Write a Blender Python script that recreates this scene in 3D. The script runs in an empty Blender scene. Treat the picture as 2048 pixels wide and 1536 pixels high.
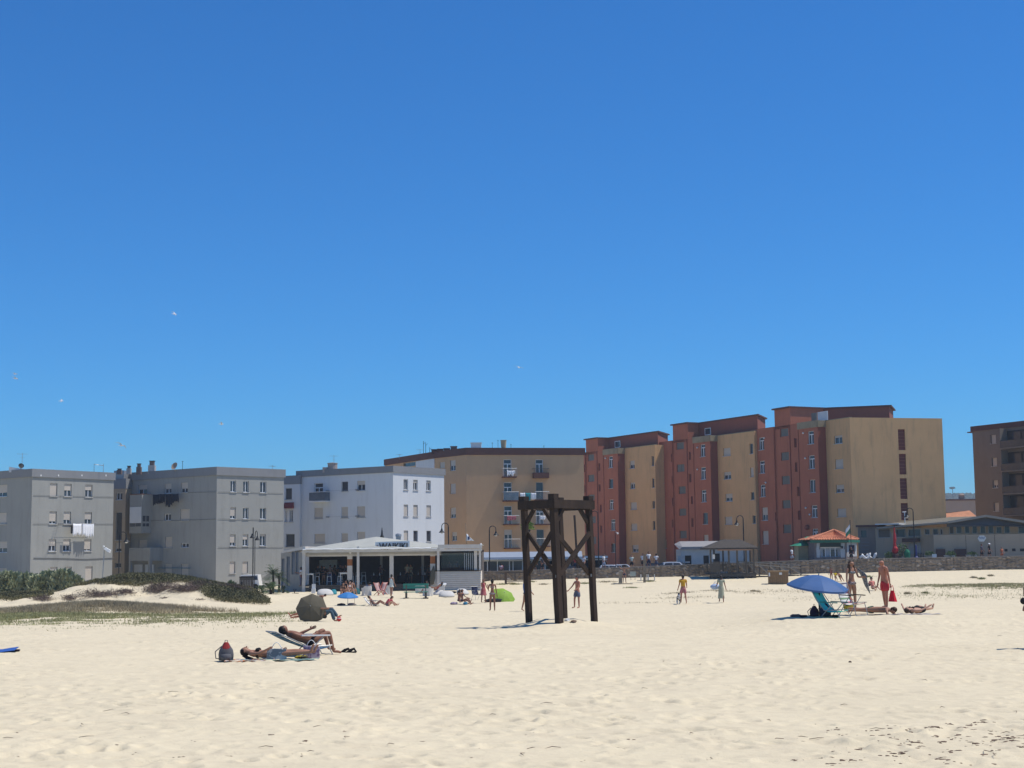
import bpy, math, random
import numpy as np
from mathutils import Vector, Matrix, noise
random.seed(7); rng = np.random.default_rng(7)
S = bpy.context.scene
COL = S.collection
R = math.radians

# ------------------------------------------------------------------ camera
F_PX = 3000.0
CAM = Vector((0, 0, 3.3))
PITCH = math.atan(337.0 / F_PX); ROLL = -0.0107
cd = bpy.data.cameras.new('camera'); cam = bpy.data.objects.new('camera', cd); COL.objects.link(cam)
cd.sensor_width = 36; cd.lens = F_PX / 2048 * 36; cd.clip_end = 9000; cd.clip_start = 0.5
CM = Matrix.Rotation(math.pi / 2 + PITCH, 3, 'X') @ Matrix.Rotation(ROLL, 3, 'Z')
cam.matrix_world = Matrix.Translation(CAM) @ CM.to_4x4()
S.camera = cam

# ------------------------------------------------------------------ sky, sun, exposure
SUN_EL, SUN_AZ = R(63), R(5)           # azimuth measured from +X (right of frame) towards +Y (away)
sv = Vector((math.cos(SUN_EL) * math.cos(SUN_AZ), math.cos(SUN_EL) * math.sin(SUN_AZ), math.sin(SUN_EL)))
w = bpy.data.worlds.new('World'); S.world = w; w.use_nodes = True
nt = w.node_tree; nt.nodes.clear()
sky = nt.nodes.new('ShaderNodeTexSky'); sky.sky_type = 'NISHITA'; sky.sun_disc = False
sky.sun_elevation = SUN_EL; sky.sun_rotation = math.pi / 2 - SUN_AZ
sky.air_density = 1.0; sky.dust_density = 0.0; sky.ozone_density = 2.5; sky.altitude = 0
hs = nt.nodes.new('ShaderNodeGamma'); hs.inputs['Gamma'].default_value = 1.0
mx = nt.nodes.new('ShaderNodeMix'); mx.data_type = 'RGBA'; mx.blend_type = 'MULTIPLY'; mx.inputs['Factor'].default_value = 1.0
mx.inputs['B'].default_value = (0.205, 0.74, 1.32, 1)
bg = nt.nodes.new('ShaderNodeBackground'); bg.inputs['Strength'].default_value = 0.095
wo = nt.nodes.new('ShaderNodeOutputWorld')
nt.links.new(sky.outputs[0], hs.inputs[0]); nt.links.new(hs.outputs[0], mx.inputs['A'])
nt.links.new(mx.outputs['Result'], bg.inputs[0]); nt.links.new(bg.outputs[0], wo.inputs[0])
sl = bpy.data.lights.new('sun', 'SUN'); sl.energy = 4.5; sl.angle = R(0.5); sl.color = (1.0, 0.95, 0.865)
so = bpy.data.objects.new('sun', sl); COL.objects.link(so)
so.rotation_euler = sv.to_track_quat('Z', 'Y').to_euler(); so.location = (60, 0, 90)
vs = S.view_settings; S.display_settings.display_device = 'sRGB'
vs.view_transform = 'Standard'; vs.look = 'None'; vs.exposure = 0.0; vs.gamma = 1.0; vs.use_curve_mapping = False
S.cycles.max_bounces = 6; S.cycles.diffuse_bounces = 3; S.cycles.use_denoising = True

# ------------------------------------------------------------------ pixel <-> place helpers (photograph is 2048 x 1536)
def ray(x, y):
    v = CM @ Vector(((x - 1024) / F_PX, -(y - 768) / F_PX, -1))
    return v / v.y
def at(x, y, d):
    return CAM + ray(x, y) * d
def hor(x): return 1105 - 0.0107 * (x - 1024)
def col_x(x, d): return at(x, hor(x), d).x

def sm(a, b, t):
    t = np.clip((t - a) / (b - a), 0, 1); return t * t * (3 - 2 * t)
def gau(X, Y, cx, cy, sx, sy, p=2.0):
    return np.exp(-(np.abs((X - cx) / sx) ** p + np.abs((Y - cy) / sy) ** p))
def vnoise(X, Y, s, seed=0):
    """cheap smooth value noise"""
    x = X / s + seed * 17.3; y = Y / s + seed * 9.1
    xi = np.floor(x).astype(np.int64); yi = np.floor(y).astype(np.int64)
    fx = x - xi; fy = y - yi; fx = fx * fx * (3 - 2 * fx); fy = fy * fy * (3 - 2 * fy)
    def h(a, b):
        n = (a * 374761393 + b * 668265263 + seed * 1442695) & 0x7fffffff
        n = ((n ^ (n >> 13)) * 1274126177) & 0x7fffffff
        return ((n ^ (n >> 16)) & 0xffff) / 65535.0 * 2 - 1
    return (h(xi, yi) * (1 - fx) * (1 - fy) + h(xi + 1, yi) * fx * (1 - fy) + h(xi, yi + 1) * (1 - fx) * fy + h(xi + 1, yi + 1) * fx * fy)

def prom(X):
    return np.interp(X, [-3, 12, 18.8, 27, 33.8, 51], [1.0, 1.3, 1.5, 1.72, 1.85, 1.98])
WALL_Y = 150.0
def G(X, Y):
    X = np.asarray(X, dtype=float); Y = np.asarray(Y, dtype=float)
    g = np.interp(Y, [-40, 34, 45, 55, 75, 90, 100, 120, 137, 400], [1.1, 1.1, .96, .8, .35, .05, -.1, .05, 0.0, 0.0])
    px = X / np.maximum(Y, 1) * 3000 + 1024
    # right-hand beach stays high a little longer
    g = g + .30 * sm(1380, 1620, px) * sm(40, 50, Y) * (1 - sm(56, 80, Y))
    # sand banked against the retaining wall
    rise = (0.55 + 0.55 * np.clip((X + 2) / 50, 0, 1))
    g = g + rise * sm(135, 149, Y) * sm(-5.5, -2, X) * (1 - sm(150.1, 150.3, Y))
    # low vegetated hummock on the right
    g = g + .35 * gau(px, Y, 1950, 118, 330, 9) + .22 * gau(px, Y, 1420, 118, 110, 7)
    # promenade level behind the wall
    g = g + (prom(X) - .85 * sm(156.4, 157, Y)) * sm(150.1, 150.3, Y) * sm(-3.6, -3.2, X)
    # dunes on the left
    g = g + 1.65 * gau(X, Y, -28.0, 117, 5.4, 7.0, 2.6) + .95 * gau(X, Y, -21.4, 110, 3.4, 5.5)
    g = g + .5 * gau(X, Y, -38, 114, 7.5, 7) + .58 * gau(X, Y, -23.8, 86, 4.4, 4.0) + .25 * gau(X, Y, -18, 92, 4, 5)
    n = vnoise(X, Y, 7, 1) * .07 + vnoise(X, Y, 2.6, 2) * .035
    g = g + n * (0.35 + 0.65 * sm(58, 80, Y)) * (1 - sm(128, 134, Y))
    dn = gau(X, Y, -29, 110, 10, 8)
    g = g + dn * (vnoise(X, Y, 1.7, 5) * .26 + vnoise(X, Y, .7, 6) * .1)
    # scoured mound at the foot of the wooden tower
    g = g + .22 * gau(X, Y, 1.7, 48.6, 1.7, 1.5, 3) * (1 + .4 * vnoise(X, Y, .5, 8))
    return g
def Gs(x, y): return float(G(x, y))
def hit(x, y, dmax=200):
    r = ray(x, y); ds = np.arange(12, dmax, .1)
    z = CAM.z + r.z * ds; g = G(CAM.x + r.x * ds, ds)
    i = np.argmax(z <= g)
    if z[i] > g[i]: i = len(ds) - 1
    d = ds[i]; return Vector((r.x * d, d, float(g[i])))
def gx(x, d):
    X = col_x(x, d); return Vector((X, d, Gs(X, d)))

# ------------------------------------------------------------------ materials
MATS = {}
def M(name, col, rough=.8, var=.12, scale=2.0, bump=0.0, bscale=20., metal=0., stretch=None, emit=None, trans=None, spec=.3):
    if name in MATS: return MATS[name]
    m = bpy.data.materials.new(name); m.use_nodes = True; n = m.node_tree.nodes; l = m.node_tree.links
    b = n['Principled BSDF']; b.inputs['Roughness'].default_value = rough; b.inputs['Metallic'].default_value = metal
    b.inputs['Specular IOR Level'].default_value = spec
    tc = n.new('ShaderNodeTexCoord'); mp = n.new('ShaderNodeMapping')
    l.new(tc.outputs['Object'], mp.inputs['Vector'])
    if stretch: mp.inputs['Scale'].default_value = stretch
    nz = n.new('ShaderNodeTexNoise'); nz.inputs['Scale'].default_value = scale; nz.inputs['Detail'].default_value = 6; nz.inputs['Roughness'].default_value = .65
    l.new(mp.outputs[0], nz.inputs['Vector'])
    rp = n.new('ShaderNodeValToRGB'); c = Vector(col)
    rp.color_ramp.elements[0].position = .3; rp.color_ramp.elements[1].position = .7
    rp.color_ramp.elements[0].color = (*(c * (1 - var)), 1); rp.color_ramp.elements[1].color = (*[min(1, k * (1 + var)) for k in c], 1)
    l.new(nz.outputs['Fac'], rp.inputs['Fac']); l.new(rp.outputs[0], b.inputs['Base Color'])
    if bump:
        n2 = n.new('ShaderNodeTexNoise'); n2.inputs['Scale'].default_value = bscale; n2.inputs['Detail'].default_value = 4
        l.new(tc.outputs['Object'], n2.inputs['Vector'])
        bp = n.new('ShaderNodeBump'); bp.inputs['Strength'].default_value = bump; bp.inputs['Distance'].default_value = .03
        l.new(n2.outputs['Fac'], bp.inputs['Height']); l.new(bp.outputs[0], b.inputs['Normal'])
    if trans:
        b.inputs['Alpha'].default_value = trans
    MATS[name] = m; return m

def plaster(name, col, stain=(.25, .24, .22), amt=.35, var=.06):
    """rendered wall: faint patches, vertical runs of weathering"""
    if name in MATS: return MATS[name]
    m = M(name, col, .9, var, .35, .25, 6.)
    n = m.node_tree.nodes; l = m.node_tree.links; b = n['Principled BSDF']
    src = b.inputs['Base Color'].links[0].from_socket
    tc = n.new('ShaderNodeTexCoord'); mp = n.new('ShaderNodeMapping'); mp.inputs['Scale'].default_value = (1.1, 1.1, .16)
    nz = n.new('ShaderNodeTexNoise'); nz.inputs['Scale'].default_value = 1.4; nz.inputs['Detail'].default_value = 9; nz.inputs['Roughness'].default_value = .72
    l.new(tc.outputs['Object'], mp.inputs[0]); l.new(mp.outputs[0], nz.inputs['Vector'])
    rp = n.new('ShaderNodeValToRGB'); rp.color_ramp.elements[0].position = .5; rp.color_ramp.elements[1].position = .78
    rp.color_ramp.elements[0].color = (0, 0, 0, 1); rp.color_ramp.elements[1].color = (amt, amt, amt, 1)
    l.new(nz.outputs['Fac'], rp.inputs['Fac'])
    mx = n.new('ShaderNodeMix'); mx.data_type = 'RGBA'; mx.inputs['B'].default_value = (*stain, 1)
    l.new(rp.outputs[0], mx.inputs['Factor']); l.new(src, mx.inputs['A']); l.new(mx.outputs['Result'], b.inputs['Base Color'])
    return m

def glassy(name, col, rough=.12):
    if name in MATS: return MATS[name]
    m = M(name, col, rough, .3, .8, spec=.5); return m

# ------------------------------------------------------------------ mesh builder
ORG = {}
class MB:
    def __init__(s): s.v = []; s.f = []; s.smooth = False; s.mi = []; s.cm = 0
    def add(s, vs, fs):
        o = len(s.v); s.v += [tuple(q) for q in vs]; s.f += [tuple(i + o for i in f) for f in fs]; s.mi += [s.cm] * len(fs); return s
    def hexa(s, p):  # p: 8 pts, bottom 4 ccw then top 4
        return s.add(p, [(3, 2, 1, 0), (4, 5, 6, 7), (0, 1, 5, 4), (1, 2, 6, 5), (2, 3, 7, 6), (3, 0, 4, 7)])
    def box(s, x0, x1, y0, y1, z0, z1):
        return s.hexa([(x0, y0, z0), (x1, y0, z0), (x1, y1, z0), (x0, y1, z0), (x0, y0, z1), (x1, y0, z1), (x1, y1, z1), (x0, y1, z1)])
    def cbox(s, c, sx, sy, sz, rz=0):
        c = Vector(c); m = Matrix.Rotation(rz, 3, 'Z')
        pts = [c + m @ Vector((a * sx / 2, b * sy / 2, k)) for k in (0, sz) for a, b in ((-1, -1), (1, -1), (1, 1), (-1, 1))]
        return s.hexa(pts)
    def bar(s, p, q, wx, wy=None, up=None):
        """rectangular bar from p to q"""
        p = Vector(p); q = Vector(q); wy = wy or wx; d = (q - p).normalized()
        up = Vector(up) if up else (Vector((0, 0, 1)) if abs(d.z) < .9 else Vector((0, 1, 0)))
        a = d.cross(up).normalized() * wx / 2; b = a.cross(d).normalized() * wy / 2
        return s.hexa([p - a - b, p + a - b, p + a + b, p - a + b, q - a - b, q + a - b, q + a + b, q - a + b])
    def tube(s, pts, r, n=8, cap=True, closed=False):
        pts = [Vector(p) for p in pts]; rs = r if isinstance(r, (list, tuple)) else [r] * len(pts); o = len(s.v); rings = []
        pa = None
        for i, p in enumerate(pts):
            d = (pts[min(i + 1, len(pts) - 1)] - pts[max(i - 1, 0)]).normalized()
            if pa is None: pa = d.orthogonal().normalized()
            a = (pa - d * pa.dot(d))
            a = a.normalized() if a.length > 1e-5 else d.orthogonal().normalized()
            pa = a; b = d.cross(a)
            rings.append([p + (a * math.cos(2 * math.pi * k / n) + b * math.sin(2 * math.pi * k / n)) * rs[i] for k in range(n)])
        vs = [q for rg in rings for q in rg]; fs = []
        for i in range(len(pts) - 1):
            for k in range(n):
                k2 = (k + 1) % n; fs.append((i * n + k, i * n + k2, (i + 1) * n + k2, (i + 1) * n + k))
        if cap: fs += [tuple(reversed(range(n))), tuple((len(pts) - 1) * n + k for k in range(n))]
        return s.add(vs, fs)
    def lathe(s, prof, c=(0, 0, 0), n=14, axis=None):
        """prof: [(r,z)...] about vertical axis through c"""
        c = Vector(c); vs = []; fs = []
        mt = axis if axis else Matrix.Identity(3)
        for r, z in prof:
            for k in range(n):
                t = 2 * math.pi * k / n; vs.append(c + mt @ Vector((r * math.cos(t), r * math.sin(t), z)))
        for i in range(len(prof) - 1):
            for k in range(n):
                k2 = (k + 1) % n; fs.append((i * n + k, i * n + k2, (i + 1) * n + k2, (i + 1) * n + k))
        if prof[0][0] > 1e-4: fs.append(tuple(reversed(range(n))))
        if prof[-1][0] > 1e-4: fs.append(tuple((len(prof) - 1) * n + k for k in range(n)))
        return s.add(vs, fs)
    def ball(s, c, r, sx=1, sy=1, sz=1, n=10, m=6, jit=0):
        c = Vector(c); vs = [c + Vector((0, 0, -r * sz))]; fs = []
        for i in range(1, m):
            a = math.pi * i / m
            for k in range(n):
                t = 2 * math.pi * k / n; j = 1 + random.uniform(-jit, jit)
                vs.append(c + Vector((math.sin(a) * math.cos(t) * r * sx * j, math.sin(a) * math.sin(t) * r * sy * j, -math.cos(a) * r * sz * j)))
        vs.append(c + Vector((0, 0, r * sz))); L = len(vs) - 1
        for k in range(n):
            k2 = (k + 1) % n; fs.append((0, 1 + k2, 1 + k)); fs.append((L, L - n + k, L - n + k2))
            for i in range(m - 2): fs.append((1 + i * n + k, 1 + i * n + k2, 1 + (i + 1) * n + k2, 1 + (i + 1) * n + k))
        return s.add(vs, fs)
    def poly(s, pts, z0, z1):
        n = len(pts); vs = [(p[0], p[1], z0) for p in pts] + [(p[0], p[1], z1) for p in pts]
        fs = [tuple(reversed(range(n))), tuple(range(n, 2 * n))] + [(i, (i + 1) % n, n + (i + 1) % n, n + i) for i in range(n)]
        return s.add(vs, fs)
    def sheet(s, grid, th=0.0):
        """grid[i][j] points; th gives it a back"""
        ni = len(grid); nj = len(grid[0]); g = [Vector(p) for row in grid for p in row]; fs = []
        for i in range(ni - 1):
            for j in range(nj - 1): fs.append((i * nj + j, i * nj + j + 1, (i + 1) * nj + j + 1, (i + 1) * nj + j))
        if th:
            nrm = (g[1] - g[0]).cross(g[nj] - g[0]).normalized() * th; N = len(g)
            g2 = [q - nrm for q in g]; fs2 = [tuple(reversed([k + N for k in f])) for f in fs]
            per = [j for j in range(nj)] + [i * nj + nj - 1 for i in range(1, ni)] + [(ni - 1) * nj + j for j in range(nj - 2, -1, -1)] + [i * nj for i in range(ni - 2, 0, -1)]
            fs3 = [(per[k], per[(k + 1) % len(per)], per[(k + 1) % len(per)] + N, per[k] + N) for k in range(len(per))]
            return s.add(g + g2, fs + fs2 + [tuple(reversed(f)) for f in fs3])
        return s.add(g, fs)
    def build(s, name, mat, parent=None, world=False, smooth=False):
        me = bpy.data.meshes.new(name)
        v = s.v
        if world and parent is not None:
            o = ORG.get(parent.name, Vector((0, 0, 0))); v = [(a - o.x, b - o.y, c - o.z) for a, b, c in v]
        me.from_pydata([tuple(q) for q in v], [], s.f)
        ms = mat if isinstance(mat, (list, tuple)) else [mat]
        for m in ms: me.materials.append(m)
        if len(ms) > 1: me.polygons.foreach_set('material_index', s.mi)
        if smooth: me.polygons.foreach_set('use_smooth', [True] * len(me.polygons))
        me.update()
        ob = bpy.data.objects.new(name, me); COL.objects.link(ob)
        if parent is not None:
            ob.parent = parent; ORG[ob.name] = ORG.get(parent.name, Vector((0, 0, 0)))
        return ob

def thing(name, label, cat, loc=(0, 0, 0), rz=0, group=None):
    o = bpy.data.objects.new(name, None); COL.objects.link(o); o.empty_display_size = .2
    o.location = loc; o.rotation_euler = (0, 0, rz); ORG[o.name] = Vector(loc)
    o['label'] = label; o['category'] = cat
    if group: o['group'] = group
    return o
def tag(o, label, cat, group=None):
    o['label'] = label; o['category'] = cat
    if group: o['group'] = group
    return o
def center(o):
    """put a one-mesh thing's origin at its base"""
    me = o.data; n = len(me.vertices); a = np.empty(n * 3); me.vertices.foreach_get('co', a); a = a.reshape(-1, 3)
    c = np.array([(a[:, 0].min() + a[:, 0].max()) / 2, (a[:, 1].min() + a[:, 1].max()) / 2, a[:, 2].min()])
    me.vertices.foreach_set('co', (a - c).ravel()); o.location = c; me.update(); return o
def struct(o): o['kind'] = 'structure'; return o
def stuff(o): o['kind'] = 'stuff'; return o
def dup(root, loc, rz=None, label=None, group=None):
    def cp(o, par):
        c = o.copy(); COL.objects.link(c)
        if par: c.parent = par
        for ch in list(o.children): cp(ch, c)
        return c
    r = cp(root, None); r.location = loc
    if rz is not None: r.rotation_euler = (0, 0, rz)
    if label: r['label'] = label
    if group: r['group'] = group
    return r

def tris(name, mat, P, D, Wd, parent=None, quad=False):
    """leaf/blade soup: base P, tip vector D, half width vector Wd (numpy n x 3)"""
    n = len(P)
    if quad: V = np.stack([P - Wd * .4, P + D * .45 - Wd, P + D, P + D * .45 + Wd], 1); k = 4
    else: V = np.stack([P - Wd, P + Wd, P + D], 1); k = 3
    V = V.reshape(-1, 3); me = bpy.data.meshes.new(name)
    me.vertices.add(n * k); me.vertices.foreach_set('co', V.ravel())
    me.loops.add(n * k); me.loops.foreach_set('vertex_index', np.arange(n * k))
    me.polygons.add(n); me.polygons.foreach_set('loop_start', np.arange(n) * k); me.polygons.foreach_set('loop_total', np.full(n, k))
    me.materials.append(mat); me.update(calc_edges=True)
    o = bpy.data.objects.new(name, me); COL.objects.link(o)
    if parent is not None: o.parent = parent; ORG[o.name] = ORG.get(parent.name, Vector((0, 0, 0)))
    return o

# ------------------------------------------------------------------ shared materials
WHITE = M('white_paint', (.72, .72, .70), .5, .05)
FRAME = M('white_frame', (.70, .71, .72), .4, .03)
GLASS = glassy('dark_glass', (.05, .055, .065))
GLASSB = glassy('bluish_glass', (.09, .12, .16), .15)
SHUT = M('roller_shutter', (.50, .45, .39), .6, .05, 1.)
SHUTW = M('white_shutter', (.62, .63, .64), .6, .04, 1.)
DARKM = M('dark_metal', (.018, .02, .022), .5, .1, metal=.3)
GREYM = M('grey_metal', (.32, .33, .34), .45, .08, metal=.4)
BLACK = M('black_fabric', (.012, .012, .014), .85, .2)
LOUV = M('grey_green_louvre', (.17, .17, .155), .6, .1, 3)
MAROON = M('maroon_paint', (.16, .05, .042), .8, .1, .8)
DKMAROON = M('dark_maroon_band', (.11, .055, .048), .85, .12, .7)
BANDG = plaster('grey_blue_band', (.22, .225, .235), (.13, .13, .13), .3)
GREYW = plaster('pale_grey_render', (.30, .30, .28), (.17, .165, .15), .5)
BEIGEG = plaster('ochre_grey_render', (.40, .315, .225), (.24, .2, .16), .3)
WHITEW = plaster('white_render', (.59, .61, .63), (.42, .42, .42), .4, .03)
BEIGE = plaster('tan_render', (.53, .335, .19), (.28, .2, .15), .22, .05)
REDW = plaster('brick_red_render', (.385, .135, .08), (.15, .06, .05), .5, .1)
REDD = plaster('deep_shade_red_render', (.24, .082, .058), (.12, .05, .05), .3, .08)  # darker copy of the brick red, also paints shade on return walls
YEL = plaster('mustard_render', (.60, .365, .18), (.22, .18, .11), .55, .06)
CONC = plaster('mossy_concrete', (.29, .24, .16), (.10, .11, .07), .6, .25)
BROWNW = plaster('brown_render', (.20, .165, .135), (.12, .09, .06), .3, .08)
WOOD = M('dark_wood', (.032, .019, .012), .75, .45, 3, .5, 14., stretch=(1, 1, .18))
WOODG = M('weathered_wood', (.10, .085, .068), .85, .25, 4, .4, 20.)
WOODL = M('pale_wood', (.32, .22, .13), .8, .2, 4)
# ------------------------------------------------------------------ sand
def sand_material():
    m = M('beach_sand', (.66, .57, .395), .95, .045, .35, spec=.1)
    n = m.node_tree.nodes; l = m.node_tree.links; b = n['Principled BSDF']
    src = b.inputs['Base Color'].links[0].from_socket
    tc = n.new('ShaderNodeTexCoord')
    def nz(sc, det, mapsc=(1, 1, 1)):
        mp = n.new('ShaderNodeMapping'); mp.inputs['Scale'].default_value = mapsc; l.new(tc.outputs['Object'], mp.inputs[0])
        t = n.new('ShaderNodeTexNoise'); t.inputs['Scale'].default_value = sc; t.inputs['Detail'].default_value = det; t.inputs['Roughness'].default_value = .7
        l.new(mp.outputs[0], t.inputs['Vector']); return t
    # greyer, pinker patches
    a = nz(2.4, 7, (.8, 1.3, 1)); rp = n.new('ShaderNodeValToRGB'); rp.color_ramp.elements[0].position = .46; rp.color_ramp.elements[1].position = .7
    rp.color_ramp.elements[0].color = (0, 0, 0, 1); rp.color_ramp.elements[1].color = (.35, .35, .35, 1); l.new(a.outputs['Fac'], rp.inputs['Fac'])
    mx = n.new('ShaderNodeMix'); mx.data_type = 'RGBA'; mx.inputs['B'].default_value = (.47, .39, .285, 1)
    l.new(rp.outputs[0], mx.inputs['Factor']); l.new(src, mx.inputs['A'])
    # dark specks of shell and dry weed
    s = nz(7, 5); rs = n.new('ShaderNodeValToRGB'); rs.color_ramp.elements[0].position = .66; rs.color_ramp.elements[1].position = .74
    rs.color_ramp.elements[0].color = (0, 0, 0, 1); rs.color_ramp.elements[1].color = (.5, .5, .5, 1); l.new(s.outputs['Fac'], rs.inputs['Fac'])
    m2 = n.new('ShaderNodeMix'); m2.data_type = 'RGBA'; m2.inputs['B'].default_value = (.27, .20, .15, 1)
    l.new(rs.outputs[0], m2.inputs['Factor']); l.new(mx.outputs['Result'], m2.inputs['A']); l.new(m2.outputs['Result'], b.inputs['Base Color'])
    bn = nz(5, 8); bp = n.new('ShaderNodeBump'); bp.inputs['Strength'].default_value = .55; bp.inputs['Distance'].default_value = .06
    l.new(bn.outputs['Fac'], bp.inputs['Height']); l.new(bp.outputs[0], b.inputs['Normal'])
    return m
SAND = sand_material()

def pit_tile(N=360, size=12.0, count=340, seed=3):
    rg = np.random.default_rng(seed); T = np.zeros((N, N)); px = size / N
    ii = np.arange(-9, 10)
    for k in range(count):
        ci, cj = rg.integers(0, N, 2); L = rg.uniform(.10, .20); Wd = rg.uniform(.07, .12); an = rg.uniform(0, math.pi); dp = rg.uniform(.018, .05)
        for a in range(3 if rg.random() < .3 else 1):
            ia, ja = np.meshgrid(ii, ii, indexing='ij')
            x = ia * px; y = ja * px; u = x * math.cos(an) + y * math.sin(an); v = -x * math.sin(an) + y * math.cos(an)
            q = (u / L) ** 2 + (v / Wd) ** 2
            T[np.ix_((ci + ii) % N, (cj + ii) % N)] += -dp * np.exp(-q * 1.3) + dp * .38 * np.exp(-((np.sqrt(q) - 1.55) / .5) ** 2)
            ci += int(rg.integers(-14, 15)); cj += int(rg.integers(-14, 15))
    return T
TILE = pit_tile()
def sample_tile(X, Y, ang, ox, oy, sc=1.0):
    N = TILE.shape[0]; c, s = math.cos(ang), math.sin(ang)
    x = (X * c - Y * s) * sc + ox; y = (X * s + Y * c) * sc + oy; x = x / 12 * N; y = y / 12 * N
    xi = np.floor(x).astype(int); yi = np.floor(y).astype(int); fx = x - xi; fy = y - yi
    g = lambda a, b: TILE[a % N, b % N]
    return g(xi, yi) * (1 - fx) * (1 - fy) + g(xi + 1, yi) * fx * (1 - fy) + g(xi, yi + 1) * (1 - fx) * fy + g(xi + 1, yi + 1) * fx * fy
def relief(X, Y):
    h = sample_tile(X, Y, .5, 0, 0) + .8 * sample_tile(X, Y, 1.9, 5, 2, .8) + .5 * sample_tile(X, Y, 2.7, 1, 8, .55)
    h = h * (.5 + .5 * np.clip(vnoise(X, Y, 3.1, 9) + .4, 0, 1)) * (1.2 - .5 * sm(18, 40, Y))
    h = h + vnoise(X, Y, .55, 11) * .010 + vnoise(X, Y, 1.3, 12) * .012
    # churned, clotted band in the near right
    px = X / np.maximum(Y, 1) * 3000 + 1024
    ch = gau(px, Y, 1950, 17.6, 430, 1.5, 2) * np.clip(.5 + vnoise(X, Y, .7, 21), 0, 1)
    h = h + ch * (vnoise(X, Y, .26, 22) * .075 + vnoise(X, Y, .13, 23) * .04)
    # faint vehicle ruts crossing near left
    for yy, s in ((17.3, .012), (19.4, -.006)):
        h = h - .03 * np.exp(-((Y - yy - s * X * 8) / .16) ** 2) * sm(-1.0, -3.0, X)
    return h * (1 - sm(150, 152, Y))
def build_ground():
    ys = [-30, -15, -5, 2, 6, 9]; y = 10.5
    while y < 60: ys.append(y); y += max(.045, y * y / 4300 * .5)
    while y < 149.6: ys.append(y); y += max(.3, y * y / 4300 * .16)
    ys += list(np.arange(149.7, 151, .15)); y = 151.5
    while y < 6000: ys.append(y); y *= 1.05
    ys = np.array(ys)
    u = np.concatenate([np.linspace(-6, -.7, 14), np.linspace(-.62, -.36, 26)[:-1], np.linspace(-.36, .36, 620), np.linspace(.36, .62, 26)[1:], np.linspace(.7, 6, 14)])
    Y = np.repeat(ys[:, None], len(u), 1); X = u[None, :] * (np.abs(Y) + 6 * np.exp(-Y / 60.))
    Z = G(X, Y) + relief(X, Y)
    V = np.stack([X, Y, Z], -1).reshape(-1, 3); nu = len(u); nyy = len(ys)
    i = np.arange(nyy - 1)[:, None] * nu + np.arange(nu - 1)[None, :]
    F = np.stack([i, i + 1, i + nu + 1, i + nu], -1).reshape(-1, 4)
    me = bpy.data.meshes.new('sand'); me.vertices.add(len(V)); me.vertices.foreach_set('co', V.ravel())
    me.loops.add(F.size); me.loops.foreach_set('vertex_index', F.ravel()); me.polygons.add(len(F))
    me.polygons.foreach_set('loop_start', np.arange(len(F)) * 4); me.polygons.foreach_set('loop_total', np.full(len(F), 4))
    me.polygons.foreach_set('use_smooth', np.ones(len(F), bool))
    me.materials.append(SAND); me.update(calc_edges=True)
    o = bpy.data.objects.new('sand', me); COL.objects.link(o); struct(o); o['label'] = 'pale trampled beach sand with footprints'
    print('ground verts', len(V))
build_ground()

# street and promenade paving behind the wall
def pave():
    b = MB(); xs = [-3.0, 12, 18.8, 27, 33.8, 51, 110]
    for k in range(len(xs) - 1):
        x0, x1 = xs[k], xs[k + 1]; z0, z1 = float(prom(x0)) + .01, float(prom(x1)) + .01
        for ya, yb in ((150.45, 157),):
            b.hexa([(x0, ya, z0 - 1), (x1, ya, z1 - 1), (x1, yb, z1 - 1), (x0, yb, z0 - 1), (x0, ya, z0 + .02), (x1, ya, z1 + .02), (x1, yb, z1 + .02), (x0, yb, z0 + .02)])
    o = b.build('promenade_pavement', M('paving_grey', (.28, .26, .24), .85, .1, 2)); struct(o)
    b = MB()
    for k in range(len(xs) - 1):
        x0, x1 = xs[k], xs[k + 1]; z0, z1 = float(prom(x0)) - .94, float(prom(x1)) - .94
        b.hexa([(x0, 157, z0 - .5), (x1, 157, z1 - .5), (x1, 171, z1 - .5), (x0, 171, z0 - .5), (x0, 157, z0 + .12), (x1, 157, z1 + .12), (x1, 171, z1 + .12), (x0, 171, z0 + .12)])
    o = b.build('road', M('asphalt', (.055, .054, .052), .9, .15, 3)); struct(o)
pave()

# distant pine hill
def hill():
    n = 60; xs = np.linspace(-500, 1300, n); g = []
    for (y, k) in ((1400, 0.0), (1500, .62), (1620, 1.0), (1800, .9), (2100, 0)):
        g.append([(x, y + vnoise(np.array(x), np.array(y), 90, 4) * 40, 0.5 + k * (57 * float(sm(260, 420, np.array(x))) + 1.5 * float(vnoise(np.array(x), np.array(y * 1.), 60, 3)))) for x in xs])
    b = MB().sheet(g); o = b.build('hill', M('pine_covered_hill', (.05, .085, .07), .95, .35, .02), smooth=True); struct(o)
    b = MB(); o2 = []
    P = []; 
    for k in range(2600):
        x = random.uniform(330, 760); y = random.uniform(1420, 1640); r = random.uniform(4, 8)
        P.append((x, y))
    b = MB()
    for x, y in P:
        t = (y - 1400) / 220; zz = .5 + min(1, t if t < .46 else (t - .46) * .7 + .62) * 57 * float(sm(260, 420, np.array(x)))
        b.lathe([(random.uniform(4, 7), zz - 1), (random.uniform(2.5, 4), zz + 3), (0.01, zz + 5)], (x, y, 0), 5)
    o = b.build('pine_wood', M('pine_crowns', (.035, .06, .045), .95, .3, .05)); stuff(o); o['label'] = 'hazy pine wood covering the distant hill'; o['category'] = 'wood'
hill()

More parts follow.
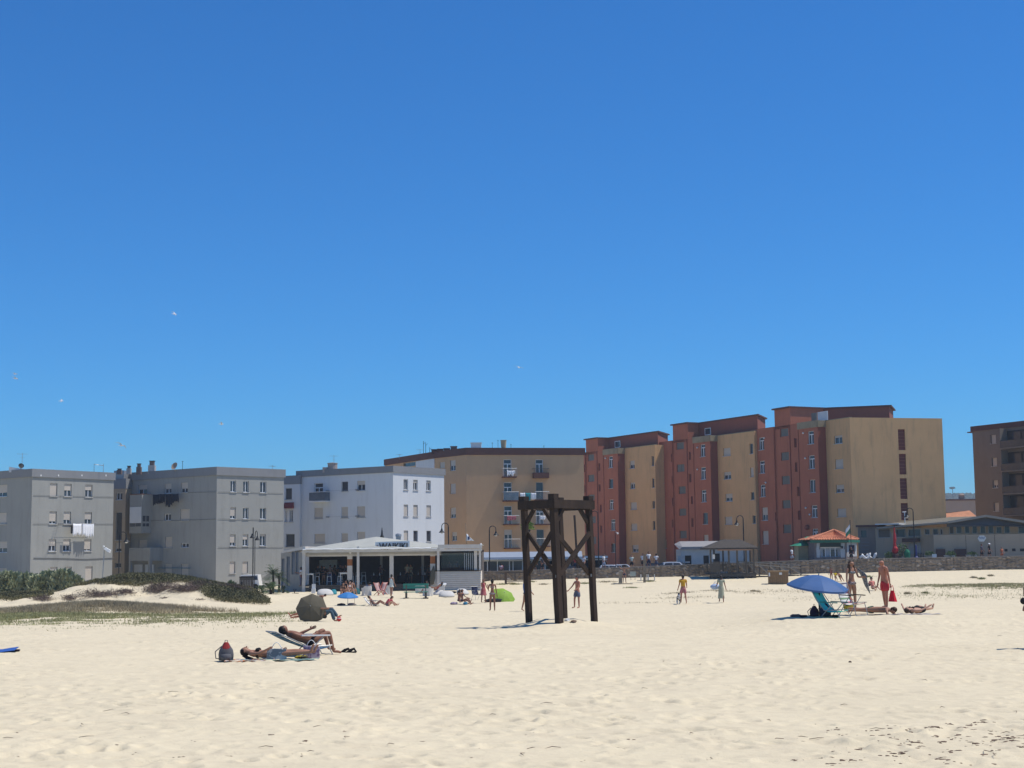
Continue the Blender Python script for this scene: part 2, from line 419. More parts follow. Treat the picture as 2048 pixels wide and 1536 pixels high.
# stone retaining wall
def wall():
    t = thing('retaining_wall', 'long low dark stone retaining wall between beach and promenade', 'wall', (15, WALL_Y, 1))
    st = M('wall_stone', (.235, .19, .145), .9, .45, 1.6, .8, 4.); mo = M('wall_mortar', (.2, .165, .125), .95, .2, 3)
    b = MB(); xs = np.arange(-3.4, 70, 1.0)
    for x in xs:
        z0 = Gs(x, 149) - 1.0; za, zb = float(prom(x)) + .40, float(prom(x + 1)) + .40
        b.hexa([(x, 150.0, z0), (x + 1, 150.0, z0), (x + 1, 150.45, z0), (x, 150.45, z0), (x, 150.0, za), (x + 1, 150.0, zb), (x + 1, 150.45, zb), (x, 150.45, za)])
    b.build('wall_core', mo, t, True)
    b = MB(); x = -3.3
    while x < 70:
        wd = random.uniform(.22, .5); z = Gs(x, 149.5) - .2 + random.uniform(0, .2); top = float(prom(x)) + .38
        while z < top:
            h = random.uniform(.16, .36); b.ball((x + random.uniform(-.05, .05), 150.0, min(z, top - .08)), h * .62, wd / h * random.uniform(.9, 1.25), .19 / h * random.uniform(.4, 1.2), random.uniform(.85, 1.1), 7, 5, .16); z += h
        x += wd
    o = b.build('stone', st, t, True); stuff(o)
    b = MB()
    for k in range(46):
        x = random.uniform(-3, 52); z = random.uniform(Gs(x, 149.5), prom(x) + .2); b.ball((x, 149.93, z), random.uniform(.06, .17), 1.5, .5, .8, 7, 5, .25)
    o = b.build('pale_stone', M('pale_wall_stone', (.33, .29, .25), .9, .2, 2), t, True); stuff(o)
    b = MB()
    for x in xs:
        za, zb = float(prom(x)) + .40, float(prom(x + 1)) + .40
        b.hexa([(x, 149.93, za), (x + 1, 149.93, zb), (x + 1, 150.52, zb), (x, 150.52, za), (x, 149.93, za + .07), (x + 1, 149.93, zb + .07), (x + 1, 150.52, zb + .07), (x, 150.52, za + .07)])
    b.build('coping', M('coping_stone', (.25, .22, .19), .9, .15, 2), t, True)
wall()

# sea air between the camera and the hill
b = MB(); b.box(-1400, 1900, -60, 3000, -1.5, 78); hz = b.build('haze', M('air', (.8, .8, .8))); n = hz.data.materials[0].node_tree; n.nodes.clear(); o_ = n.nodes.new('ShaderNodeOutputMaterial'); pv = n.nodes.new('ShaderNodeVolumePrincipled')
pv.inputs['Color'].default_value = (.86, .93, 1, 1); pv.inputs['Density'].default_value = .00026; n.links.new(pv.outputs[0], o_.inputs['Volume']); stuff(hz)
# ------------------------------------------------------------------ facades
class Face:
    def __init__(s, A, B):
        s.A = Vector((A[0], A[1])); s.B = Vector((B[0], B[1])); s.d = (s.B - s.A).normalized(); s.L = (s.B - s.A).length
        s.n = Vector((s.d.y, -s.d.x))
    def off(s, o): f = Face(s.A, s.B); f.A = s.A + s.n * o; f.B = s.B + s.n * o; return f
    def uz(s, x, y):
        r = ray(x, y); o = Vector((CAM.x, CAM.y)); rr = Vector((r.x, r.y))
        t = (s.A - o).dot(s.n) / rr.dot(s.n); p = o + rr * t
        return (p - s.A).dot(s.d), CAM.z + r.z * t
    def P(s, u, z, o=0):
        q = s.A + s.d * u + s.n * o; return Vector((q.x, q.y, z))
    def rect(s, x0, y0, x1, y1):
        xm, ym = (x0 + x1) / 2, (y0 + y1) / 2
        return s.uz(x0, ym)[0], s.uz(x1, ym)[0], s.uz(xm, y1)[1], s.uz(xm, y0)[1]   # u0,u1,z0,z1
def fbox(b, f, u0, u1, z0, z1, o0, o1):
    return b.hexa([f.P(u0, z0, o1), f.P(u1, z0, o1), f.P(u1, z0, o0), f.P(u0, z0, o0), f.P(u0, z1, o1), f.P(u1, z1, o1), f.P(u1, z1, o0), f.P(u0, z1, o0)])

def facade(b, f, z0, z1, ops):
    """wall face with real openings; ops: (u0,u1,z0,z1,depth)"""
    us = sorted({0, f.L} | {round(o[k], 4) for o in ops for k in (0, 1)}); zs = sorted({z0, z1} | {round(o[k], 4) for o in ops for k in (2, 3)})
    us = [u for u in us if -1e-6 <= u <= f.L + 1e-6]; zs = [z for z in zs if z0 - 1e-6 <= z <= z1 + 1e-6]
    for i in range(len(us) - 1):
        for j in range(len(zs) - 1):
            uc, zc = (us[i] + us[i + 1]) / 2, (zs[j] + zs[j + 1]) / 2
            if any(o[0] < uc < o[1] and o[2] < zc < o[3] for o in ops): continue
            b.add([f.P(us[i], zs[j]), f.P(us[i + 1], zs[j]), f.P(us[i + 1], zs[j + 1]), f.P(us[i], zs[j + 1])], [(0, 1, 2, 3)])
    for (a, c, e, g, dp) in ops:
        q = [f.P(a, e), f.P(c, e), f.P(c, g), f.P(a, g)]; k = [f.P(a, e, -dp), f.P(c, e, -dp), f.P(c, g, -dp), f.P(a, g, -dp)]
        b.add(q + k, [(0, 4, 5, 1), (1, 5, 6, 2), (2, 6, 7, 3), (3, 7, 4, 0), (4, 7, 6, 5)])

def shutter(f, u0, u1, z0, z1, o, mat, par):
    b = MB(); n = max(3, int((z1 - z0) / .11)); h = (z1 - z0) / n
    for k in range(n): fbox(b, f, u0, u1, z0 + k * h + .012, z0 + (k + 1) * h, o - .02, o)
    fbox(b, f, u0, u1, z0, z1, o - .025, o - .02)
    return b.build('shutter', mat, par, True)
def window(bld, f, r, kind, sill=True, frame=None, shut=None, depth=.2):
    u0, u1, z0, z1 = r; fr = frame or FRAME; sh = shut or SHUT
    cov = 0.0
    if kind[0] == 'h': cov = float(kind[1:]); kind = 'o'
    if kind == 'O': kind = 'o'; cov = .12
    b = MB(); t = .055; o0, o1 = -depth + .02, -depth + .08
    if kind in ('o', 's', 'S'):
        for a in ((u0, u1, z0, z0 + t), (u0, u1, z1 - t, z1), (u0, u0 + t, z0 + t, z1 - t), (u1 - t, u1, z0 + t, z1 - t)): fbox(b, f, *a, o0, o1)
        um = (u0 + u1) / 2
        if kind == 'o': fbox(b, f, um - .035, um + .035, z0 + t, z1 - t, o0, o1)
        wn = b.build('window', fr, bld, True)
        if kind == 'o':
            b = MB(); zt = z1 - t - cov * (z1 - z0)
            fbox(b, f, u0 + t, um - .035, z0 + t, zt, o0 + .01, o0 + .02); fbox(b, f, um + .035, u1 - t, z0 + t, zt, o0 + .01, o0 + .02); b.build('pane', GLASS, wn, True)
            if cov > 0: shutter(f, u0 + .02, u1 - .02, zt, z1 - t * .4, -depth + .11, sh, wn)
        else: shutter(f, u0 + .02, u1 - .02, z0 + .02, z1 - .02, -depth + .11, sh, wn)
    elif kind == 'T':     # tall window with fanlight
        zm = z0 + (z1 - z0) * .74
        for a in ((u0, u1, z0, z0 + t), (u0, u1, z1 - t, z1), (u0, u0 + t, z0 + t, z1 - t), (u1 - t, u1, z0 + t, z1 - t), (u0 + t, u1 - t, zm - .05, zm + .05), ((u0 + u1) / 2 - .045, (u0 + u1) / 2 + .045, z0 + t, zm - .05)): fbox(b, f, *a, o0, o1 + .03)
        wn = b.build('window', fr, bld, True); b = MB(); fbox(b, f, u0 + t, u1 - t, z0 + t, z1 - t, o0 - .01, o0); b.build('pane', GLASS, wn, True)
    elif kind == 'd':
        for a in ((u0, u1, z0, z0 + t), (u0, u1, z1 - t, z1), (u0, u0 + t, z0 + t, z1 - t), (u1 - t, u1, z0 + t, z1 - t)): fbox(b, f, *a, o0, o1)
        wn = b.build('window', GREYM, bld, True); b = MB(); fbox(b, f, u0 + t, u1 - t, z0 + t, z1 - t, o0 + .01, o0 + .02); b.build('pane', GLASS, wn, True)
    elif kind == 'l':     # metal louvre screen
        n = max(2, int((u1 - u0) / .16)); h = (u1 - u0) / n
        for k in range(n): fbox(b, f, u0 + k * h + .03, u0 + (k + 1) * h, z0, z1, -depth + .04, -depth + .10)
        fbox(b, f, u0, u1, z0, z1, -depth + .01, -depth + .03)
        um = (u0 + u1) / 2; fbox(b, f, um - .05, um + .05, z0, z1, -depth + .10, -depth + .13)
        wn = b.build('louvre_screen', LOUV, bld, True)
    elif kind == 'x':
        n = max(3, int((z1 - z0) / .14)); h = (z1 - z0) / n
        for k in range(n): fbox(b, f, u0, u1, z0 + k * h + .03, z0 + (k + 1) * h, -depth + .02, -depth + .08)
        wn = b.build('slit_vent', MAROON, bld, True)
    elif kind == 'p':
        n = 6; h = (z1 - z0) / n
        for k in range(n): fbox(b, f, u0, u1, z0 + k * h + .02, z0 + (k + 1) * h, -depth + .02, -depth + .06)
        wn = b.build('maroon_panel', MAROON, bld, True)
    if sill and kind in ('o', 's', 'T', 'd'):
        b = MB(); fbox(b, f, u0 - .07, u1 + .07, z0 - .06, z0 - .003, -depth + .08, .09); b.build('sill', M('sill_stone', (.45, .44, .42), .8, .1), wn, True)
    return (u0, u1, z0, z1, depth)

def px(scale, ox, oy, rows):
    """(x0,x1,y0,y1,kind) in an enlarged crop -> photograph pixels"""
    return [(ox + a / scale, oy + c / scale, ox + b / scale, oy + d / scale, k) for a, b, c, d, k in rows]
def cells(scale, ox, oy, cols, rows, kinds):
    out = []
    for j, (y0, y1) in enumerate(rows):
        for i, (x0, x1) in enumerate(cols):
            k = kinds[j][i]
            if k: out.append((ox + x0 / scale, oy + y0 / scale, ox + x1 / scale, oy + y1 / scale, k))
    return out
def unify(f, rects):
    """snap windows of one row / column to shared sizes"""
    rs = [[*f.rect(*r[:4]), r[4]] for r in rects]
    for r in rs:
        for q in rs:
            if q is not r:
                if abs(q[0] - r[0]) < .22 and abs(q[1] - r[1]) < .22: q[0] = r[0]; q[1] = r[1]
                if abs(q[2] - r[2]) < .2 and abs(q[3] - r[3]) < .2: q[2] = r[2]; q[3] = r[3]
    return rs

def building(name, label, cat, pts, z0, z1, wallm, wins, band=None, back=None, depth=.2, shut=None, frame=None, colors=None, sills=True):
    """pts: plan corners left -> right as seen; wins[i] = pixel rects on face i"""
    base = Vector((sum(p[0] for p in pts) / len(pts), sum(p[1] for p in pts) / len(pts), z0)); t = thing(name, label, cat, base)
    faces = [Face(pts[i], pts[i + 1]) for i in range(len(pts) - 1)]
    walls = {}
    for i, f in enumerate(faces):
        ops = []
        for r in unify(f, wins[i]) if wins and i < len(wins) and wins[i] else []:
            r4 = [max(.02, r[0]), min(f.L - .02, r[1]), max(z0 + .02, r[2]), min(z1 - .02, r[3])]
            if r4[1] - r4[0] < .1 or r4[3] - r4[2] < .1: continue
            ops.append(window(t, f, r4, r[4], depth=depth, shut=shut, frame=frame, sill=sills))
        m = (colors or {}).get(i, wallm); b = walls.setdefault(m.name, (MB(), m))[0]
        facade(b, f, z0, z1, ops)
    fl_, ff_ = faces[-1], faces[0]
    bk = back or ([(pts[0][0] + pts[2][0] - pts[1][0], pts[0][1] + pts[2][1] - pts[1][1])] if len(pts) == 3 else [tuple(Vector(pts[-1]) - fl_.n * 8), tuple(Vector(pts[0]) - ff_.n * 8)])
    b = walls.setdefault(wallm.name, (MB(), wallm))[0]; loop = [pts[-1]] + list(bk) + [pts[0]]
    for i in range(len(loop) - 1):
        a, c = loop[i], loop[i + 1]; b.add([(a[0], a[1], z0), (c[0], c[1], z0), (c[0], c[1], z1), (a[0], a[1], z1)], [(0, 1, 2, 3)])
    for b, m in walls.values(): b.build('wall', m, t, True)
    allp = list(pts) + list(bk)
    b = MB(); n = len(allp); b.add([(p[0], p[1], z1 - .35) for p in allp], [tuple(range(n))]); b.build('roof', M('flat_roof', (.25, .24, .23), .9, .1), t, True)
    if band:
        hgt, bm, pr = band; b = MB(); c = Vector((sum(p[0] for p in allp) / n, sum(p[1] for p in allp) / n))
        out = []
        for k in range(n):
            p0, p1, p2 = (Vector(allp[k - 1][:2]), Vector(allp[k][:2]), Vector(allp[(k + 1) % n][:2]))
            d1 = (p1 - p0).normalized(); d2 = (p2 - p1).normalized(); n1 = Vector((d1.y, -d1.x)); n2 = Vector((d2.y, -d2.x)); m = (n1 + n2)
            out.append(p1 + m / max(.4, m.dot(n1)) * 1.0 * pr)
        inn = [p + (c - p).normalized() * (pr + .25) for p in out]
        for k in range(n):
            k2 = (k + 1) % n; a, d, e, g = out[k], out[k2], inn[k2], inn[k]
            b.hexa([(a.x, a.y, z1 - hgt), (d.x, d.y, z1 - hgt), (e.x, e.y, z1 - hgt), (g.x, g.y, z1 - hgt), (a.x, a.y, z1), (d.x, d.y, z1), (e.x, e.y, z1), (g.x, g.y, z1)])
        b.build('parapet', bm, t, True)
    return t, faces
def P2(x, y, z):
    """plan point where the pixel's ray reaches height z"""
    r = ray(x, y); k = (z - CAM.z) / r.z; return (CAM.x + r.x * k, CAM.y + r.y * k)
def zat(x, y, d): return CAM.z + ray(x, y).z * d
def cable(t, f, pxs, mat=None, r=.015, o=.04):
    b = MB(); b.tube([f.P(*f.uz(x, y), o) for x, y in pxs], r, 5); b.build('cable', mat or M('cable', (.12, .12, .12), .7), t, True)
def cloth_on(f, x0, x1, y0, y1, o, mat, name, label, cat='laundry', wav=.05, ragged=.15):
    u0, zz = f.off(o).uz(x0, y0); u1, _ = f.off(o).uz(x1, y0); z0 = f.off(o).uz((x0 + x1) / 2, y1)[1]
    n = max(4, int((u1 - u0) / .09)); g = []
    jj = [random.uniform(0, ragged) * (zz - z0) for _ in range(n + 1)]; ph = random.uniform(0, 6)
    for i in range(6):
        t = i / 5; g.append([f.P(u0 + (u1 - u0) * k / n, zz - (zz - z0 - jj[k]) * t - .04 * math.sin(math.pi * k / n), o + math.sin(k * 1.9 + ph) * wav * t) for k in range(n + 1)])
    ob = MB().sheet(g, .012).build(name, mat, smooth=True); center(ob); return tag(ob, label, cat)
def tv_antenna(loc, h, label, rz=0.3):
    b = MB(); b.tube([(0, 0, 0), (0, 0, h)], .02, 5); b.tube([(-.5, 0, h - .1), (.5, 0, h - .1)], .014, 4)
    for k in range(6): x = -.45 + k * .18; b.tube([(x, -.3 + k * .02, h - .1), (x, .3 - k * .02, h - .1)], .01, 4)
    b.tube([(-.2, 0, h - .45), (.2, 0, h - .45)], .012, 4)
    o = b.build('roof_antenna', GREYM); o.location = loc; o.rotation_euler = (0, 0, rz); return tag(o, label, 'antenna')

# ---------------------------------------------------------------- 1: left grey block
z1 = zat(65, 937.5, 147)
c0 = P2(0, 942.5, z1); c1 = P2(65, 937.5, z1); c2 = P2(228, 945.5, z1)
c0 = tuple(Vector(c1) + (Vector(c0) - Vector(c1)).normalized() * 12)
Wr = cells(3.84, 0, 880, [(384, 440), (494, 550), (655, 710)], [(332, 430), (548, 645), (762, 855), (975, 1085)],
           [['s', 'h.48', 'h.4'], ['h.75', 'h.62', 'h.55'], ['h.5', 'h.5', 'h.8'], ['s', 's', 's']])
Wl = px(3.84, 0, 880, [(-30, 55, 345, 435, 'h.62'), (-30, 55, 780, 865, 'h.55'), (-30, 50, 560, 645, 's'), (-30, 50, 985, 1080, 's')])
B1, F1 = building('apartment_block', 'pale grey four-storey apartment block with white laundry, at the left edge', 'apartment building', [c0, c1, c2], -.6, z1, GREYW, [Wl, Wr], (.78, BANDG, .13))
f = F1[1]; cable(B1, f, [(66, 991), (120, 992), (180, 993.5), (227, 994)]); cable(B1, f, [(66, 1048), (150, 1048), (227, 1048)]); cable(B1, f, [(67, 1116), (130, 1117), (170, 1118.5), (227, 1116)], r=.03)
b = MB(); fbox(b, F1[1], 0.02, F1[1].L - .02, -.6, zat(228, 1168, 155), 0, .05); fbox(b, F1[0], .02, F1[0].L - .02, -.6, zat(65, 1164, 147), 0, .05); b.build('plinth', plaster('plinth_grey', (.3, .31, .33)), B1, True)
b = MB()
for x in (80, 115, 162, 210): u, z = f.uz(x, 951); fbox(b, f, u - .06, u + .06, z - .09, z + .09, .13, .16)
b.build('scupper', WHITE, B1, True)
# washing lines
b = MB(); g1 = f.off(.75); 
for x in (127, 191): u, z = g1.uz(x, 1047); fbox(b, f, u - .02, u + .02, z - .03, z + .01, 0, .8)
u0, z0 = g1.uz(126, 1047); u1_, _ = g1.uz(192, 1047); b.tube([f.P(u0, z0, .75), f.P(u1_, z0, .75)], .012, 4); b.tube([f.P(u0, z0, .55), f.P(u1_, z0, .55)], .012, 4)
b.build('drying_rack', GREYM, B1, True)
LW = M('white_linen', (.78, .78, .80), .8, .05, 3)
cloth_on(f, 146, 163, 1047, 1073, .75, LW, 'bed_sheet', 'long white sheet beside the dark trousers on the left grey block', ragged=.35)
cloth_on(f, 165, 188, 1047, 1077, .70, LW, 'bed_sheet', 'widest white sheet hung at the right end of the washing line', wav=.09, ragged=.3)
cloth_on(f, 141.5, 146, 1050, 1067, .78, BLACK, 'trousers', 'dark trousers hung left of the white sheets')
tv_antenna(Vector((*P2(44, 935, z1), z1 - .2)), 1.6, 'aerial at the left end of the left grey roof'); 
p = P2(34, 940, z1); b = MB(); b.hexa([(-.9, -.5, 0), (.9, -.5, 0), (.9, .6, 0), (-.9, .6, 0), (-.9, -.5, .55), (.9, -.5, .25), (.9, .6, .25), (-.9, .6, .55)]); o = b.build('solar_panel', M('panel_white', (.6, .6, .6), .3)); o.location = (p[0], p[1] + .8, z1 - .2); tag(o, 'slanted pale panel on the left grey roof', 'solar panel')
def dish(loc, r, label, mat, rz=0):
    b = MB(); b.tube([(0, 0, 0), (0, 0, r * 1.1)], .03, 5); mt = Matrix.Rotation(R(65), 3, 'X')
    b.lathe([(0.01, .0), (r * .5, r * .07), (r, r * .28), (r * .99, r * .31), (r * .5, r * .11), (.01, .04)], (0, 0, r * 1.25), 14, mt)
    b.tube([(0, -.1, r * .7), (0, -r * .9, r * 1.5)], .02, 4); b.cbox((0, -r * .9, r * 1.45), .1, .1, .1)
    o = b.build('satellite_dish', mat); o.location = loc; o.rotation_euler = (0, 0, rz); return tag(o, label, 'satellite dish')
dish(Vector((*P2(42, 937, z1), z1 - .1)), .27, 'dark satellite dish on the left grey roof', DARKM, .5)
b = MB(); 
for sx in (0, .95): b.tube([(sx, 0, 0), (sx, 0, .95)], .025, 5)
b.tube([(0, 0, .9), (.95, 0, .75)], .03, 5); b.tube([(.2, -.2, .85), (.8, .2, .8)], .02, 5)
o = b.build('roof_frame', GREYM); o.location = (*P2(188, 944, z1), z1 - .1); tag(o, 'bare metal frame on the right of the left grey roof', 'metal frame')

# ---------------------------------------------------------------- connector between 1 and 2
z1b = zat(236, 957, 163)
a = P2(222, 958, z1b); c = P2(252, 957, z1b)
Wc = px(3.84, 0, 880, [(893, 940, 405, 460, 'o'), (882, 940, 555, 770, 'd'), (885, 940, 790, 858, 'h.6'), (885, 943, 945, 980, 'd')])
Bc, Fc = building('stair_block', 'narrow ochre wall set back between the two grey blocks', 'building', [a, c], -.6, z1b, BEIGEG, [Wc], (1.1, BANDG, .05))
b = MB(); fbox(b, Fc[0], .3, 1.6, z1b, z1b + .9, -1.4, -.1); b.build('roof_tank', GREYM, Bc, True)

# ---------------------------------------------------------------- 2: middle grey block
z2 = zat(434, 933.5, 155)
d0, d1, d2 = P2(245, 946.5, z2), P2(434, 933.5, z2), P2(568, 939, z2)
Wr = cells(4.8, 220, 900, [(1157, 1210), (1279, 1332), (1442, 1501)], [(294, 403), (551, 660), (809, 922), (1072, 1184)],
           [['o', 'o', 'o'], ['h.7', 'o', 'o'], ['h.66', 'h.4', 'O'], ['s', 's', None]])
Wl = px(4.8, 220, 900, [(270, 357, 337, 430, 'h.4'), (525, 590, 315, 415, 'h.5'), (680, 747, 303, 405, 'h.55'), (533, 597, 612, 676, 'o'), (673, 765, 567, 677, 's'),
                       (275, 357, 865, 942, 's'), (527, 597, 835, 940, 's'), (685, 755, 893, 936, 'o'), (527, 590, 1097, 1200, 's'), (685, 750, 1090, 1200, 's')])
B2, F2 = building('apartment_block', 'pale grey four-storey apartment block behind the dune, dark washing on its side', 'apartment building', [d0, d1, d2], -.6, z2, GREYW, [Wl, Wr], (.86, BANDG, .13))
fl, f = F2
cable(B2, f, [(436, 984), (500, 985), (566, 987)]); cable(B2, f, [(436, 1038), (500, 1039), (566, 1041)]); cable(B2, f, [(436, 1095), (566, 1095)]); cable(B2, fl, [(296, 1041), (360, 1041), (432, 1038)]); cable(B2, fl, [(370, 985), (432, 984)])
cable(B2, fl, [(320, 1136), (385, 1136)], r=.05, mat=M('teal_rail', (.12, .2, .23), .6), o=.3)
# closed bay and porch
def bay(bld, face, x0, x1, ytop, ybot, o, mats, name='bay'):
    g = face.off(o); u0, z1_ = g.uz(x0, ytop); u1, _ = g.uz(x1, ytop); z0_ = g.uz(x0, ybot)[1]
    b = MB(); fbox(b, face, u0, u1, z0_, z1_, 0, o); return b.build(name, mats, bld, True), u0, u1, z0_, z1_
ba, u0, u1, za, zb = bay(B2, fl, 260, 284, 990, 1067, 1.25, GREYW)
g = fl.off(1.25)
bb = MB(); zz0 = g.uz(272, 1053)[1]; zz1 = g.uz(272, 1014)[1]; zm = g.uz(272, 1046)[1]
fbox(bb, fl, u0 + .05, u1 - .05, zm, zz1, 1.25, 1.29); bs = bb.build('bay_shutter', SHUTW, ba, True)
bb = MB(); fbox(bb, fl, u0 + .1, (u0 + u1) / 2 - .05, zz0, zm - .03, 1.25, 1.27); fbox(bb, fl, (u0 + u1) / 2 + .05, u1 - .1, zz0, zm - .03, 1.25, 1.27); bb.build('pane', GLASS, ba, True)
side = Face(tuple(fl.P(u1, 0, 1.25))[:2], tuple(fl.P(u1, 0, 0))[:2])
bb = MB(); 
for k in range(2):
    for r_ in ((zz0, zm - .05), (zm + .15, zm + .75)): fbox(bb, side, .15 + k * .45, .5 + k * .45, r_[0], r_[1], 0, .02)
bb.build('side_pane', GLASS, ba, True)
bb = MB(); fbox(bb, fl, u0 - .02, u1 + .02, zb, zb + .07, 0, 1.3); bb.build('balcony_coping', M('coping_red', (.2, .09, .07), .8), B2, True)
pa, u0, u1, za, zb = bay(B2, fl, 258, 300, 1096, 1122, 1.7, GREYW, 'porch_parapet')
for a_ in (u0, u1 - .3): bb = MB(); fbox(bb, fl, a_, a_ + .3, -.5, za, 1.4, 1.7); bb.build('porch_column', GREYW, B2, True)
for (x0, x1) in ((265, 281), (287, 304)):
    u0_, u1_, zl, zh = fl.off(.3).rect(x0, 1129, x1, 1160); bb = MB(); fbox(bb, fl, u0_, u1_, zl, zh, 0.02, .1); s_ = bb.build('garage_shutter', SHUTW, B2, True)
DKC = M('navy_clothes', (.012, .016, .028), .9, .3, 6)
for i, (x0, x1, y1) in enumerate(((306, 319, 1012), (319.5, 331, 1009), (331.5, 344, 1014), (344.5, 357, 1006))):
    cloth_on(fl, x0, x1, 988 + (i == 0) * 1, y1, .8, DKC, 'dark_garment', ['leftmost', 'second from left', 'third from left', 'rightmost'][i] + ' dark garment on the washing line of the middle grey block', wav=.08, ragged=.28)
b = MB(); gg = fl.off(.8); u0_, z_ = gg.uz(296, 988); u1_, _ = gg.uz(360, 986); b.tube([fl.P(u0_, z_, .8), fl.P(u1_, z_, .8)], .015, 4)
for u in (u0_, u1_): fbox(b, fl, u - .02, u + .02, z_ - .02, z_ + .02, 0, .8)
b.build('drying_rack', GREYM, B2, True)
# roof things
CH = M('chimney_brick', (.16, .12, .11), .85, .2, 3); CHC = M('chimney_pale', (.4, .38, .36), .85, .15)
def chimney(x, ybase, w_, h_, label, mat=CH):
    p = P2(x, ybase, z2); t = thing('chimney', label, 'chimney', (p[0], p[1], z2 - .3)); b = MB(); b.box(-w_ / 2, w_ / 2, -w_ / 2, w_ / 2, 0, h_ * .6 + .3); b.build('stack', mat, t)
    b = MB(); b.box(-w_ * .33, w_ * .33, -w_ * .33, w_ * .33, h_ * .6 + .3, h_ + .3); b.build('flue', CH, t); b = MB(); b.box(-w_ * .42, w_ * .42, -w_ * .42, w_ * .42, h_ + .3, h_ + .36); b.build('chimney_cap', DARKM, t)
chimney(239, 943, .5, .25, 'shortest stub of a chimney on the middle grey roof')
chimney(258, 943, .45, .55, 'second chimney from the left on the middle grey roof', CHC)
chimney(278, 943, .5, .8, 'brown brick chimney, third from left on middle grey roof')
chimney(304, 943, .7, 1.1, 'tallest chimney on the middle grey roof', CHC)
dish(Vector((*P2(350, 939, z2), z2 - .2)), .42, 'tan satellite dish on the middle grey roof', M('dish_tan', (.38, .27, .2), .6), -.6)
b = MB(); b.tube([(0, 0, 0), (0, 0, .95)], .025, 5); b.tube([(-.1, 0, .9), (.1, 0, .9)], .02, 4); o = b.build('mast', DARKM); o.location = (*P2(365, 938, z2), z2 - .1); tag(o, 'plain thin mast on the middle grey roof', 'mast')
tv_antenna(Vector((*P2(545, 938, z2), z2 - .3)), .7, 'small white aerial at the right end of the middle grey roof', 1.2)

# connector between 2 and 3
z2b = zat(583, 951, 172); a = P2(560, 952, z2b); c = P2(600, 950.5, z2b)
Wc = px(4.8, 220, 900, [(1683, 1746, 366, 476, 'd'), (1680, 1700, 575, 690, 'o'), (1722, 1755, 575, 690, 'o'), (1686, 1772, 806, 930, 'd')])
Bd, Fd = building('stair_block', 'pale wall with red awning set back between grey and white blocks', 'building', [a, c], -.6, z2b, WHITEW, [Wc], (1.0, BANDG, .05))
u0_, u1_, zl, zh = Fd[0].rect(570, 1005, 588, 1017); b = MB(); f_ = Fd[0]; b.hexa([f_.P(u0_, zl, .5), f_.P(u1_, zl, .5), f_.P(u1_, zl, .02), f_.P(u0_, zl, .02), f_.P(u0_, zh, .1), f_.P(u1_, zh, .1), f_.P(u1_, zh, .02), f_.P(u0_, zh, .02)]); b.build('awning', M('red_awning', (.25, .05, .045), .8), Bd, True)

# ---------------------------------------------------------------- 3: white block
z3 = zat(786, 931.5, 164); e0, e1, e2 = P2(595, 942, z3), P2(786, 931.5, z3), P2(888, 938, z3)
Wr = cells(4.8, 560, 900, [(1187, 1229), (1279, 1322), (1405, 1448)], [(281, 382), (524, 634), (773, 878)], [['o', 'h.25', 'h.2'], ['s', 's', 's'], ['s', 'd', 'd']])
Wl = px(4.8, 560, 900, [(330, 412, 318, 488, 'T'), (590, 653, 303, 396, 'd'), (740, 817, 292, 393, 'h.35'), (328, 423, 555, 660, 's'), (583, 659, 543, 653, 's'), (749, 823, 534, 645, 's'),
                       (330, 432, 805, 895, 's'), (585, 662, 790, 880, 's'), (750, 828, 785, 870, 's')])
B3, F3 = building('apartment_block', 'white apartment block with grey roof band behind the beach bar', 'apartment building', [e0, e1, e2], -.6, z3, WHITEW, [Wl, Wr], (.72, BANDG, .13))
fl, f = F3
b = MB(); g = fl.off(.9); u0_, zt = g.uz(618, 984.5); u1_, _ = g.uz(649, 984.5); zb_ = g.uz(630, 1002)[1]; fbox(b, fl, u0_, u1_, zb_ - .12, zb_, 0, .9); bl = b.build('balcony', WHITE, B3, True)
b = MB(); fbox(b, fl, u0_, u1_, zb_ + .05, zt - .05, .86, .88); fbox(b, fl, u1_ - .02, u1_, zb_ + .05, zt - .05, .02, .86); b.build('glass_rail', GLASSB, bl, True)
b = MB(); b.tube([fl.P(u0_, zt, .88), fl.P(u1_, zt, .88), fl.P(u1_, zt, 0)], .03, 6); b.build('handrail', WHITE, bl, True)
for y in (981, 1033):
    b = MB(); g = fl.off(.5); u0_, z_ = g.uz(652, y + 1); u1_, _ = g.uz(711, y); b.tube([fl.P(u0_, z_, .5), fl.P(u1_, z_, .5)], .015, 4)
    for u in (u0_, u1_): fbox(b, fl, u - .05, u + .05, z_ - .08, z_ + .08, .0, .5)
    b.build('drying_rack', GREYM, B3, True)
p = P2(663, 938, z3); b = MB(); b.lathe([(.55, 0), (.55, 1.0), (.6, 1.0), (.6, 1.08), (.01, 1.15)], (0, 0, 0), 14); b.box(-1.1, -.5, -.3, .3, 0, .6)
o = b.build('water_tank', M('tank_pinkgrey', (.36, .3, .27), .8)); o.location = (p[0], p[1] + 1, z3 - .35); tag(o, 'round grey pink water tank on the white block roof', 'water tank')
tv_antenna(Vector((p[0] + .2, p[1] + .6, z3)), 1.6, 'aerial beside the round tank on the white block', .2)

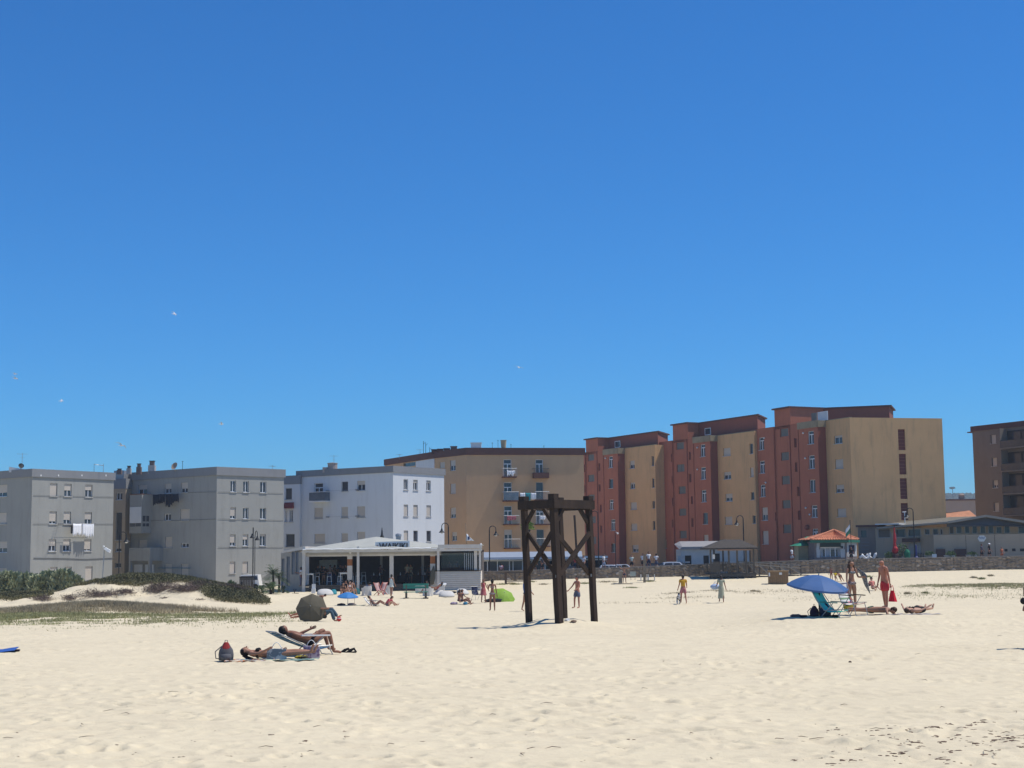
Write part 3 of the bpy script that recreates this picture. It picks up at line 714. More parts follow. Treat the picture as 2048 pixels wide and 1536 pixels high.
# ---------------------------------------------------------------- 4: tan block
z4 = zat(932, 895.5, 179); a0 = P2(870, 902.7, z4); a1 = P2(932, 895.5, z4); a2 = P2(1167, 896, z4)
q = zoomed = lambda L: px(4.8, 760, 860, L)
Wl = q([(672, 725, 290, 390, 'h.5'), (678, 735, 515, 612, 's'), (684, 735, 745, 845, 'h.6'), (688, 738, 980, 1065, 'h.4'), (572, 622, 308, 368, 's')])
Wr = q([(1187, 1262, 283, 448, 'T'), (1190, 1277, 503, 685, 'T'), (1198, 1275, 730, 908, 'T'), (1208, 1282, 957, 1135, 'h.25'), (1495, 1565, 283, 460, 'T'), (1500, 1577, 505, 672, 'd'), (1513, 1585, 745, 905, 'T'), (1515, 1590, 953, 1120, 'd')])
B4, F4 = building('apartment_block', 'tan five-storey apartment block with maroon roof band and balconies', 'apartment building', [a0, a1, a2], -.2, z4, BEIGE, [Wl, Wr], (.85, DKMAROON, .12), sills=False)
f = F4[1]
BRR = M('brown_balcony', (.13, .06, .045), .8, .1)
def balcony(bld, face, x0, x1, yt, yb, o, kind='rail'):
    g = face.off(o); xm = (x0 + x1) / 2; u0_, _ = g.uz(x0, yb); u1_, _ = g.uz(x1, yb); zb_ = g.uz(xm, yb)[1]; zt = g.uz(xm, yt)[1]
    b = MB(); fbox(b, face, u0_, u1_, zb_, zb_ + .14, 0, o); bl = b.build('balcony', BRR if kind != 'white' else WHITE, bld, True)
    zr = zb_ + .16
    if kind == 'solid':
        b = MB(); zs_ = zb_ + .14 + (zt - zb_) * .45; fbox(b, face, u0_, u1_, zb_ + .141, zs_, o - .1, o); fbox(b, face, u0_, u0_ + .1, zb_ + .141, zs_, 0, o - .1); fbox(b, face, u1_ - .1, u1_, zb_ + .141, zs_, 0, o - .1); b.build('parapet', BRR, bl, True); zr = zs_
    if kind == 'glass':
        b = MB(); fbox(b, face, u0_ + .03, u1_ - .03, zr, zt - .05, o - .05, o - .035); b.build('glass_rail', GLASSB, bl, True)
    b = MB(); b.tube([face.P(u0_, zt, 0), face.P(u0_, zt, o - .03), face.P(u1_, zt, o - .03), face.P(u1_, zt, 0)], .025, 5)
    n = int((u1_ - u0_) / .14)
    for k in range(n + 1): u = u0_ + (u1_ - u0_) * k / n; fbox(b, face, u - .008, u + .008, zr, zt, o - .04, o - .024)
    b.build('railing', WHITE if kind != 'solid' else DARKM, bl, True); return bl
for args in ((1006, 1034, 936.5, 955, .9, 'rail'), (1007.5, 1038, 983.5, 1003, .9, 'glass'), (1008.5, 1039, 1031, 1050, .9, 'rail'), (1010, 1041, 1078, 1098, .9, 'rail'),
             (1068, 1098.5, 937, 956, .9, 'solid'), (1071.5, 1098.5, 983, 1001, .9, 'rail'), (1072, 1102, 1031, 1050, .9, 'rail'), (1074, 1101, 1077, 1094, .9, 'rail')): balcony(B4, f, *args)
cloth_on(f, 1014, 1030, 941, 953, .95, LW, 'white_cloth', 'bundled white cloth over the top left balcony rail of tan block', wav=.12, ragged=.6)
TEALC = M('teal_towel', (.03, .24, .27), .85, .1, 4)
for x0, x1, y1, m_, nm in ((1040, 1050, 999, LW, 'white towel nearest the left balcony of the tan block'), (1051, 1061, 1001, TEALC, 'teal towel hung between the balconies of the tan block'), (1062, 1072, 999, LW, 'white towel hung beside the teal one on the tan block')):
    cloth_on(f, x0, x1, 985.5, y1, .8, m_, 'towel', nm, ragged=.1)
cloth_on(f, 1014, 1032, 1032, 1041, .97, M('pink_floral', (.4, .12, .14), .85, .4, 12), 'towel', 'pink towel on the third floor balcony rail of the tan block', ragged=.3)
cloth_on(f, 1080, 1091, 1032, 1040, .97, LW, 'shirt', 'small white shirt drying on the tan block, third row right balcony', ragged=.4)
# rooftop
def roofbox(x, yb, w_, dep, h_, label, mat, name, cat, z=z4, back=1.0):
    p = P2(x, yb, z); b = MB(); b.box(-w_ / 2, w_ / 2, -dep / 2, dep / 2, 0, h_); b.box(-w_ / 2 - .05, w_ / 2 + .05, -dep / 2 - .05, dep / 2 + .05, h_ - .1, h_ + .002)
    o = b.build(name, mat); o.location = (p[0], p[1] + back, z - .35); return tag(o, label, cat)
roofbox(952, 896, 1.25, 1.1, 1.05, 'pale square box on the tan block roof', WHITE, 'roof_hut', 'roof box')
p = P2(1007, 896, z4); b = MB(); b.lathe([(.26, 0), (.36, 1.15), (.4, 1.2), (.01, 1.25)], (0, 0, 0), 14); o = b.build('water_tank', M('tank_ochre', (.40, .33, .22), .8)); o.location = (p[0], p[1] + .8, z4 - .2); tag(o, 'tapered ochre water tank on the tan block roof', 'water tank')
for i, x in enumerate((868, 880, 893)): roofbox(x, 902 - i, .7, .7, .62, ['leftmost', 'middle', 'rightmost'][i] + ' of three low brown chimney stubs on the tan roof', DKMAROON, 'chimney_stub', 'chimney')
roofbox(907, 898, .75, .7, .75, 'reddish chimney right of the three stubs on the tan roof', CH, 'chimney_stub', 'chimney')
for i, (x, h_) in enumerate(((984.6, .7), (996, 1.0), (1022, .5), (1088, .35))):
    p = P2(x, 895.7, z4); b = MB(); b.tube([(0, 0, 0), (0, 0, h_ + .3)], .022, 5); b.tube([(-.12, 0, h_ + .2), (.12, 0, h_ + .2)], .015, 4); o = b.build('mast', DARKM); o.location = (p[0], p[1] + .5, z4 - .3); tag(o, ['thin mast left of the ochre water tank', 'taller mast just left of the ochre water tank', 'short mast right of the ochre water tank', 'tiny mast above the right balconies of the tan block'][i], 'mast')
# wing behind the white block
zw = zat(870, 903.2, 185.5); w0 = P2(770, 919, zw); w1 = P2(869, 903.2, zw)
Bw, Fw = building('apartment_wing', 'wing of the tan block seen above the white roof, maroon band', 'apartment building', [w0, w1], -.2, zw, BEIGE, [q([(225, 340, 310, 350, 'd'), (420, 450, 335, 365, 'o'), (483, 515, 333, 365, 'o')])], (.8, DKMAROON, .12), sills=False)
b = MB(); u0_, z_ = Fw[0].uz(832, 925); fbox(b, Fw[0], u0_, Fw[0].L, z_ - 3, Fw[0].uz(850, 920)[1], 0, .03); b.build('pale_panel', WHITEW, Bw, True)
for i, (x, h_) in enumerate(((846.5, 2.0), (851, 1.8), (859, 1.2))):
    p = P2(x, 907, zw); b = MB(); b.tube([(0, 0, 0), (0, 0, h_)], .03, 5); b.tube([(0, 0, h_ * .8), (.25, 0, h_ * .95)], .02, 4); o = b.build('mast', DARKM); o.location = (p[0], p[1] + .5, zw - .4); tag(o, ['tallest mast on the wing of the tan block', 'second mast on the wing of the tan block', 'shortest mast on the wing of the tan block'][i], 'mast')
tv_antenna(Vector((*P2(840, 909, zw), zw - .3)), 1.0, 'aerial left of the masts on the tan wing', .4)
tv_antenna(Vector((*P2(799, 914, zw), zw - .3)), .7, 'aerial at the far left end of the maroon band', .9)

# ground floor of the tan block: awning and glazed bar front
t = thing('glazed_bar_front', 'low glazed bar front with grey blue awning under the tan block', 'shop front', (4, 166, 1))
ff = Face((col_x(958, 166), 166), (col_x(1214, 166), 166))
b = MB(); zt = zat(1000, 1104, 166); zm_ = zat(1000, 1117, 165); b.hexa([ff.P(0, zm_, 1.3), ff.P(11.3, zm_, 1.3), ff.P(11.3, zm_, 0), ff.P(0, zm_, 0), ff.P(0, zm_ + .12, 1.3), ff.P(11.3, zm_ + .12, 1.3), ff.P(11.3, zt, 0), ff.P(0, zt, 0)]); b.build('awning', M('blue_grey_awning', (.26, .30, .36), .8, .06), t, True)
b = MB(); fbox(b, ff, 0, 11.3, zm_ - .12, zm_, .6, 1.45); fbox(b, ff, 11.35, ff.L, zat(1190, 1116, 165), zat(1190, 1112, 165), -.5, 1.4); b.build('awning_edge', WHITE, t, True)
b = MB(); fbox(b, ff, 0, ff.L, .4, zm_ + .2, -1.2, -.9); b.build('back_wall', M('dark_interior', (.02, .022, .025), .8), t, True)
b = MB(); 
for x in (963, 975, 995, 1019, 1026, 1045, 1064, 1090, 1110, 1140, 1163, 1180, 1205): u, _ = ff.uz(x, 1130); fbox(b, ff, u - .05, u + .05, .6, zm_ - .12, .2, .3)
fbox(b, ff, 0, ff.L, zm_ - .3, zm_ - .15, .18, .31); b.build('mullion', WHITE, t, True)
b = MB(); fbox(b, ff, 0, 7.5, .7, zm_ - .3, .1, .12); b.build('pane', GLASS, t, True)

# ---------------------------------------------------------------- 5-7: stepped red and mustard blocks
def stepped(name, label, P1, P2_, zmain, ztow, xs, cols, extra=None, gable=None, group='red and mustard apartment blocks'):
    """line through two (pixel x, depth) points; xs: left, towerL, towerR, parapetL, returnL, returnR, yellowR"""
    A = Vector((col_x(*P1), P1[1])); B = Vector((col_x(*P2_), P2_[1])); base = Face(A, B)
    def on(f, x):
        return f.uz(x, 1000)[0]
    red = base; yel = base.off(-1.15)
    x0, xt0, xt1, xp, xr0, xr1, xy = xs
    pr = lambda f, x: tuple(f.P(on(f, x), 0))[:2]
    rA, rT0, rT1, rR = pr(red, x0), pr(red, xt0), pr(red, xt1), pr(red, xr0)
    yR = pr(yel, xy); q0 = yel.P(on(red, xr0), 0) ; q0 = (q0.x, q0.y)
    dd = red.n * -.22
    rT0b = (rT0[0] + dd.x, rT0[1] + dd.y); rT1b = (rT1[0] + dd.x, rT1[1] + dd.y)
    pts = [rA, rT0, rT0b, rT1b, rT1, rR, q0, yR]
    colors = {0: REDW, 1: REDW, 2: REDW, 3: REDW, 4: REDW, 5: REDD, 6: YEL}  # the return wall takes the deeper red, its shade painted in
    wins = [[] for _ in range(8)]
    for (a, y0, c, y1, k, fi) in cols: wins[fi].append((a, y0, c, y1, k))
    nb = yel.n
    if gable: pts.append(gable[0]); colors[7] = YEL; wins[7] = gable[1]; bk = [(gable[0][0] - nb.x * 0 - 3, gable[0][1] + 14), (rA[0] + 9, rA[1] + 4)]
    else: bk = [(yR[0] + 9, yR[1] + 5), (rA[0] + 9, rA[1] + 5)]
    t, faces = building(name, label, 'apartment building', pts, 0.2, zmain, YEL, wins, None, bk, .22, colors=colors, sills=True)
    # tower above and set-back penthouse with projecting maroon eaves
    b = MB(); tw = [rT0b, rT1b, (rT1b[0] + 4.5, rT1b[1] + 2.2), (rT0b[0] + 4.5, rT0b[1] + 2.2)]
    b.poly(tw, zmain - .36, ztow - .18); b.build('stair_tower', REDW, t, True)
    pen = base.off(-2.0); p0 = pen.P(on(pen, xt1) - .5, 0); endx = extra['end'] if extra else xy
    pe = P2(endx, extra['ytop'] if extra else 0, ztow) if extra else tuple(pen.P(on(pen, xy) + .8, 0))[:2]
    pp = [(p0.x, p0.y), pe, (pe[0] + 2.0, pe[1] + 6), (p0.x + 5, p0.y + 5)]
    b = MB(); b.poly(pp, zmain - .36, ztow - .18); pent = b.build('penthouse', REDD, t, True)
    ev = MB()
    def eave(pl, o=.35):
        cx = sum(p[0] for p in pl) / len(pl); cy = sum(p[1] for p in pl) / len(pl)
        return [(p[0] + (p[0] - cx) / math.hypot(p[0] - cx, p[1] - cy) * o, p[1] + (p[1] - cy) / math.hypot(p[0] - cx, p[1] - cy) * o) for p in pl]
    ev.poly(eave(tw), ztow - .18, ztow); ev.poly(eave(pp), ztow - .176, ztow - .003); ev.build('eaves', DKMAROON, t, True)
    # mossy concrete parapet
    b = MB(); u0_, u1_ = on(red, xp), on(red, xr0); fbox(b, red, u0_, u1_ + .02, zmain - .75, zmain + .05, -.3, .10)
    rf = Face(rR, q0); fbox(b, rf, -.02, rf.L, zmain - .75, zmain + .05, -.3, .08); b.build('parapet', CONC, t, True)
    b = MB(); u0_ = .0; yf = faces[6]; fbox(b, yf, 0.05, yf.L - .05, zmain - .02, zmain + .06, -.4, .05); b.build('roof_edge', CONC, t, True)
    b = MB(); b.tube([red.P(on(red, xt1) + .12, .3, .05), red.P(on(red, xt1) + .12, zmain, .05)], .05, 6); b.tube([red.P(on(red, xp) + .1, .3, .05), red.P(on(red, xp) + .1, zmain - .8, .05)], .03, 6); b.build('drainpipe', REDD, t, True)
    t['group'] = group
    return t, base, faces, pen
def wcols(sc, ox, oy, spec):
    out = []
    for fi, kinds, lst in spec:
        for k, (a, c, y0, y1) in zip(kinds, lst): out.append((ox + a / sc, oy + y0 / sc, ox + c / sc, oy + y1 / sc, k, fi))
    return out
# block C (nearest)
cC = wcols(4.266, 1480, 790, [
    (0, ['T', 'T', 'T', 'h.55', 's'], [(162, 205, 362, 468), (172, 217, 562, 668), (182, 225, 765, 868), (187, 237, 960, 1070), (192, 243, 1160, 1272)]),
    (0, ['x'] * 4, [(288, 304, 392, 467), (292, 306, 595, 668), (296, 308, 797, 875), (298, 310, 998, 1073)]),
    (2, ['l'] * 5, [(343, 412, 283, 353), (350, 422, 487, 557), (358, 432, 690, 762), (362, 432, 897, 967), (366, 432, 1105, 1178)]),
    (4, ['x'] * 4, [(462, 484, 370, 445), (473, 495, 575, 655), (487, 509, 783, 862), (492, 513, 987, 1065)]),
    (4, ['T', 'T', 'o', 'T', 'T'], [(580, 630, 308, 418), (590, 640, 515, 628), (598, 648, 722, 832), (610, 660, 942, 1045), (620, 668, 1142, 1245)]),
    (6, ['h.2', 's', 'h.5', 's'], [(803, 873, 345, 415), (805, 885, 548, 628), (820, 890, 765, 832), (830, 905, 968, 1040)])])
zC = zat(1705, 831.7, 172)
gp = P2(1884, 836.8, zC)
gw = px(4.266, 1480, 790, [(1350, 1410, 292, 470, 'p'), (1362, 1424, 502, 678, 'p'), (1373, 1435, 710, 887, 'p'), (1385, 1447, 922, 1068, 'p')])
tC, baseC, fC, penC = stepped('stepped_block', 'nearest red and mustard block with four maroon panels on its gable', (1522, 189.5), (1620, 180), zC, zat(1545, 820, 188), (1505, 1551, 1583, 1600, 1640, 1657, 1705), cC, {'end': 1778, 'ytop': 810}, (gp, gw))
cB = wcols(4.8, 1150, 840, [
    (0, ['T', 'h.6', 'd', 'h.5', 'o'], [(803, 850, 290, 400), (810, 855, 500, 608), (818, 865, 712, 815), (822, 872, 915, 1040), (833, 880, 1150, 1230)]),
    (0, ['x'] * 4, [(922, 938, 325, 402), (925, 940, 535, 612), (927, 941, 745, 820), (929, 942, 957, 1033)]),
    (2, ['l'] * 5, [(972, 1045, 210, 282), (982, 1055, 425, 497), (995, 1062, 637, 708), (1003, 1070, 850, 918), (1008, 1076, 1063, 1135)]),
    (4, ['x'] * 4, [(1092, 1112, 305, 382), (1103, 1123, 517, 597), (1112, 1133, 732, 807), (1120, 1140, 943, 1025)]),
    (4, ['T', 'T', 'T', 'd', 's'], [(1203, 1250, 235, 352), (1212, 1262, 453, 570), (1222, 1268, 672, 787), (1230, 1276, 890, 1000), (1238, 1285, 1103, 1200)]),
    (6, ['s', 'h.4', 'h.5', 's'], [(1422, 1492, 268, 345), (1435, 1502, 497, 568), (1445, 1512, 707, 780), (1447, 1517, 927, 1003)]),
    (6, ['d', 's', 'd', 'd'], [(1676, 1708, 225, 325), (1690, 1715, 455, 545), (1695, 1722, 680, 765), (1705, 1735, 905, 985)])])
zB = zat(1437, 869.5, 195)
tB, baseB, fB, penB = stepped('stepped_block', 'middle one of the three red and mustard blocks', (1325, 207), (1418, 197), zB, zat(1340, 850, 205.5), (1306, 1346, 1376, 1389, 1423, 1438, 1512), cB)
cA = wcols(4.8, 1150, 840, [
    (0, ['x'] * 2, [(85, 100, 430, 500), (92, 106, 625, 695)]),
    (2, ['l'] * 5, [(122, 182, 330, 390), (128, 190, 525, 592), (133, 192, 715, 765), (140, 200, 925, 990), (146, 206, 1120, 1190)]),
    (4, ['x'] * 4, [(224, 242, 415, 487), (232, 250, 617, 685), (238, 257, 813, 887), (245, 262, 1015, 1083)]),
    (4, ['T', 'd', 'T', 'T', 'd'], [(323, 362, 350, 458), (325, 372, 565, 655), (335, 377, 765, 860), (345, 387, 955, 1060), (355, 397, 1185, 1270)]),
    (6, ['h.5', 'h.2', 's', 's', 'h.5'], [(525, 572, 390, 465), (533, 580, 600, 660), (533, 593, 790, 860), (540, 600, 995, 1060), (550, 610, 1200, 1268)]),
    (6, ['d'] * 4, [(735, 757, 345, 440), (740, 760, 560, 650), (745, 765, 768, 850), (755, 775, 970, 1055)])])
zA = zat(1250, 895, 210.5)
tA, baseA, fA, penA = stepped('stepped_block', 'farthest red and mustard block, right beside the tan one', (1200, 216.5), (1264, 209), zA, zat(1165, 877, 219), (1166, 1171, 1195, 1208, 1237, 1251, 1312), cA)
for t_, pen_, r_ in ((tC, penC, (1636, 823, 1656, 841)), (tB, penB, (1410, 856, 1422, 870)), (tA, penA, (1230, 882, 1241, 895))):
    pf = pen_.off(.02); u0_, u1_, za_, zb_ = pf.rect(*r_); b = MB()
    for a_ in ((u0_, u1_, za_, za_ + .08), (u0_, u1_, zb_ - .08, zb_), (u0_, u0_ + .08, za_ + .08, zb_ - .08), (u1_ - .08, u1_, za_ + .08, zb_ - .08)): fbox(b, pf, *a_, 0, .05)
    wn = b.build('penthouse_window', FRAME, t_, True); b = MB(); fbox(b, pf, u0_ + .08, u1_ - .08, za_ + .08, zb_ - .08, 0.0, .02); b.build('pane', GLASS if t_ is not tC else SHUTW, wn, True)
# gas flue cowls and AC cowls on walls
b = MB()
for f_, sc_, ox, oy, L in ((baseC, 4.266, 1480, 790, [(212, 368), (545, 325), (563, 540), (225, 748), (567, 963), (600, 1020)]), (baseB, 4.8, 1150, 840, [(1180, 265), (1180, 475)]), (baseA, 4.8, 1150, 840, [(298, 368)])):
    for a_, c_ in L:
        u, z = f_.uz(ox + a_ / sc_, oy + c_ / sc_); 
        bb = MB(); p = f_.P(u, z, .12); bb.tube([f_.P(u, z, -.02), p], .07, 6); bb.ball(p, .12, n=7, m=5); bb.build('flue_cowl', WHITE, tC if f_ is baseC else (tB if f_ is baseB else tA), True)
u, z = baseC.uz(1616, 1055); bb = MB(); bb.ball(baseC.P(u, z, .15), .32, 1, 1, 1, 10, 6); bb.build('dish', REDD, tC, True)
# louvre box on penthouse C
pf = penC.off(.03); u0_, u1_, za_, zb_ = pf.rect(1624, 826, 1634, 841); b = MB(); fbox(b, pf, u0_, u1_, za_, zb_, 0, .1); b.build('louvre_screen', LOUV, tC, True)

# ---------------------------------------------------------------- 8: brown block at the right edge
z8 = zat(1944, 853, 187); h0 = P2(1944, 853, z8); h1 = P2(2048, 841.5, z8); h1 = tuple(Vector(h0) + (Vector(h1) - Vector(h0)) * 1.9)
qq = lambda L: px(4.388, 1700, 830, L)
B8, F8 = building('apartment_block', 'dark brown apartment block with deep balconies, cut off by the right edge', 'apartment building', [h0, h1], 0, z8, BROWNW, [qq([(1235, 1280, 175, 250, 's'), (1240, 1282, 375, 450, 's'), (1250, 1295, 572, 640, 'h.6'), (1265, 1305, 770, 845, 's')])], (.62, DKMAROON, .15), depth=.25)
f = F8[0]; b = MB(); e = Face(tuple(f.P(-.01, 0))[:2], tuple(f.P(.5, 0))[:2]); fbox(b, f, -.9, .3, z8 - .75, z8 - .62, -1.6, .0); b.build('side_eave', DKMAROON, B8, True)
# deep balconies
rows8 = [(861, 897), (904, 943), (947, 988), (990, 1031)]
uL = f.off(1.3).uz(1999, 900)[0]
for (y0, y1) in rows8:
    zb_ = f.uz(2010, y1)[1]; zt_ = f.uz(2010, y0)[1]
    b = MB(); fbox(b, f, uL, f.L - .2, zb_ - .15, zb_ + .02, 0.02, 1.3); bl = b.build('balcony', BROWNW, B8, True)
    b = MB(); fbox(b, f, uL + .1, f.L - .3, zb_ + .02, zt_ - .1, .005, .06); b.build('recess_shade_panel', M('recess_shade', (.03, .026, .024), .7), bl, True)  # dark sheet on the wall paints the shade of the deep balcony
    b = MB(); fbox(b, f, uL + .9, uL + 2.3, zb_ + .02, zt_ - .3, .06, .1); fbox(b, f, uL + 2.6, uL + 4.2, zb_ + .02, zt_ - .3, .06, .1); b.build('pane', GLASS, bl, True)
    b = MB(); fbox(b, f, uL + .06, f.L - .25, zb_ + .06, zb_ + .85, 1.24, 1.26); fbox(b, f, uL + .04, uL + .06, zb_ + .06, zb_ + .85, .1, 1.24); b.build('glass_rail', GLASS, bl, True)
    for a_ in (uL, uL + 4.4): b = MB(); fbox(b, f, a_, a_ + .12, zb_ + .02, zt_ + .2, .07, 1.2); b.build('partition', BROWNW, bl, True)

# ---------------------------------------------------------------- far house and tiled roof in the gap
t = thing('flat_roofed_house', 'distant brown flat-roofed house in the gap before the brown block', 'house', (*gx(1925, 300)[:2], 0)); X0, X1 = col_x(1880, 300), col_x(1962, 300)
ff = Face((X0, 300), (X1, 300)); zt = zat(1925, 1001, 300); b = MB(); facade(b, ff, 0, zt, [(3.2, 4.2, zt - 2.6, zt - 1.4, .2), (6, 7.2, zt - 2.9, zt - 1.6, .2)]); b.poly([(X0, 300.02), (X1, 300.02), (X1, 308), (X0, 308)], 0, zt); b.build('wall', plaster('dun_wall', (.30, .22, .18)), t, True)
b = MB(); b.box(X0 + 2.0, X1, 299.8, 308, zt, zt + .3); b.build('roof_edge', DKMAROON, t, True); b = MB(); b.box(X0 + 4.7, X0 + 5.6, 301, 302, zt, zt + 1.1); b.lathe([(.7, zt + 1.1), (.3, zt + 1.4), (.01, zt + 1.5)], (X0 + 5.15, 301.5, 0), 6); b.build('chimney', plaster('dun_wall', (.30, .22, .18)), t, True)
t = thing('tile_roofed_shed', 'low shed with sunlit orange roof in the gap left of the brown block', 'shed', (*gx(1925, 205)[:2], 1)); X0, X1 = col_x(1893, 205), col_x(1960, 205)
b = MB(); b.box(X0, X1, 205, 209, 0, zat(1925, 1036, 205)); b.build('wall', BROWNW, t, True); za_, zb_ = zat(1925, 1037, 205), zat(1925, 1025.5, 209)
b = MB(); b.hexa([(X0, 204.8, za_ - .1), (X1, 204.8, za_ - .1), (X1, 209, zb_ - .1), (X0, 209, zb_ - .1), (X0, 204.8, za_), (X1, 204.8, za_), (X1, 209, zb_ + .3), (X0, 209, zb_ - .2)]); b.build('roof', M('orange_tiles_far', (.45, .2, .10), .85, .25, 1.5), t, True)
p = at(1905, 978, 1500); b = MB(); b.tube([(p.x, p.y, 50), (p.x, p.y, p.z)], .3, 5); b.ball((p.x, p.y, p.z + 1), 2.4, 1.3, 1, .5, 8, 5, .2); o = b.build('lone_pine', M('pine_crowns', (.035, .06, .045))); center(o); tag(o, 'lone pine silhouette on the distant hilltop', 'tree')
# ================================================================ beach bar
D0 = 135.0
def bx(x): return col_x(x, D0)
def bz(x, y, d=D0): return zat(x, y, d)
bar = thing('beach_bar', 'long white wooden beach bar with open terrace and clapboard end', 'beach bar', (-11, D0, 0))
TIMB = M('white_timber', (.60, .56, .50), .75, .08, 2, .2, 12)
CLAP = M('clapboard_grey', (.74, .67, .57), .8, .08, 2, .2, 12)
FAB = M('awning_fabric', (.40, .40, .35), .8, .08, 1)
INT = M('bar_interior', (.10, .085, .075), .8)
xl, xr = bx(606), bx(962)
zf = bz(700, 1170)           # deck top
b = MB(); b.box(xl, bx(862), D0 + .1, D0 + 13, zf - .12, zf); b.build('deck', WOODG, bar, True)
b = MB(); n = 4
for k in range(n): z0_ = -.35 + k * (zf + .2) / n; b.box(xl, bx(862), D0 + .12, D0 + .2, z0_ + .02, z0_ + (zf + .2) / n)
stuff(b.build('deck_skirt', WOODG, bar, True))
ztop = bz(700, 1097); zb1 = bz(700, 1109)
posts = [(604.5, 610.5, 1093, 1186, 0), (713.5, 718.5, 1093, 1184, 0), (778, 786, 1100, 1172, .5), (874, 879, 1097, 1172, -.1), (948, 954, 1101, 1142, .05), (957.5, 962, 1094, 1142, -.05)]
for (a, c, y0, y1, o) in posts:
    b = MB(); b.box(bx(a), bx(c), D0 + o, D0 + o + .28, -.3 if y1 > 1180 else bz(700, y1) - .05, bz(a, y0)); b.build('post', TIMB, bar, True)
OR = M('orange_panel', (.34, .13, .045), .8, .1)
for (a, c, y0, ya, yb, y1) in ((693, 703, 1106, 1118.5, 1131.5, 1160), (859.5, 869.5, 1098, 1112.5, 1127.5, 1142)):
    b = MB(); za, zb, zc, zd = bz(a, y1), bz(a, yb), bz(a, ya), bz(a, y0); b.box(bx(a), bx(c), D0 + .6, D0 + .9, za, zb); b.box(bx(a), bx(c), D0 + .6, D0 + .9, zc, zd); pl = b.build('pillar', TIMB, bar, True)
    b = MB(); b.box(bx(a), bx(c), D0 + .6, D0 + .9, zb, zc); b.build('painted_band', OR, pl, True)
b = MB(); b.box(xl - .1, xr + .1, D0 - .15, D0 + .1, bz(800, 1103.5), bz(800, 1099)); b.box(xl, xr, D0 + .55, D0 + .7, bz(800, 1111.5), bz(800, 1107.5)); b.box(bx(876), xr + .1, D0 - .2, D0 - .05, bz(920, 1097), bz(920, 1089)); b.build('beam', TIMB, bar, True)
b = MB(); b.box(xl, xr, D0 + .3, D0 + .5, bz(800, 1107.3), bz(800, 1103.7)); b.build('awning_roll', M('awning_roll', (.40, .38, .35), .8), bar, True)
# fabric roof: low gable, scalloped front edge
g = []; n = 60
for i, (y, f_) in enumerate(((D0 - .2, 0), (D0 + 2.2, .35), (D0 + 5, 1), (D0 + 13, .8))):
    row = []
    for k in range(n + 1):
        x = xl + (xr - xl) * k / n; xp = 606 + (962 - 606) * k / n
        base = bz(700, 1098.5) + .03 * math.sin(k * .9); rid = float(np.interp(xp, [606, 742, 885, 962], [1095.5, 1073.5, 1091, 1088.5]))
        zr = zat(xp, rid, D0 + 5); row.append((x, y, base + (zr - base) * f_ if i else base + .0 + .05 * abs(math.sin(k * .45))))
    g.append(row)
b = MB().sheet(g, .04); b.build('fabric_roof', FAB, bar, True, True)
b = MB(); b.tube([(xl + (bx(862) - xl) * k / 30, D0 - .22, bz(700, 1099.3) + .05 * abs(math.sin(k * .9)) + .02) for k in range(31)], .07, 6); b.build('roof_hem', M('bright_hem', (.74, .74, .72), .6), bar, True)
b = MB(); b.box(bx(745), bx(756), D0 + 4.6, D0 + 4.9, zat(750, 1098, D0 + 5), zat(750, 1077, D0 + 5)); b.build('ridge_post', TIMB, bar, True)
# back and side walls inside
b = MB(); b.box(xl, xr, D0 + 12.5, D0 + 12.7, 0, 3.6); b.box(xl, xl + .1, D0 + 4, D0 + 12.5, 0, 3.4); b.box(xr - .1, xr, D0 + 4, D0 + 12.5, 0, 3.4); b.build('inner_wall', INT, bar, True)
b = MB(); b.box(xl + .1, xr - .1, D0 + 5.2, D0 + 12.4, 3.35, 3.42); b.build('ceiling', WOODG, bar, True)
b = MB(); b.box(xl + .3, bx(651), D0 + 9, D0 + 9.1, zat(630, 1138, D0 + 9), zat(630, 1120, D0 + 9)); b.build('light_blind', M('pale_window_light', (.75, .78, .74), .7), bar, True)  # pale panel stands in for daylight through a window in the back wall
for a_, c_ in ((836, 5), (748, 6)): b = MB(); b.box(bx(a_), bx(a_ + 5), D0 + c_, D0 + c_ + .2, zf, 3.3); b.build('inner_post', M('grey_post', (.3, .3, .3), .7), bar, True)
# clapboard dado, right end
xa = bx(861); zt_ = bz(910, 1142); b = MB(); n = 11
for k in range(n):
    z0_ = -.3 + (zt_ + .3) * k / n; z1_ = -.3 + (zt_ + .3) * (k + 1) / n; b.hexa([(xa, D0 - .06, z0_), (xr, D0 - .06, z0_), (xr, D0 + .2, z0_), (xa, D0 + .2, z0_), (xa, D0 + .03, z1_ - .03), (xr, D0 + .03, z1_ - .03), (xr, D0 + .2, z1_ - .03), (xa, D0 + .2, z1_ - .03)])
stuff(b.build('clapboard', CLAP, bar, True))
b = MB(); b.box(xr - .2, xr - .002, D0 + .2, D0 + 5, -.3, zt_ - .02); b.box(xa, xr, D0 + .16, D0 + .2, -.3, zt_ - .03); b.build('side_cladding', CLAP, bar, True)
b = MB(); b.box(xa - .1, xr + .05, D0 - .12, D0 + .3, zt_, zt_ + .06); b.box(bx(884), bx(940), D0 + .35, D0 + .6, zt_ + .06, zt_ + .3); b.build('counter', WOOD, bar, True)
b = MB(); 
for x in (928, 932, 936, 940, 944, 948): b.box(bx(x), bx(x + 1.5), D0 + .32, D0 + .36, zt_ + .1, bz(940, 1106))
b.box(bx(882), bx(948), D0 + .3, D0 + .4, bz(900, 1106), bz(900, 1102.5)); b.build('glazing_bars', GREYM, bar, True)
b = MB(); b.box(bx(882), bx(948), D0 + .42, D0 + .44, zt_ + .1, bz(900, 1106)); gl = b.build('window_glass', M('bar_window_glass', (.05, .07, .07), .08, .4, 1.2), bar, True)
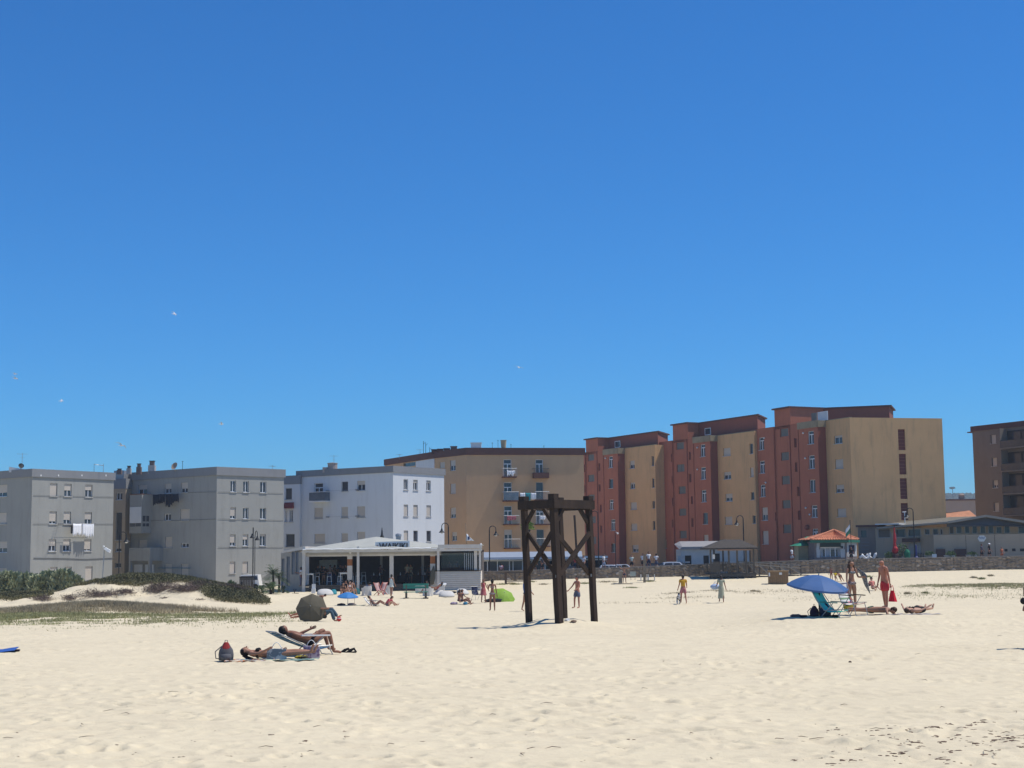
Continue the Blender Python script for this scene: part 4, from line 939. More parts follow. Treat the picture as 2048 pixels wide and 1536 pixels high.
gl.data.materials[0].node_tree.nodes['Principled BSDF'].inputs['Alpha'].default_value = .45
# gable-side lean-to at the left
b = MB(); X0, X1 = col_x(562, 139), xl - .02
b.hexa([(X0, 139, 3.45), (X1, D0 + .1, 3.75), (X1, D0 + 9, 3.75), (X0, 147, 3.45), (X0, 139, 3.6), (X1, D0 + .1, 4.05), (X1, D0 + 9, 4.05), (X0, 147, 3.6)]); b.build('side_roof', TIMB, bar, True)
sf = Face((X0, 139), (X1, D0 + .15)); b = MB(); ops = []
for (x0, y0, x1, y1) in ((583, 1103, 590, 1149), (591, 1103, 597, 1149), (573, 1113, 580, 1172), (563, 1117, 569, 1172)):
    r_ = sf.rect(x0, y0, x1, y1); ops.append((*[max(.01, v) for v in r_], .1))
facade(b, sf, -.3, 3.5, ops); b.build('side_wall', M('side_grey', (.33, .31, .27)), bar, True)
b = MB(); 
for o in ops: fbox(b, sf, o[0], o[1], o[2], o[3], -.09, -.07)
b.build('pane', GLASSB, bar, True)
# sign
def text(s, size, mat, name, ext=.05):
    cu = bpy.data.curves.new(name, 'FONT'); cu.body = s; cu.size = size; cu.extrude = ext; cu.offset = size * .012
    o = bpy.data.objects.new(name, cu); COL.objects.link(o); dg = bpy.context.evaluated_depsgraph_get(); me = bpy.data.meshes.new_from_object(o.evaluated_get(dg)); bpy.data.objects.remove(o); me.name = name
    me.materials.clear(); me.materials.append(mat); return bpy.data.objects.new(name, me)
sg = thing('name_sign', 'black lettered WAIKIKI name sign on the beach bar roof', 'sign', (bx(757), D0 + 1.2, bz(780, 1099, D0 + 1.2)))
X0, X1 = col_x(750, D0 + 1.2), col_x(819, D0 + 1.2); zA_ = zat(780, 1099, D0 + 1.2); zB_ = zat(780, 1081.5, D0 + 1.2)
b = MB(); b.hexa([(X0, D0 + 1.3, zA_ - .2), (X1, D0 + 1.3, zA_ - .2), (X1, D0 + 1.36, zA_ - .2), (X0, D0 + 1.36, zA_ - .2), (X0, D0 + 1.3, zB_ - .1), (X1, D0 + 1.3, zB_ - .02), (X1, D0 + 1.36, zB_ - .02), (X0, D0 + 1.36, zB_ - .1)]); b.build('board', M('sign_white', (.85, .83, .78), .6, .03), sg, True)
te = text('WAIKIKI', .84, M('sign_black', (.01, .01, .012), .6), 'lettering'); COL.objects.link(te); te.parent = sg
xs_ = [v.co.x for v in te.data.vertices]; wd = max(xs_) - min(xs_); k_ = (col_x(815, D0 + 1.2) - col_x(758, D0 + 1.2)) / wd
for v in te.data.vertices: v.co = Vector(((v.co.x - min(xs_)) * k_ + (col_x(758, D0 + 1.2) - sg.location.x), -v.co.z + .03, v.co.y * 1.0))
b = MB(); xc = col_x(754, D0 + 1.2); b.hexa([(xc - .14, D0 + 1.24, zA_ + .0), (xc + .14, D0 + 1.24, zA_ + .0), (xc + .14, D0 + 1.28, zA_ + .0), (xc - .14, D0 + 1.28, zA_), (xc - .03, D0 + 1.24, zA_ + .4), (xc + .03, D0 + 1.24, zA_ + .4), (xc + .03, D0 + 1.28, zA_ + .4), (xc - .03, D0 + 1.28, zA_ + .4)]); b.build('orange_emblem', OR, sg, True)
# vent, globe lights, speakers, flag
b = MB(); b.box(-.22, .22, -.2, .2, 0, .75); b.lathe([(.3, .75), (.28, .95), (.1, 1.05), (.01, 1.06)], (0, 0, 0), 10); o = b.build('roof_vent', [GREYM]); o.location = (col_x(797, 141), 141, zat(797, 1089, 141)); tag(o, 'dark roof vent with white cap beside the bar name sign', 'vent')
for i, (x, y) in enumerate(((641 - 26, 1101), (684, 1099.5))):
    b = MB(); b.tube([(0, 0, 0), (0, 0, .25)], .02, 5); b.ball((0, 0, -.05), .13, 1, 1, .7, 9, 6); o = b.build('ceiling_lamp', DARKM); o.location = (bx(x), D0 + .2, bz(x, y + 2)); tag(o, ['left', 'right'][i] + ' dark pendant spotlight under the bar terrace beam', 'lamp')
b = MB(); b.ball((0, 0, 0), .12, 1, 1, 1, 9, 6); b.tube([(0, 0, 0), (0, .35, .12)], .03, 5); o = b.build('wall_spotlight', WHITE); o.location = (bx(699.5), D0 + .3, bz(700, 1105)); tag(o, 'small white spotlight on the orange banded left pillar', 'lamp')
b = MB(); b.ball((0, 0, 0), .12, 1, 1, 1.2, 9, 6); b.tube([(0, 0, 0), (0, 0, -.4)], .03, 5); o = b.build('end_spotlight', WHITE); o.location = (bx(962), D0 - .1, bz(962, 1090)); tag(o, 'white spotlight on the right corner of the bar roof', 'lamp')
fp = thing('beach_flag', 'white pennant flag with blue emblem on a pale pole above the bar', 'flag', (bx(932), D0 + 3, 3.8))
b = MB(); b.tube([(0, 0, 0), (-.1, 0, zat(932, 1046, D0 + 3) - 3.8)], .035, 6); b.build('pole', WOODL, fp)
zt2, zb2 = zat(932, 1067, D0 + 3) - 3.8, zat(932, 1082, D0 + 3) - 3.8
g = [[(-.05, 0, zt2), (.1, -.05, zt2 - .1), (.2, .03, zt2 - .28), (.3, 0, zt2 - .38)], [(-.08, 0, (zt2 + zb2) / 2), (.15, -.06, (zt2 + zb2) / 2 - .03), (.35, .05, (zt2 + zb2) / 2 - .15), (.5, 0, (zt2 + zb2) / 2 - .2)], [(-.1, 0, zb2), (.2, -.06, zb2 + .03), (.45, .04, zb2 + .02), (.68, 0, zb2 + .0)]]
b = MB().sheet(g, .01); b.build('pennant', M('flag_white', (.78, .78, .78), .8, .03), fp, smooth=True)
b = MB(); b.cbox((.17, -.08, zb2 + .1), .16, .02, .3); b.build('emblem', M('emblem_blue', (.03, .05, .14), .7), fp)
# furniture inside the terrace
WPL = M('white_plastic', (.68, .68, .66), .4, .04)
def bar_stool(loc, label, group='tall white stools and tables in the bar terrace', h=.78):
    t = thing('bar_stool', label, 'bar stool', loc, random.uniform(-.3, .3), group); b = MB(); b.box(-.19, .19, -.19, .19, h - .04, h); b.build('seat', WPL, t)
    for sx in (-1, 1):
        for sy in (-1, 1): b = MB(); b.tube([(sx * .16, sy * .16, h - .04), (sx * .21, sy * .21, 0)], .02, 5); b.build('leg', WPL, t)
    b = MB(); b.tube([(-.2, -.2, .28), (.2, -.2, .28), (.2, .2, .28), (-.2, .2, .28), (-.2, -.2, .28)], .015, 4); b.build('footrest', WPL, t)
    b = MB(); b.tube([(-.17, .17, h), (-.17, .2, h + .3), (.17, .2, h + .3), (.17, .17, h)], .018, 5); b.build('backrest', WPL, t); return t
def table(loc, w_, d_, h, label, cat='table', group=None):
    t = thing('high_table', label, cat, loc, 0, group); b = MB(); b.box(-w_ / 2, w_ / 2, -d_ / 2, d_ / 2, h - .05, h); b.box(-w_ / 2 + .04, w_ / 2 - .04, -d_ / 2 + .04, d_ / 2 - .04, h - .13, h - .05); b.build('tabletop', WPL, t)
    for sx in (-1, 1):
        for sy in (-1, 1): b = MB(); b.tube([(sx * (w_ / 2 - .06), sy * (d_ / 2 - .06), h - .13), (sx * (w_ / 2 - .03), sy * (d_ / 2 - .03), 0)], .028, 5); b.build('leg', WPL, t)
    return t
table((bx(617), D0 + .9, zf), .75, .6, 1.05, 'white high table at the left corner post of the terrace')
table((bx(687), D0 + 1.0, zf), .85, .6, 1.1, 'white high table between the stools near the orange banded pillar')
for x, d, l in ((630, 1.6, 'white bar stool right of the corner high table'), (654, 1.7, 'white bar stool behind the men in blue trousers'), (677, 1.3, 'white bar stool just left of the right high table'), (700, 1.1, 'white bar stool just right of the right high table'), (711, 1.8, 'white bar stool beside the second post of the terrace'), (722, 2.5, 'dim bar stool behind the second post')):
    bar_stool((bx(x), D0 + d, zf), l)
for x, d, l in ((745, 4.5, 'low dark table in the middle bay'), (800, 4.5, 'dark dining table behind the third post'), (850, 4.8, 'dark dining table near the right pillar'), (822, 6.5, 'dark dining table deep inside the right bay')):
    t = thing('dining_table', l, 'table', (bx(x), D0 + d, zf)); b = MB(); b.box(-.6, .6, -.4, .4, .70, .75); b.build('tabletop', M('table_wood', (.14, .07, .045), .6), t)
    for sx in (-1, 1):
        for sy in (-1, 1): b = MB(); b.box(sx * .52 - .03, sx * .52 + .03, sy * .33 - .03, sy * .33 + .03, 0, .70); b.build('leg', DARKM, t)
    for k in range(2):
        o = MB().lathe([(.05, 0), (.06, .12), (.02, .2), (.025, .26), (.01, .27)], (0, 0, 0), 8).build('bottle', WPL); o.location = (bx(x) - .3 + k * .55, D0 + d - .1, zf + .75); tag(o, ['left', 'right'][k] + ' pale bottle on the ' + l, 'bottle')

# ================================================================ seating on the sand in front of the bar
def bench(x, y, label):
    p = hit(x, y); t = thing('picnic_bench', label, 'bench', p, R(4)); GRN = M('green_planks', (.05, .27, .19), .6, .15, 4)
    for z_, yy in ((.92, .34), (.72, .32)): b = MB(); b.box(-.95, .95, yy, yy + .05, z_, z_ + .17); b.build('back_plank', GRN, t)
    for yy in (-.25, -.08, .09): b = MB(); b.box(-.9, .9, yy, yy + .15, .45, .50); b.build('seat_plank', GRN, t)
    for sx in (-1, 1): b = MB(); b.box(sx * .72 - .08, sx * .72 + .08, -.2, .2, .06, .45); b.box(sx * .72 - .2, sx * .72 + .2, -.3, .3, -.05, .06); b.bar((sx * .72, .2, .4), (sx * .72, .38, 1.02), .08, .06); b.build('trestle', WOODG, t)
    return t
bench(832, 1197, 'green planked bench on grey trestles in front of the bar')
RAT = M('white_wicker', (.62, .60, .56), .7, .12, 12, .3, 40); CUSH = M('white_cushion', (.55, .53, .49), .85, .04)
def tub_chair(x, y, label, rz=0, w_=.62, h=.72):
    p = hit(x, y); t = thing('wicker_armchair', label, 'armchair', p, rz, 'white wicker armchairs in front of the bar'); b = MB()
    b.hexa([(-w_ / 2, -w_ / 2, 0), (w_ / 2, -w_ / 2, 0), (w_ / 2, w_ / 2, 0), (-w_ / 2, w_ / 2, 0), (-w_ / 2 + .02, -w_ / 2 + .02, .40), (w_ / 2 - .02, -w_ / 2 + .02, .40), (w_ / 2 - .02, w_ / 2 - .02, .40), (-w_ / 2 + .02, w_ / 2 - .02, .40)]); b.build('seat_base', RAT, t)
    b = MB(); g = []
    for i in range(4):
        z_ = .02 + i * (h - .02) / 3; row = []
        for k in range(13): a = math.pi * (k / 12) ; row.append((math.cos(a) * (w_ / 2 + .03 + i * .015), -.1 + math.sin(a) * (w_ / 2 + .12 + i * .02), z_ if 2 < k < 10 else z_ * .8))
        g.append(row)
    b.sheet(g, .06); b.build('backrest', RAT, t); b = MB(); b.box(-w_ / 2 + .05, w_ / 2 - .05, -w_ / 2 + .04, w_ / 2 - .05, .402, .50); b.build('cushion', CUSH, t); return t
for x, y, l, r_ in ((733, 1191, 'wicker armchair draped in white cloths beside the second post', .4), (776, 1189, 'high-backed white wicker armchair right of the striped deckchairs', .5), (839, 1186, 'wicker armchair seen through the green bench', 0), (856, 1192, 'wicker armchair just right of the green bench', -.4)): tub_chair(x, y, l, r_ + math.pi)
def beanbag(x, y, label, sx=.95, sy=.7, h=.5, mat=None, rz=0, group='white bean bag loungers in front of the bar'):
    p = hit(x, y); b = MB(); pts = []
    prof = [(.02, 0), (.5, .02), (.56, .2), (.53, .45), (.42, .7), (.22, .82), (.02, .84)]
    b.lathe(prof, (0, 0, 0), 14); b.v = [(vx * sx * (1 + .08 * math.sin(3 * vz + vx * 5)), vy * sy + vz * .28, vz * h * (1 - .35 * max(0, -vy) * 1.4)) for vx, vy, vz in b.v]
    o = b.build('beanbag', mat or CUSH, smooth=True); o.location = p; o.rotation_euler = (0, 0, rz); return tag(o, label, 'bean bag', group)
beanbag(893, 1194, 'large white bean bag lounger right of the wicker armchairs', 1.15, .9, .55); beanbag(926, 1189, 'white bean bag lounger nearest the clapboard wall', .95, .8, .55, rz=.5)
beanbag(877, 1190, 'white bean bag under the lying woman', .9, .8, .45, rz=-.4)
beanbag(650, 1191, 'bright white bean bag behind the olive umbrella', 1.25, .8, .62, rz=.2); beanbag(667, 1189, 'teal bean bag left of the seated group', .5, .5, .5, M('teal_canvas', (.03, .22, .25), .8), group=None); beanbag(711, 1189, 'dark teal bean bag right of the seated group', .75, .7, .62, M('dark_teal_canvas', (.012, .085, .09), .8), group=None)
b = MB(); b.box(-.16, .16, -.16, .16, 0, .42); b.box(-.16, .16, .13, .16, .42, .8); o = b.build('plastic_chair', WPL); o.location = hit(627, 1187); tag(o, 'small pale plastic chair left of the white bean bag', 'chair')
RW = M('red_white_stripe', (.5, .07, .06), .8, .1); 
def stripe(name, c1, c2, sc=8, axis=0):
    if name in MATS: return MATS[name]
    m = M(name, c1, .85, .03); n = m.node_tree.nodes; l = m.node_tree.links; bb_ = n['Principled BSDF']; tc = n.new('ShaderNodeTexCoord'); sp = n.new('ShaderNodeSeparateXYZ'); l.new(tc.outputs['Object'], sp.inputs[0])
    mu = n.new('ShaderNodeMath'); mu.operation = 'MULTIPLY'; mu.inputs[1].default_value = sc; l.new(sp.outputs[axis], mu.inputs[0]); fr = n.new('ShaderNodeMath'); fr.operation = 'FRACT'; l.new(mu.outputs[0], fr.inputs[0])
    cr = n.new('ShaderNodeValToRGB'); cr.color_ramp.interpolation = 'CONSTANT'; e = cr.color_ramp.elements; e[0].color = (*c1, 1); e[1].position = 1 / len(c2[0:]) if 0 else .5; e[1].color = (*c2[0], 1)
    if len(c2) > 1:
        e[1].position = 1 / (len(c2) + 1)
        for k in range(1, len(c2)): q_ = cr.color_ramp.elements.new((k + 1) / (len(c2) + 1)); q_.color = (*c2[k], 1)
    l.new(fr.outputs[0], cr.inputs[0]); l.new(cr.outputs[0], bb_.inputs['Base Color']); return m
STR = stripe('red_white_canvas', (.36, .09, .08), [(.55, .5, .46)], 11)
def deckchair(loc, rz, label, canvas, frame=WOODL, w_=.56):
    t = thing('deckchair', label, 'deckchair', loc, rz)
    for sx in (-1, 1):
        b = MB(); b.bar((sx * w_ / 2, -.55, .02), (sx * w_ / 2, .48, 1.0), .04, .03); b.build('frame_rail', frame, t); b = MB(); b.bar((sx * (w_ / 2 - .05), .5, .02), (sx * (w_ / 2 - .05), -.45, .42), .04, .03); b.build('support_rail', frame, t)
    g = []
    for i in range(9):
        s_ = i / 8; yy = -.45 + .9 * s_; z_ = .40 + .58 * s_ - .26 * math.sin(math.pi * s_); g.append([(-w_ / 2 + .03, yy, z_), (0, yy, z_ - .02), (w_ / 2 - .03, yy, z_)])
    b = MB().sheet(g, .01); b.build('canvas', canvas, t, smooth=True); return t
for x, y, l, rz in ((757, 1191, 'left red and white striped deckchair before the bar', .5), (766, 1190, 'right red and white striped deckchair before the bar', -.3)): deckchair(hit(x, y), rz, l, STR, M('red_frame', (.35, .08, .06), .6), .42)
b = MB(); b.lathe([(.02, 0), (.16, .1), (.24, .6), (.2, 1.2), (.02, 1.75)], (0, 0, 0), 10); b.v = [(x_, y_ * .16, z_) for x_, y_, z_ in b.v]; o = b.build('surfboard', M('dark_board', (.10, .085, .05), .5), smooth=True); o.location = (bx(863.5), D0 - .35, bz(863, 1170)); o.rotation_euler = (R(-8), R(6), 0); tag(o, 'dark surfboard propped on the clapboard corner', 'surfboard')
b = MB(); b.tube([(0, 0, -.05), (-.12, 0, .35)], .04, 6); b.tube([(-.05, 0, .12), (.1, .05, .35)], .03, 5); b.tube([(-.25, -.1, .0), (.3, .1, .02)], .03, 5); o = b.build('driftwood', WOOD); o.location = hit(590, 1187); tag(o, 'small forked driftwood stake left of the bar deck', 'driftwood')

# ================================================================ wooden tower
TD = 54.0
def tower():
    f0 = hit(1117.5, 1251); t = thing('wooden_tower', 'dark timber tower frame with crossed braces standing alone on the sand', 'timber tower', (0, 0, 0))
    # post centres from the photograph's feet, depths from the square plan
    pF = Vector((col_x(1117, 47.6), 47.6)); pL = Vector((col_x(1057.5, 48.6), 48.6)); pR = Vector((col_x(1187, 48.9), 48.9)); pB = pL + pR - pF
    t.location = (f0.x, 48.6, Gs(f0.x, 48.6) - .1); ORG[t.name] = Vector(t.location)
    zt = zat(1117, 1001, 48.6); w_ = .165; lean = Vector((-.15, .0, 0))
    def P(p, z): k = (z - .8) / 4.4; return Vector((p.x, p.y, z)) + lean * k
    ang = math.atan2((pR - pF).y, (pR - pF).x)
    def post(p, z0, z1):
        b = MB(); w_ = .2 if p is pF else .165; m = Matrix.Rotation(ang, 3, 'Z'); q = [m @ Vector((a * w_ / 2, c * w_ / 2, 0)) for a, c in ((-1, -1), (1, -1), (1, 1), (-1, 1))]
        n = 7; vs = []
        for i in range(n + 1):
            z = z0 + (z1 - z0) * i / n; j = Vector((random.uniform(-.006, .006), random.uniform(-.006, .006), 0)); vs += [P(p, z) + k + j for k in q]
        fs = [(i * 4 + k, i * 4 + (k + 1) % 4, i * 4 + 4 + (k + 1) % 4, i * 4 + 4 + k) for i in range(n) for k in range(4)] + [(3, 2, 1, 0), (4 * n, 4 * n + 1, 4 * n + 2, 4 * n + 3)]
        b.add(vs, fs); return b.build('post', WOOD, t, True)
    for p in (pF, pL, pR, pB): post(p, Gs(p.x, p.y) - .35, zt - .28)
    def beam(p, q, z0, z1, ext=.16, wd=.2, nm='beam'):
        d = (q - p).normalized(); a, c = p - d * ext, q + d * ext; b = MB(); A, C_ = P(a, (z0 + z1) / 2), P(c, (z0 + z1) / 2); b.bar(A, C_, wd, z1 - z0); return b.build(nm, WOOD, t, True)
    nL = (pF - pL).normalized(); nR = (pR - pF).normalized(); oL = Vector((nL.y, -nL.x)) * .10; oR = Vector((nR.y, -nR.x)) * .10; beam(pL + oL, pF + oL, zt - .28, zt - .012, .14, .1); beam(pF + oR, pR + oR, zt - .275, zt - .004, .14, .1); beam(pL, pB, zt - .29, zt - .016); beam(pB, pR, zt - .305, zt - .02)
    for p in (pF, pL, pR, pB): b = MB(); c = P(p, zt - .02); b.cbox(c, .24, .24, .16 if p is not pF else .2, ang); b.build('post_block', WOOD, t, True)
    zx1, zx0 = zat(1117, 1066, 48.6), zat(1117, 1148, 48.6)
    for p, q in ((pL, pF), (pF, pR)):
        d = (q - p).normalized(); n_ = Vector((d.y, -d.x)) * .0
        for k, (za, zb) in enumerate(((zx1, zx0), (zx0, zx1))):
            o = Vector((d.y, -d.x)) * (.05 if k else -.05); a = P(p + d * .08 + o, za); c = P(q - d * .08 + o, zb); b = MB(); b.bar(a, c, .08, .14); b.build('cross_brace', WOOD, t, True)
        zk = zt - .30
        for s_, pp in ((1, p), (-1, q)):
            a = P(pp + d * s_ * .09, zk - .42); c = P(pp + d * s_ * .46, zk + .02); b = MB(); b.bar(a, c, .08, .12); b.build('knee_brace', WOOD, t, True)
    for p in (pF, pR): b = MB(); c = P(p, 2.6); b.cbox((c.x - .02, c.y - w_ * .6, 2.5), .07, .01, .09, ang); b.build('metal_plate', GREYM, t, True)
tower()

# ================================================================ lamps
def hook_lamp(x, ybase, ytop, d, label, side=1, zbase=None, hd=None):
    X = col_x(x, d); z0 = Gs(X, d) if zbase is None else zbase; ztop = zat(x, ytop, d); H = ztop - z0
    t = thing('street_lamp', label, 'street lamp', (X, d, z0), 0, 'black hooked promenade lamps'); b = MB(); b.lathe([(.16, 0), (.14, .35), (.09, .4), (.06, .9)], (0, 0, 0), 10); b.build('base', DARKM, t)
    r_ = .33; pts = [(0, 0, .8), (0, 0, H - r_ - .1)]
    for k in range(9): a = math.pi * k / 8; pts.append((side * r_ * (1 - math.cos(a)), 0, H - r_ + math.sin(a) * r_))
    pts.append((side * r_ * 2, 0, H - r_ - .12)); b = MB(); b.tube(pts, [.055] * 2 + [.04] * (len(pts) - 2), 8); b.build('pole', DARKM, t)
    b = MB(); zz = H - r_ - .12; b.lathe([(.04, zz), (.06, zz - .1), (.12, zz - .28), (.30, zz - .48), (.29, zz - .5), (.1, zz - .3)], (side * r_ * 2, 0, 0), 12); b.build('lamp_shade', DARKM, t)
    b = MB(); b.ball((side * r_ * 2, 0, zz - .48), .15, 1, 1, .75, 10, 6); b.build('globe', M('opal_globe', (.75, .76, .78), .3, .02), t); return t
hook_lamp(979, 1140, 1052, 152, 'hooked lamp in front of the tan block, just right of the bar', 1)
hook_lamp(1488, 1110, 1031, 155, 'hooked lamp rising behind the thatched wooden shelter', -1)
hook_lamp(1829, 1110, 1016, 155, 'hooked lamp on a blue base beside the red closed parasol', -1)
hook_lamp(897, 1100, 1046, 150, 'hooked lamp half hidden behind the right end of the bar', -1)
hook_lamp(1197, 1135, 1022, 153, 'hooked lamp close to the right post of the timber tower', -1)
hook_lamp(238, 1150, 1064, 140, 'hooked lamp in the gap between the two grey blocks', 1)
def double_lamp(x, ybase, ytop, d, label):
    X = col_x(x, d); z0 = Gs(X, d); H = zat(x, ytop, d) - z0; t = thing('double_street_lamp', label, 'street lamp', (X, d, z0)); b = MB(); b.lathe([(.16, 0), (.12, .4), (.07, .9)], (0, 0, 0), 10); b.build('base', DARKM, t)
    b = MB(); b.tube([(0, 0, .8), (0, 0, H)], .05, 8); b.build('pole', DARKM, t); b = MB(); b.tube([(.17, 0, .4), (.17, 0, H - .9)] + [(.17 - .0 + .12 * (1 - math.cos(math.pi * k / 6)), 0, H - .9 + .6 * math.sin(math.pi * k / 6)) for k in range(1, 7)], .035, 6); b.build('second_pole', DARKM, t)
    for sx in (-.1, .38):
        zz = H - .75 if sx > 0 else H - .55; b = MB(); b.lathe([(.03, zz), (.08, zz - .15), (.22, zz - .4), (.21, zz - .42), (.05, zz - .2)], (sx, 0, 0), 12); b.build('lamp_shade', DARKM, t)
    return t
double_lamp(506, 1155, 1055, 138, 'black double-headed lamp in front of the middle grey block')
X = col_x(764, 149); t = thing('street_lamp', 'lamp head poking up above the bar name sign', 'street lamp', (X, 149, 0), 0, 'black hooked promenade lamps'); H = zat(764, 1055, 149); b = MB(); b.tube([(0, 0, 0), (0, 0, H - 1.0)], .05, 7); b.build('pole', DARKM, t); b = MB(); b.lathe([(.02, H), (.07, H - .4), (.1, H - .7), (.24, H - 1.0), (.22, H - 1.02)], (0, 0, 0), 12); b.build('lamp_shade', DARKM, t); b = MB(); b.ball((0, 0, H - 1.05), .15, n=9, m=6); b.build('globe', MATS['opal_globe'], t)
X = col_x(1258, 156); t = thing('slim_lamp_post', 'thin dark post with small white lamp before the red blocks', 'street lamp', (col_x(1231, 156), 156, Gs(10, 156))); H = zat(1231, 1063, 156) - Gs(10, 156); b = MB(); b.tube([(0, 0, 0), (0, 0, H)], .04, 6); b.build('pole', DARKM, t); b = MB(); b.tube([(0, 0, H - .05), (.2, 0, H - .1)], .02, 5); b.ball((.25, 0, H - .2), .1, n=8, m=5); b.build('lamp_head', WHITE, t)
X = col_x(206, 138); z0 = Gs(X, 138); t = thing('floodlight_post', 'grey leaning post with white floodlight heads by the left grey block', 'floodlight', (X, 138, z0)); H = zat(206, 1096, 138) - z0
b = MB(); b.box(-.09, .09, -.09, .09, -.3, 1.4); b.build('base_post', DARKM, t); b = MB(); b.tube([(0, 0, 1.2), (.12, 0, H)], .05, 7); b.build('pole', GREYM, t)
b = MB(); b.hexa([(.1, -.25, H - .1), (.65, -.25, H - .45), (.65, .1, H - .45), (.1, .1, H - .1), (.25, -.2, H + .05), (.7, -.2, H - .2), (.7, .1, H - .2), (.25, .1, H + .05)]); b.ball((.05, 0, H + .12), .1, n=8, m=5); b.build('lamp_head', WHITE, t)
b = MB(); X = col_x(1155, 152); b.tube([(0, 0, 0), (-.25, 0, zat(1155, 1032, 152) - Gs(X, 152))], .11, 8); b.ball((-.25, 0, zat(1155, 1032, 152) - Gs(X, 152)), .12, n=8, m=5); o = b.build('wooden_mast', WOOD); o.location = (X, 152, Gs(X, 152)); tag(o, 'leaning brown pole seen through the right side of the timber tower', 'pole')

# ================================================================ promenade buildings on the right
# white shed
def simple_shed():
    t = thing('white_shed', 'low white shed with open door behind the wooden shelter', 'shed', (col_x(1420, 163), 163, 1.4)); z0 = 1.3; X0, X1 = col_x(1362, 163), col_x(1500, 163)
    f = Face((X0, 163), (X1, 163)); zt = zat(1400, 1098.5, 163); b = MB(); ops = [(*f.rect(1370, 1111, 1383, 1131), .8), (*f.rect(1407, 1111, 1418, 1131), .5), (*f.rect(1430, 1107, 1440, 1131), .3)]
    facade(b, f, z0, zt, ops); b.add([(X0, 163, z0), (X0, 168, z0), (X0, 168, zt), (X0, 163, zt)], [(0, 1, 2, 3)]); b.build('wall', M('shed_white', (.50, .50, .48), .8, .08), t, True)
    b = MB(); b.hexa([(X0 - .2, 162.7, zt), (X1, 162.7, zt), (X1, 168, zt + .6), (X0 - .2, 168, zt + .6), (X0 + .1, 162.7, zt + .28), (X1, 162.7, zt + .28), (X1, 168, zt + .9), (X0 + .4, 168, zt + .9)]); b.build('roof', M('shed_roof', (.27, .26, .25), .8), t, True)
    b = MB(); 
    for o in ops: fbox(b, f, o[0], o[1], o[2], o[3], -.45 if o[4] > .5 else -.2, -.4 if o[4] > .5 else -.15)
    b.build('opening_shade', M('shed_shade', (.05, .045, .04), .8), t, True)  # dark sheets set in the openings stand in for the shade indoors
    b = MB(); fbox(b, f, *[f.rect(1355, 1112, 1369, 1131)[k] for k in range(4)], .1, .16); b.build('door', M('door_grey', (.42, .42, .41), .7), t, True)
    b = MB(); u0, u1, a, c = f.rect(1364, 1123, 1378, 1126); fbox(b, f, u0, u1, a, c, .2, .8); b.build('counter', M('door_grey', (.42, .42, .41), .7), t, True)
simple_shed()
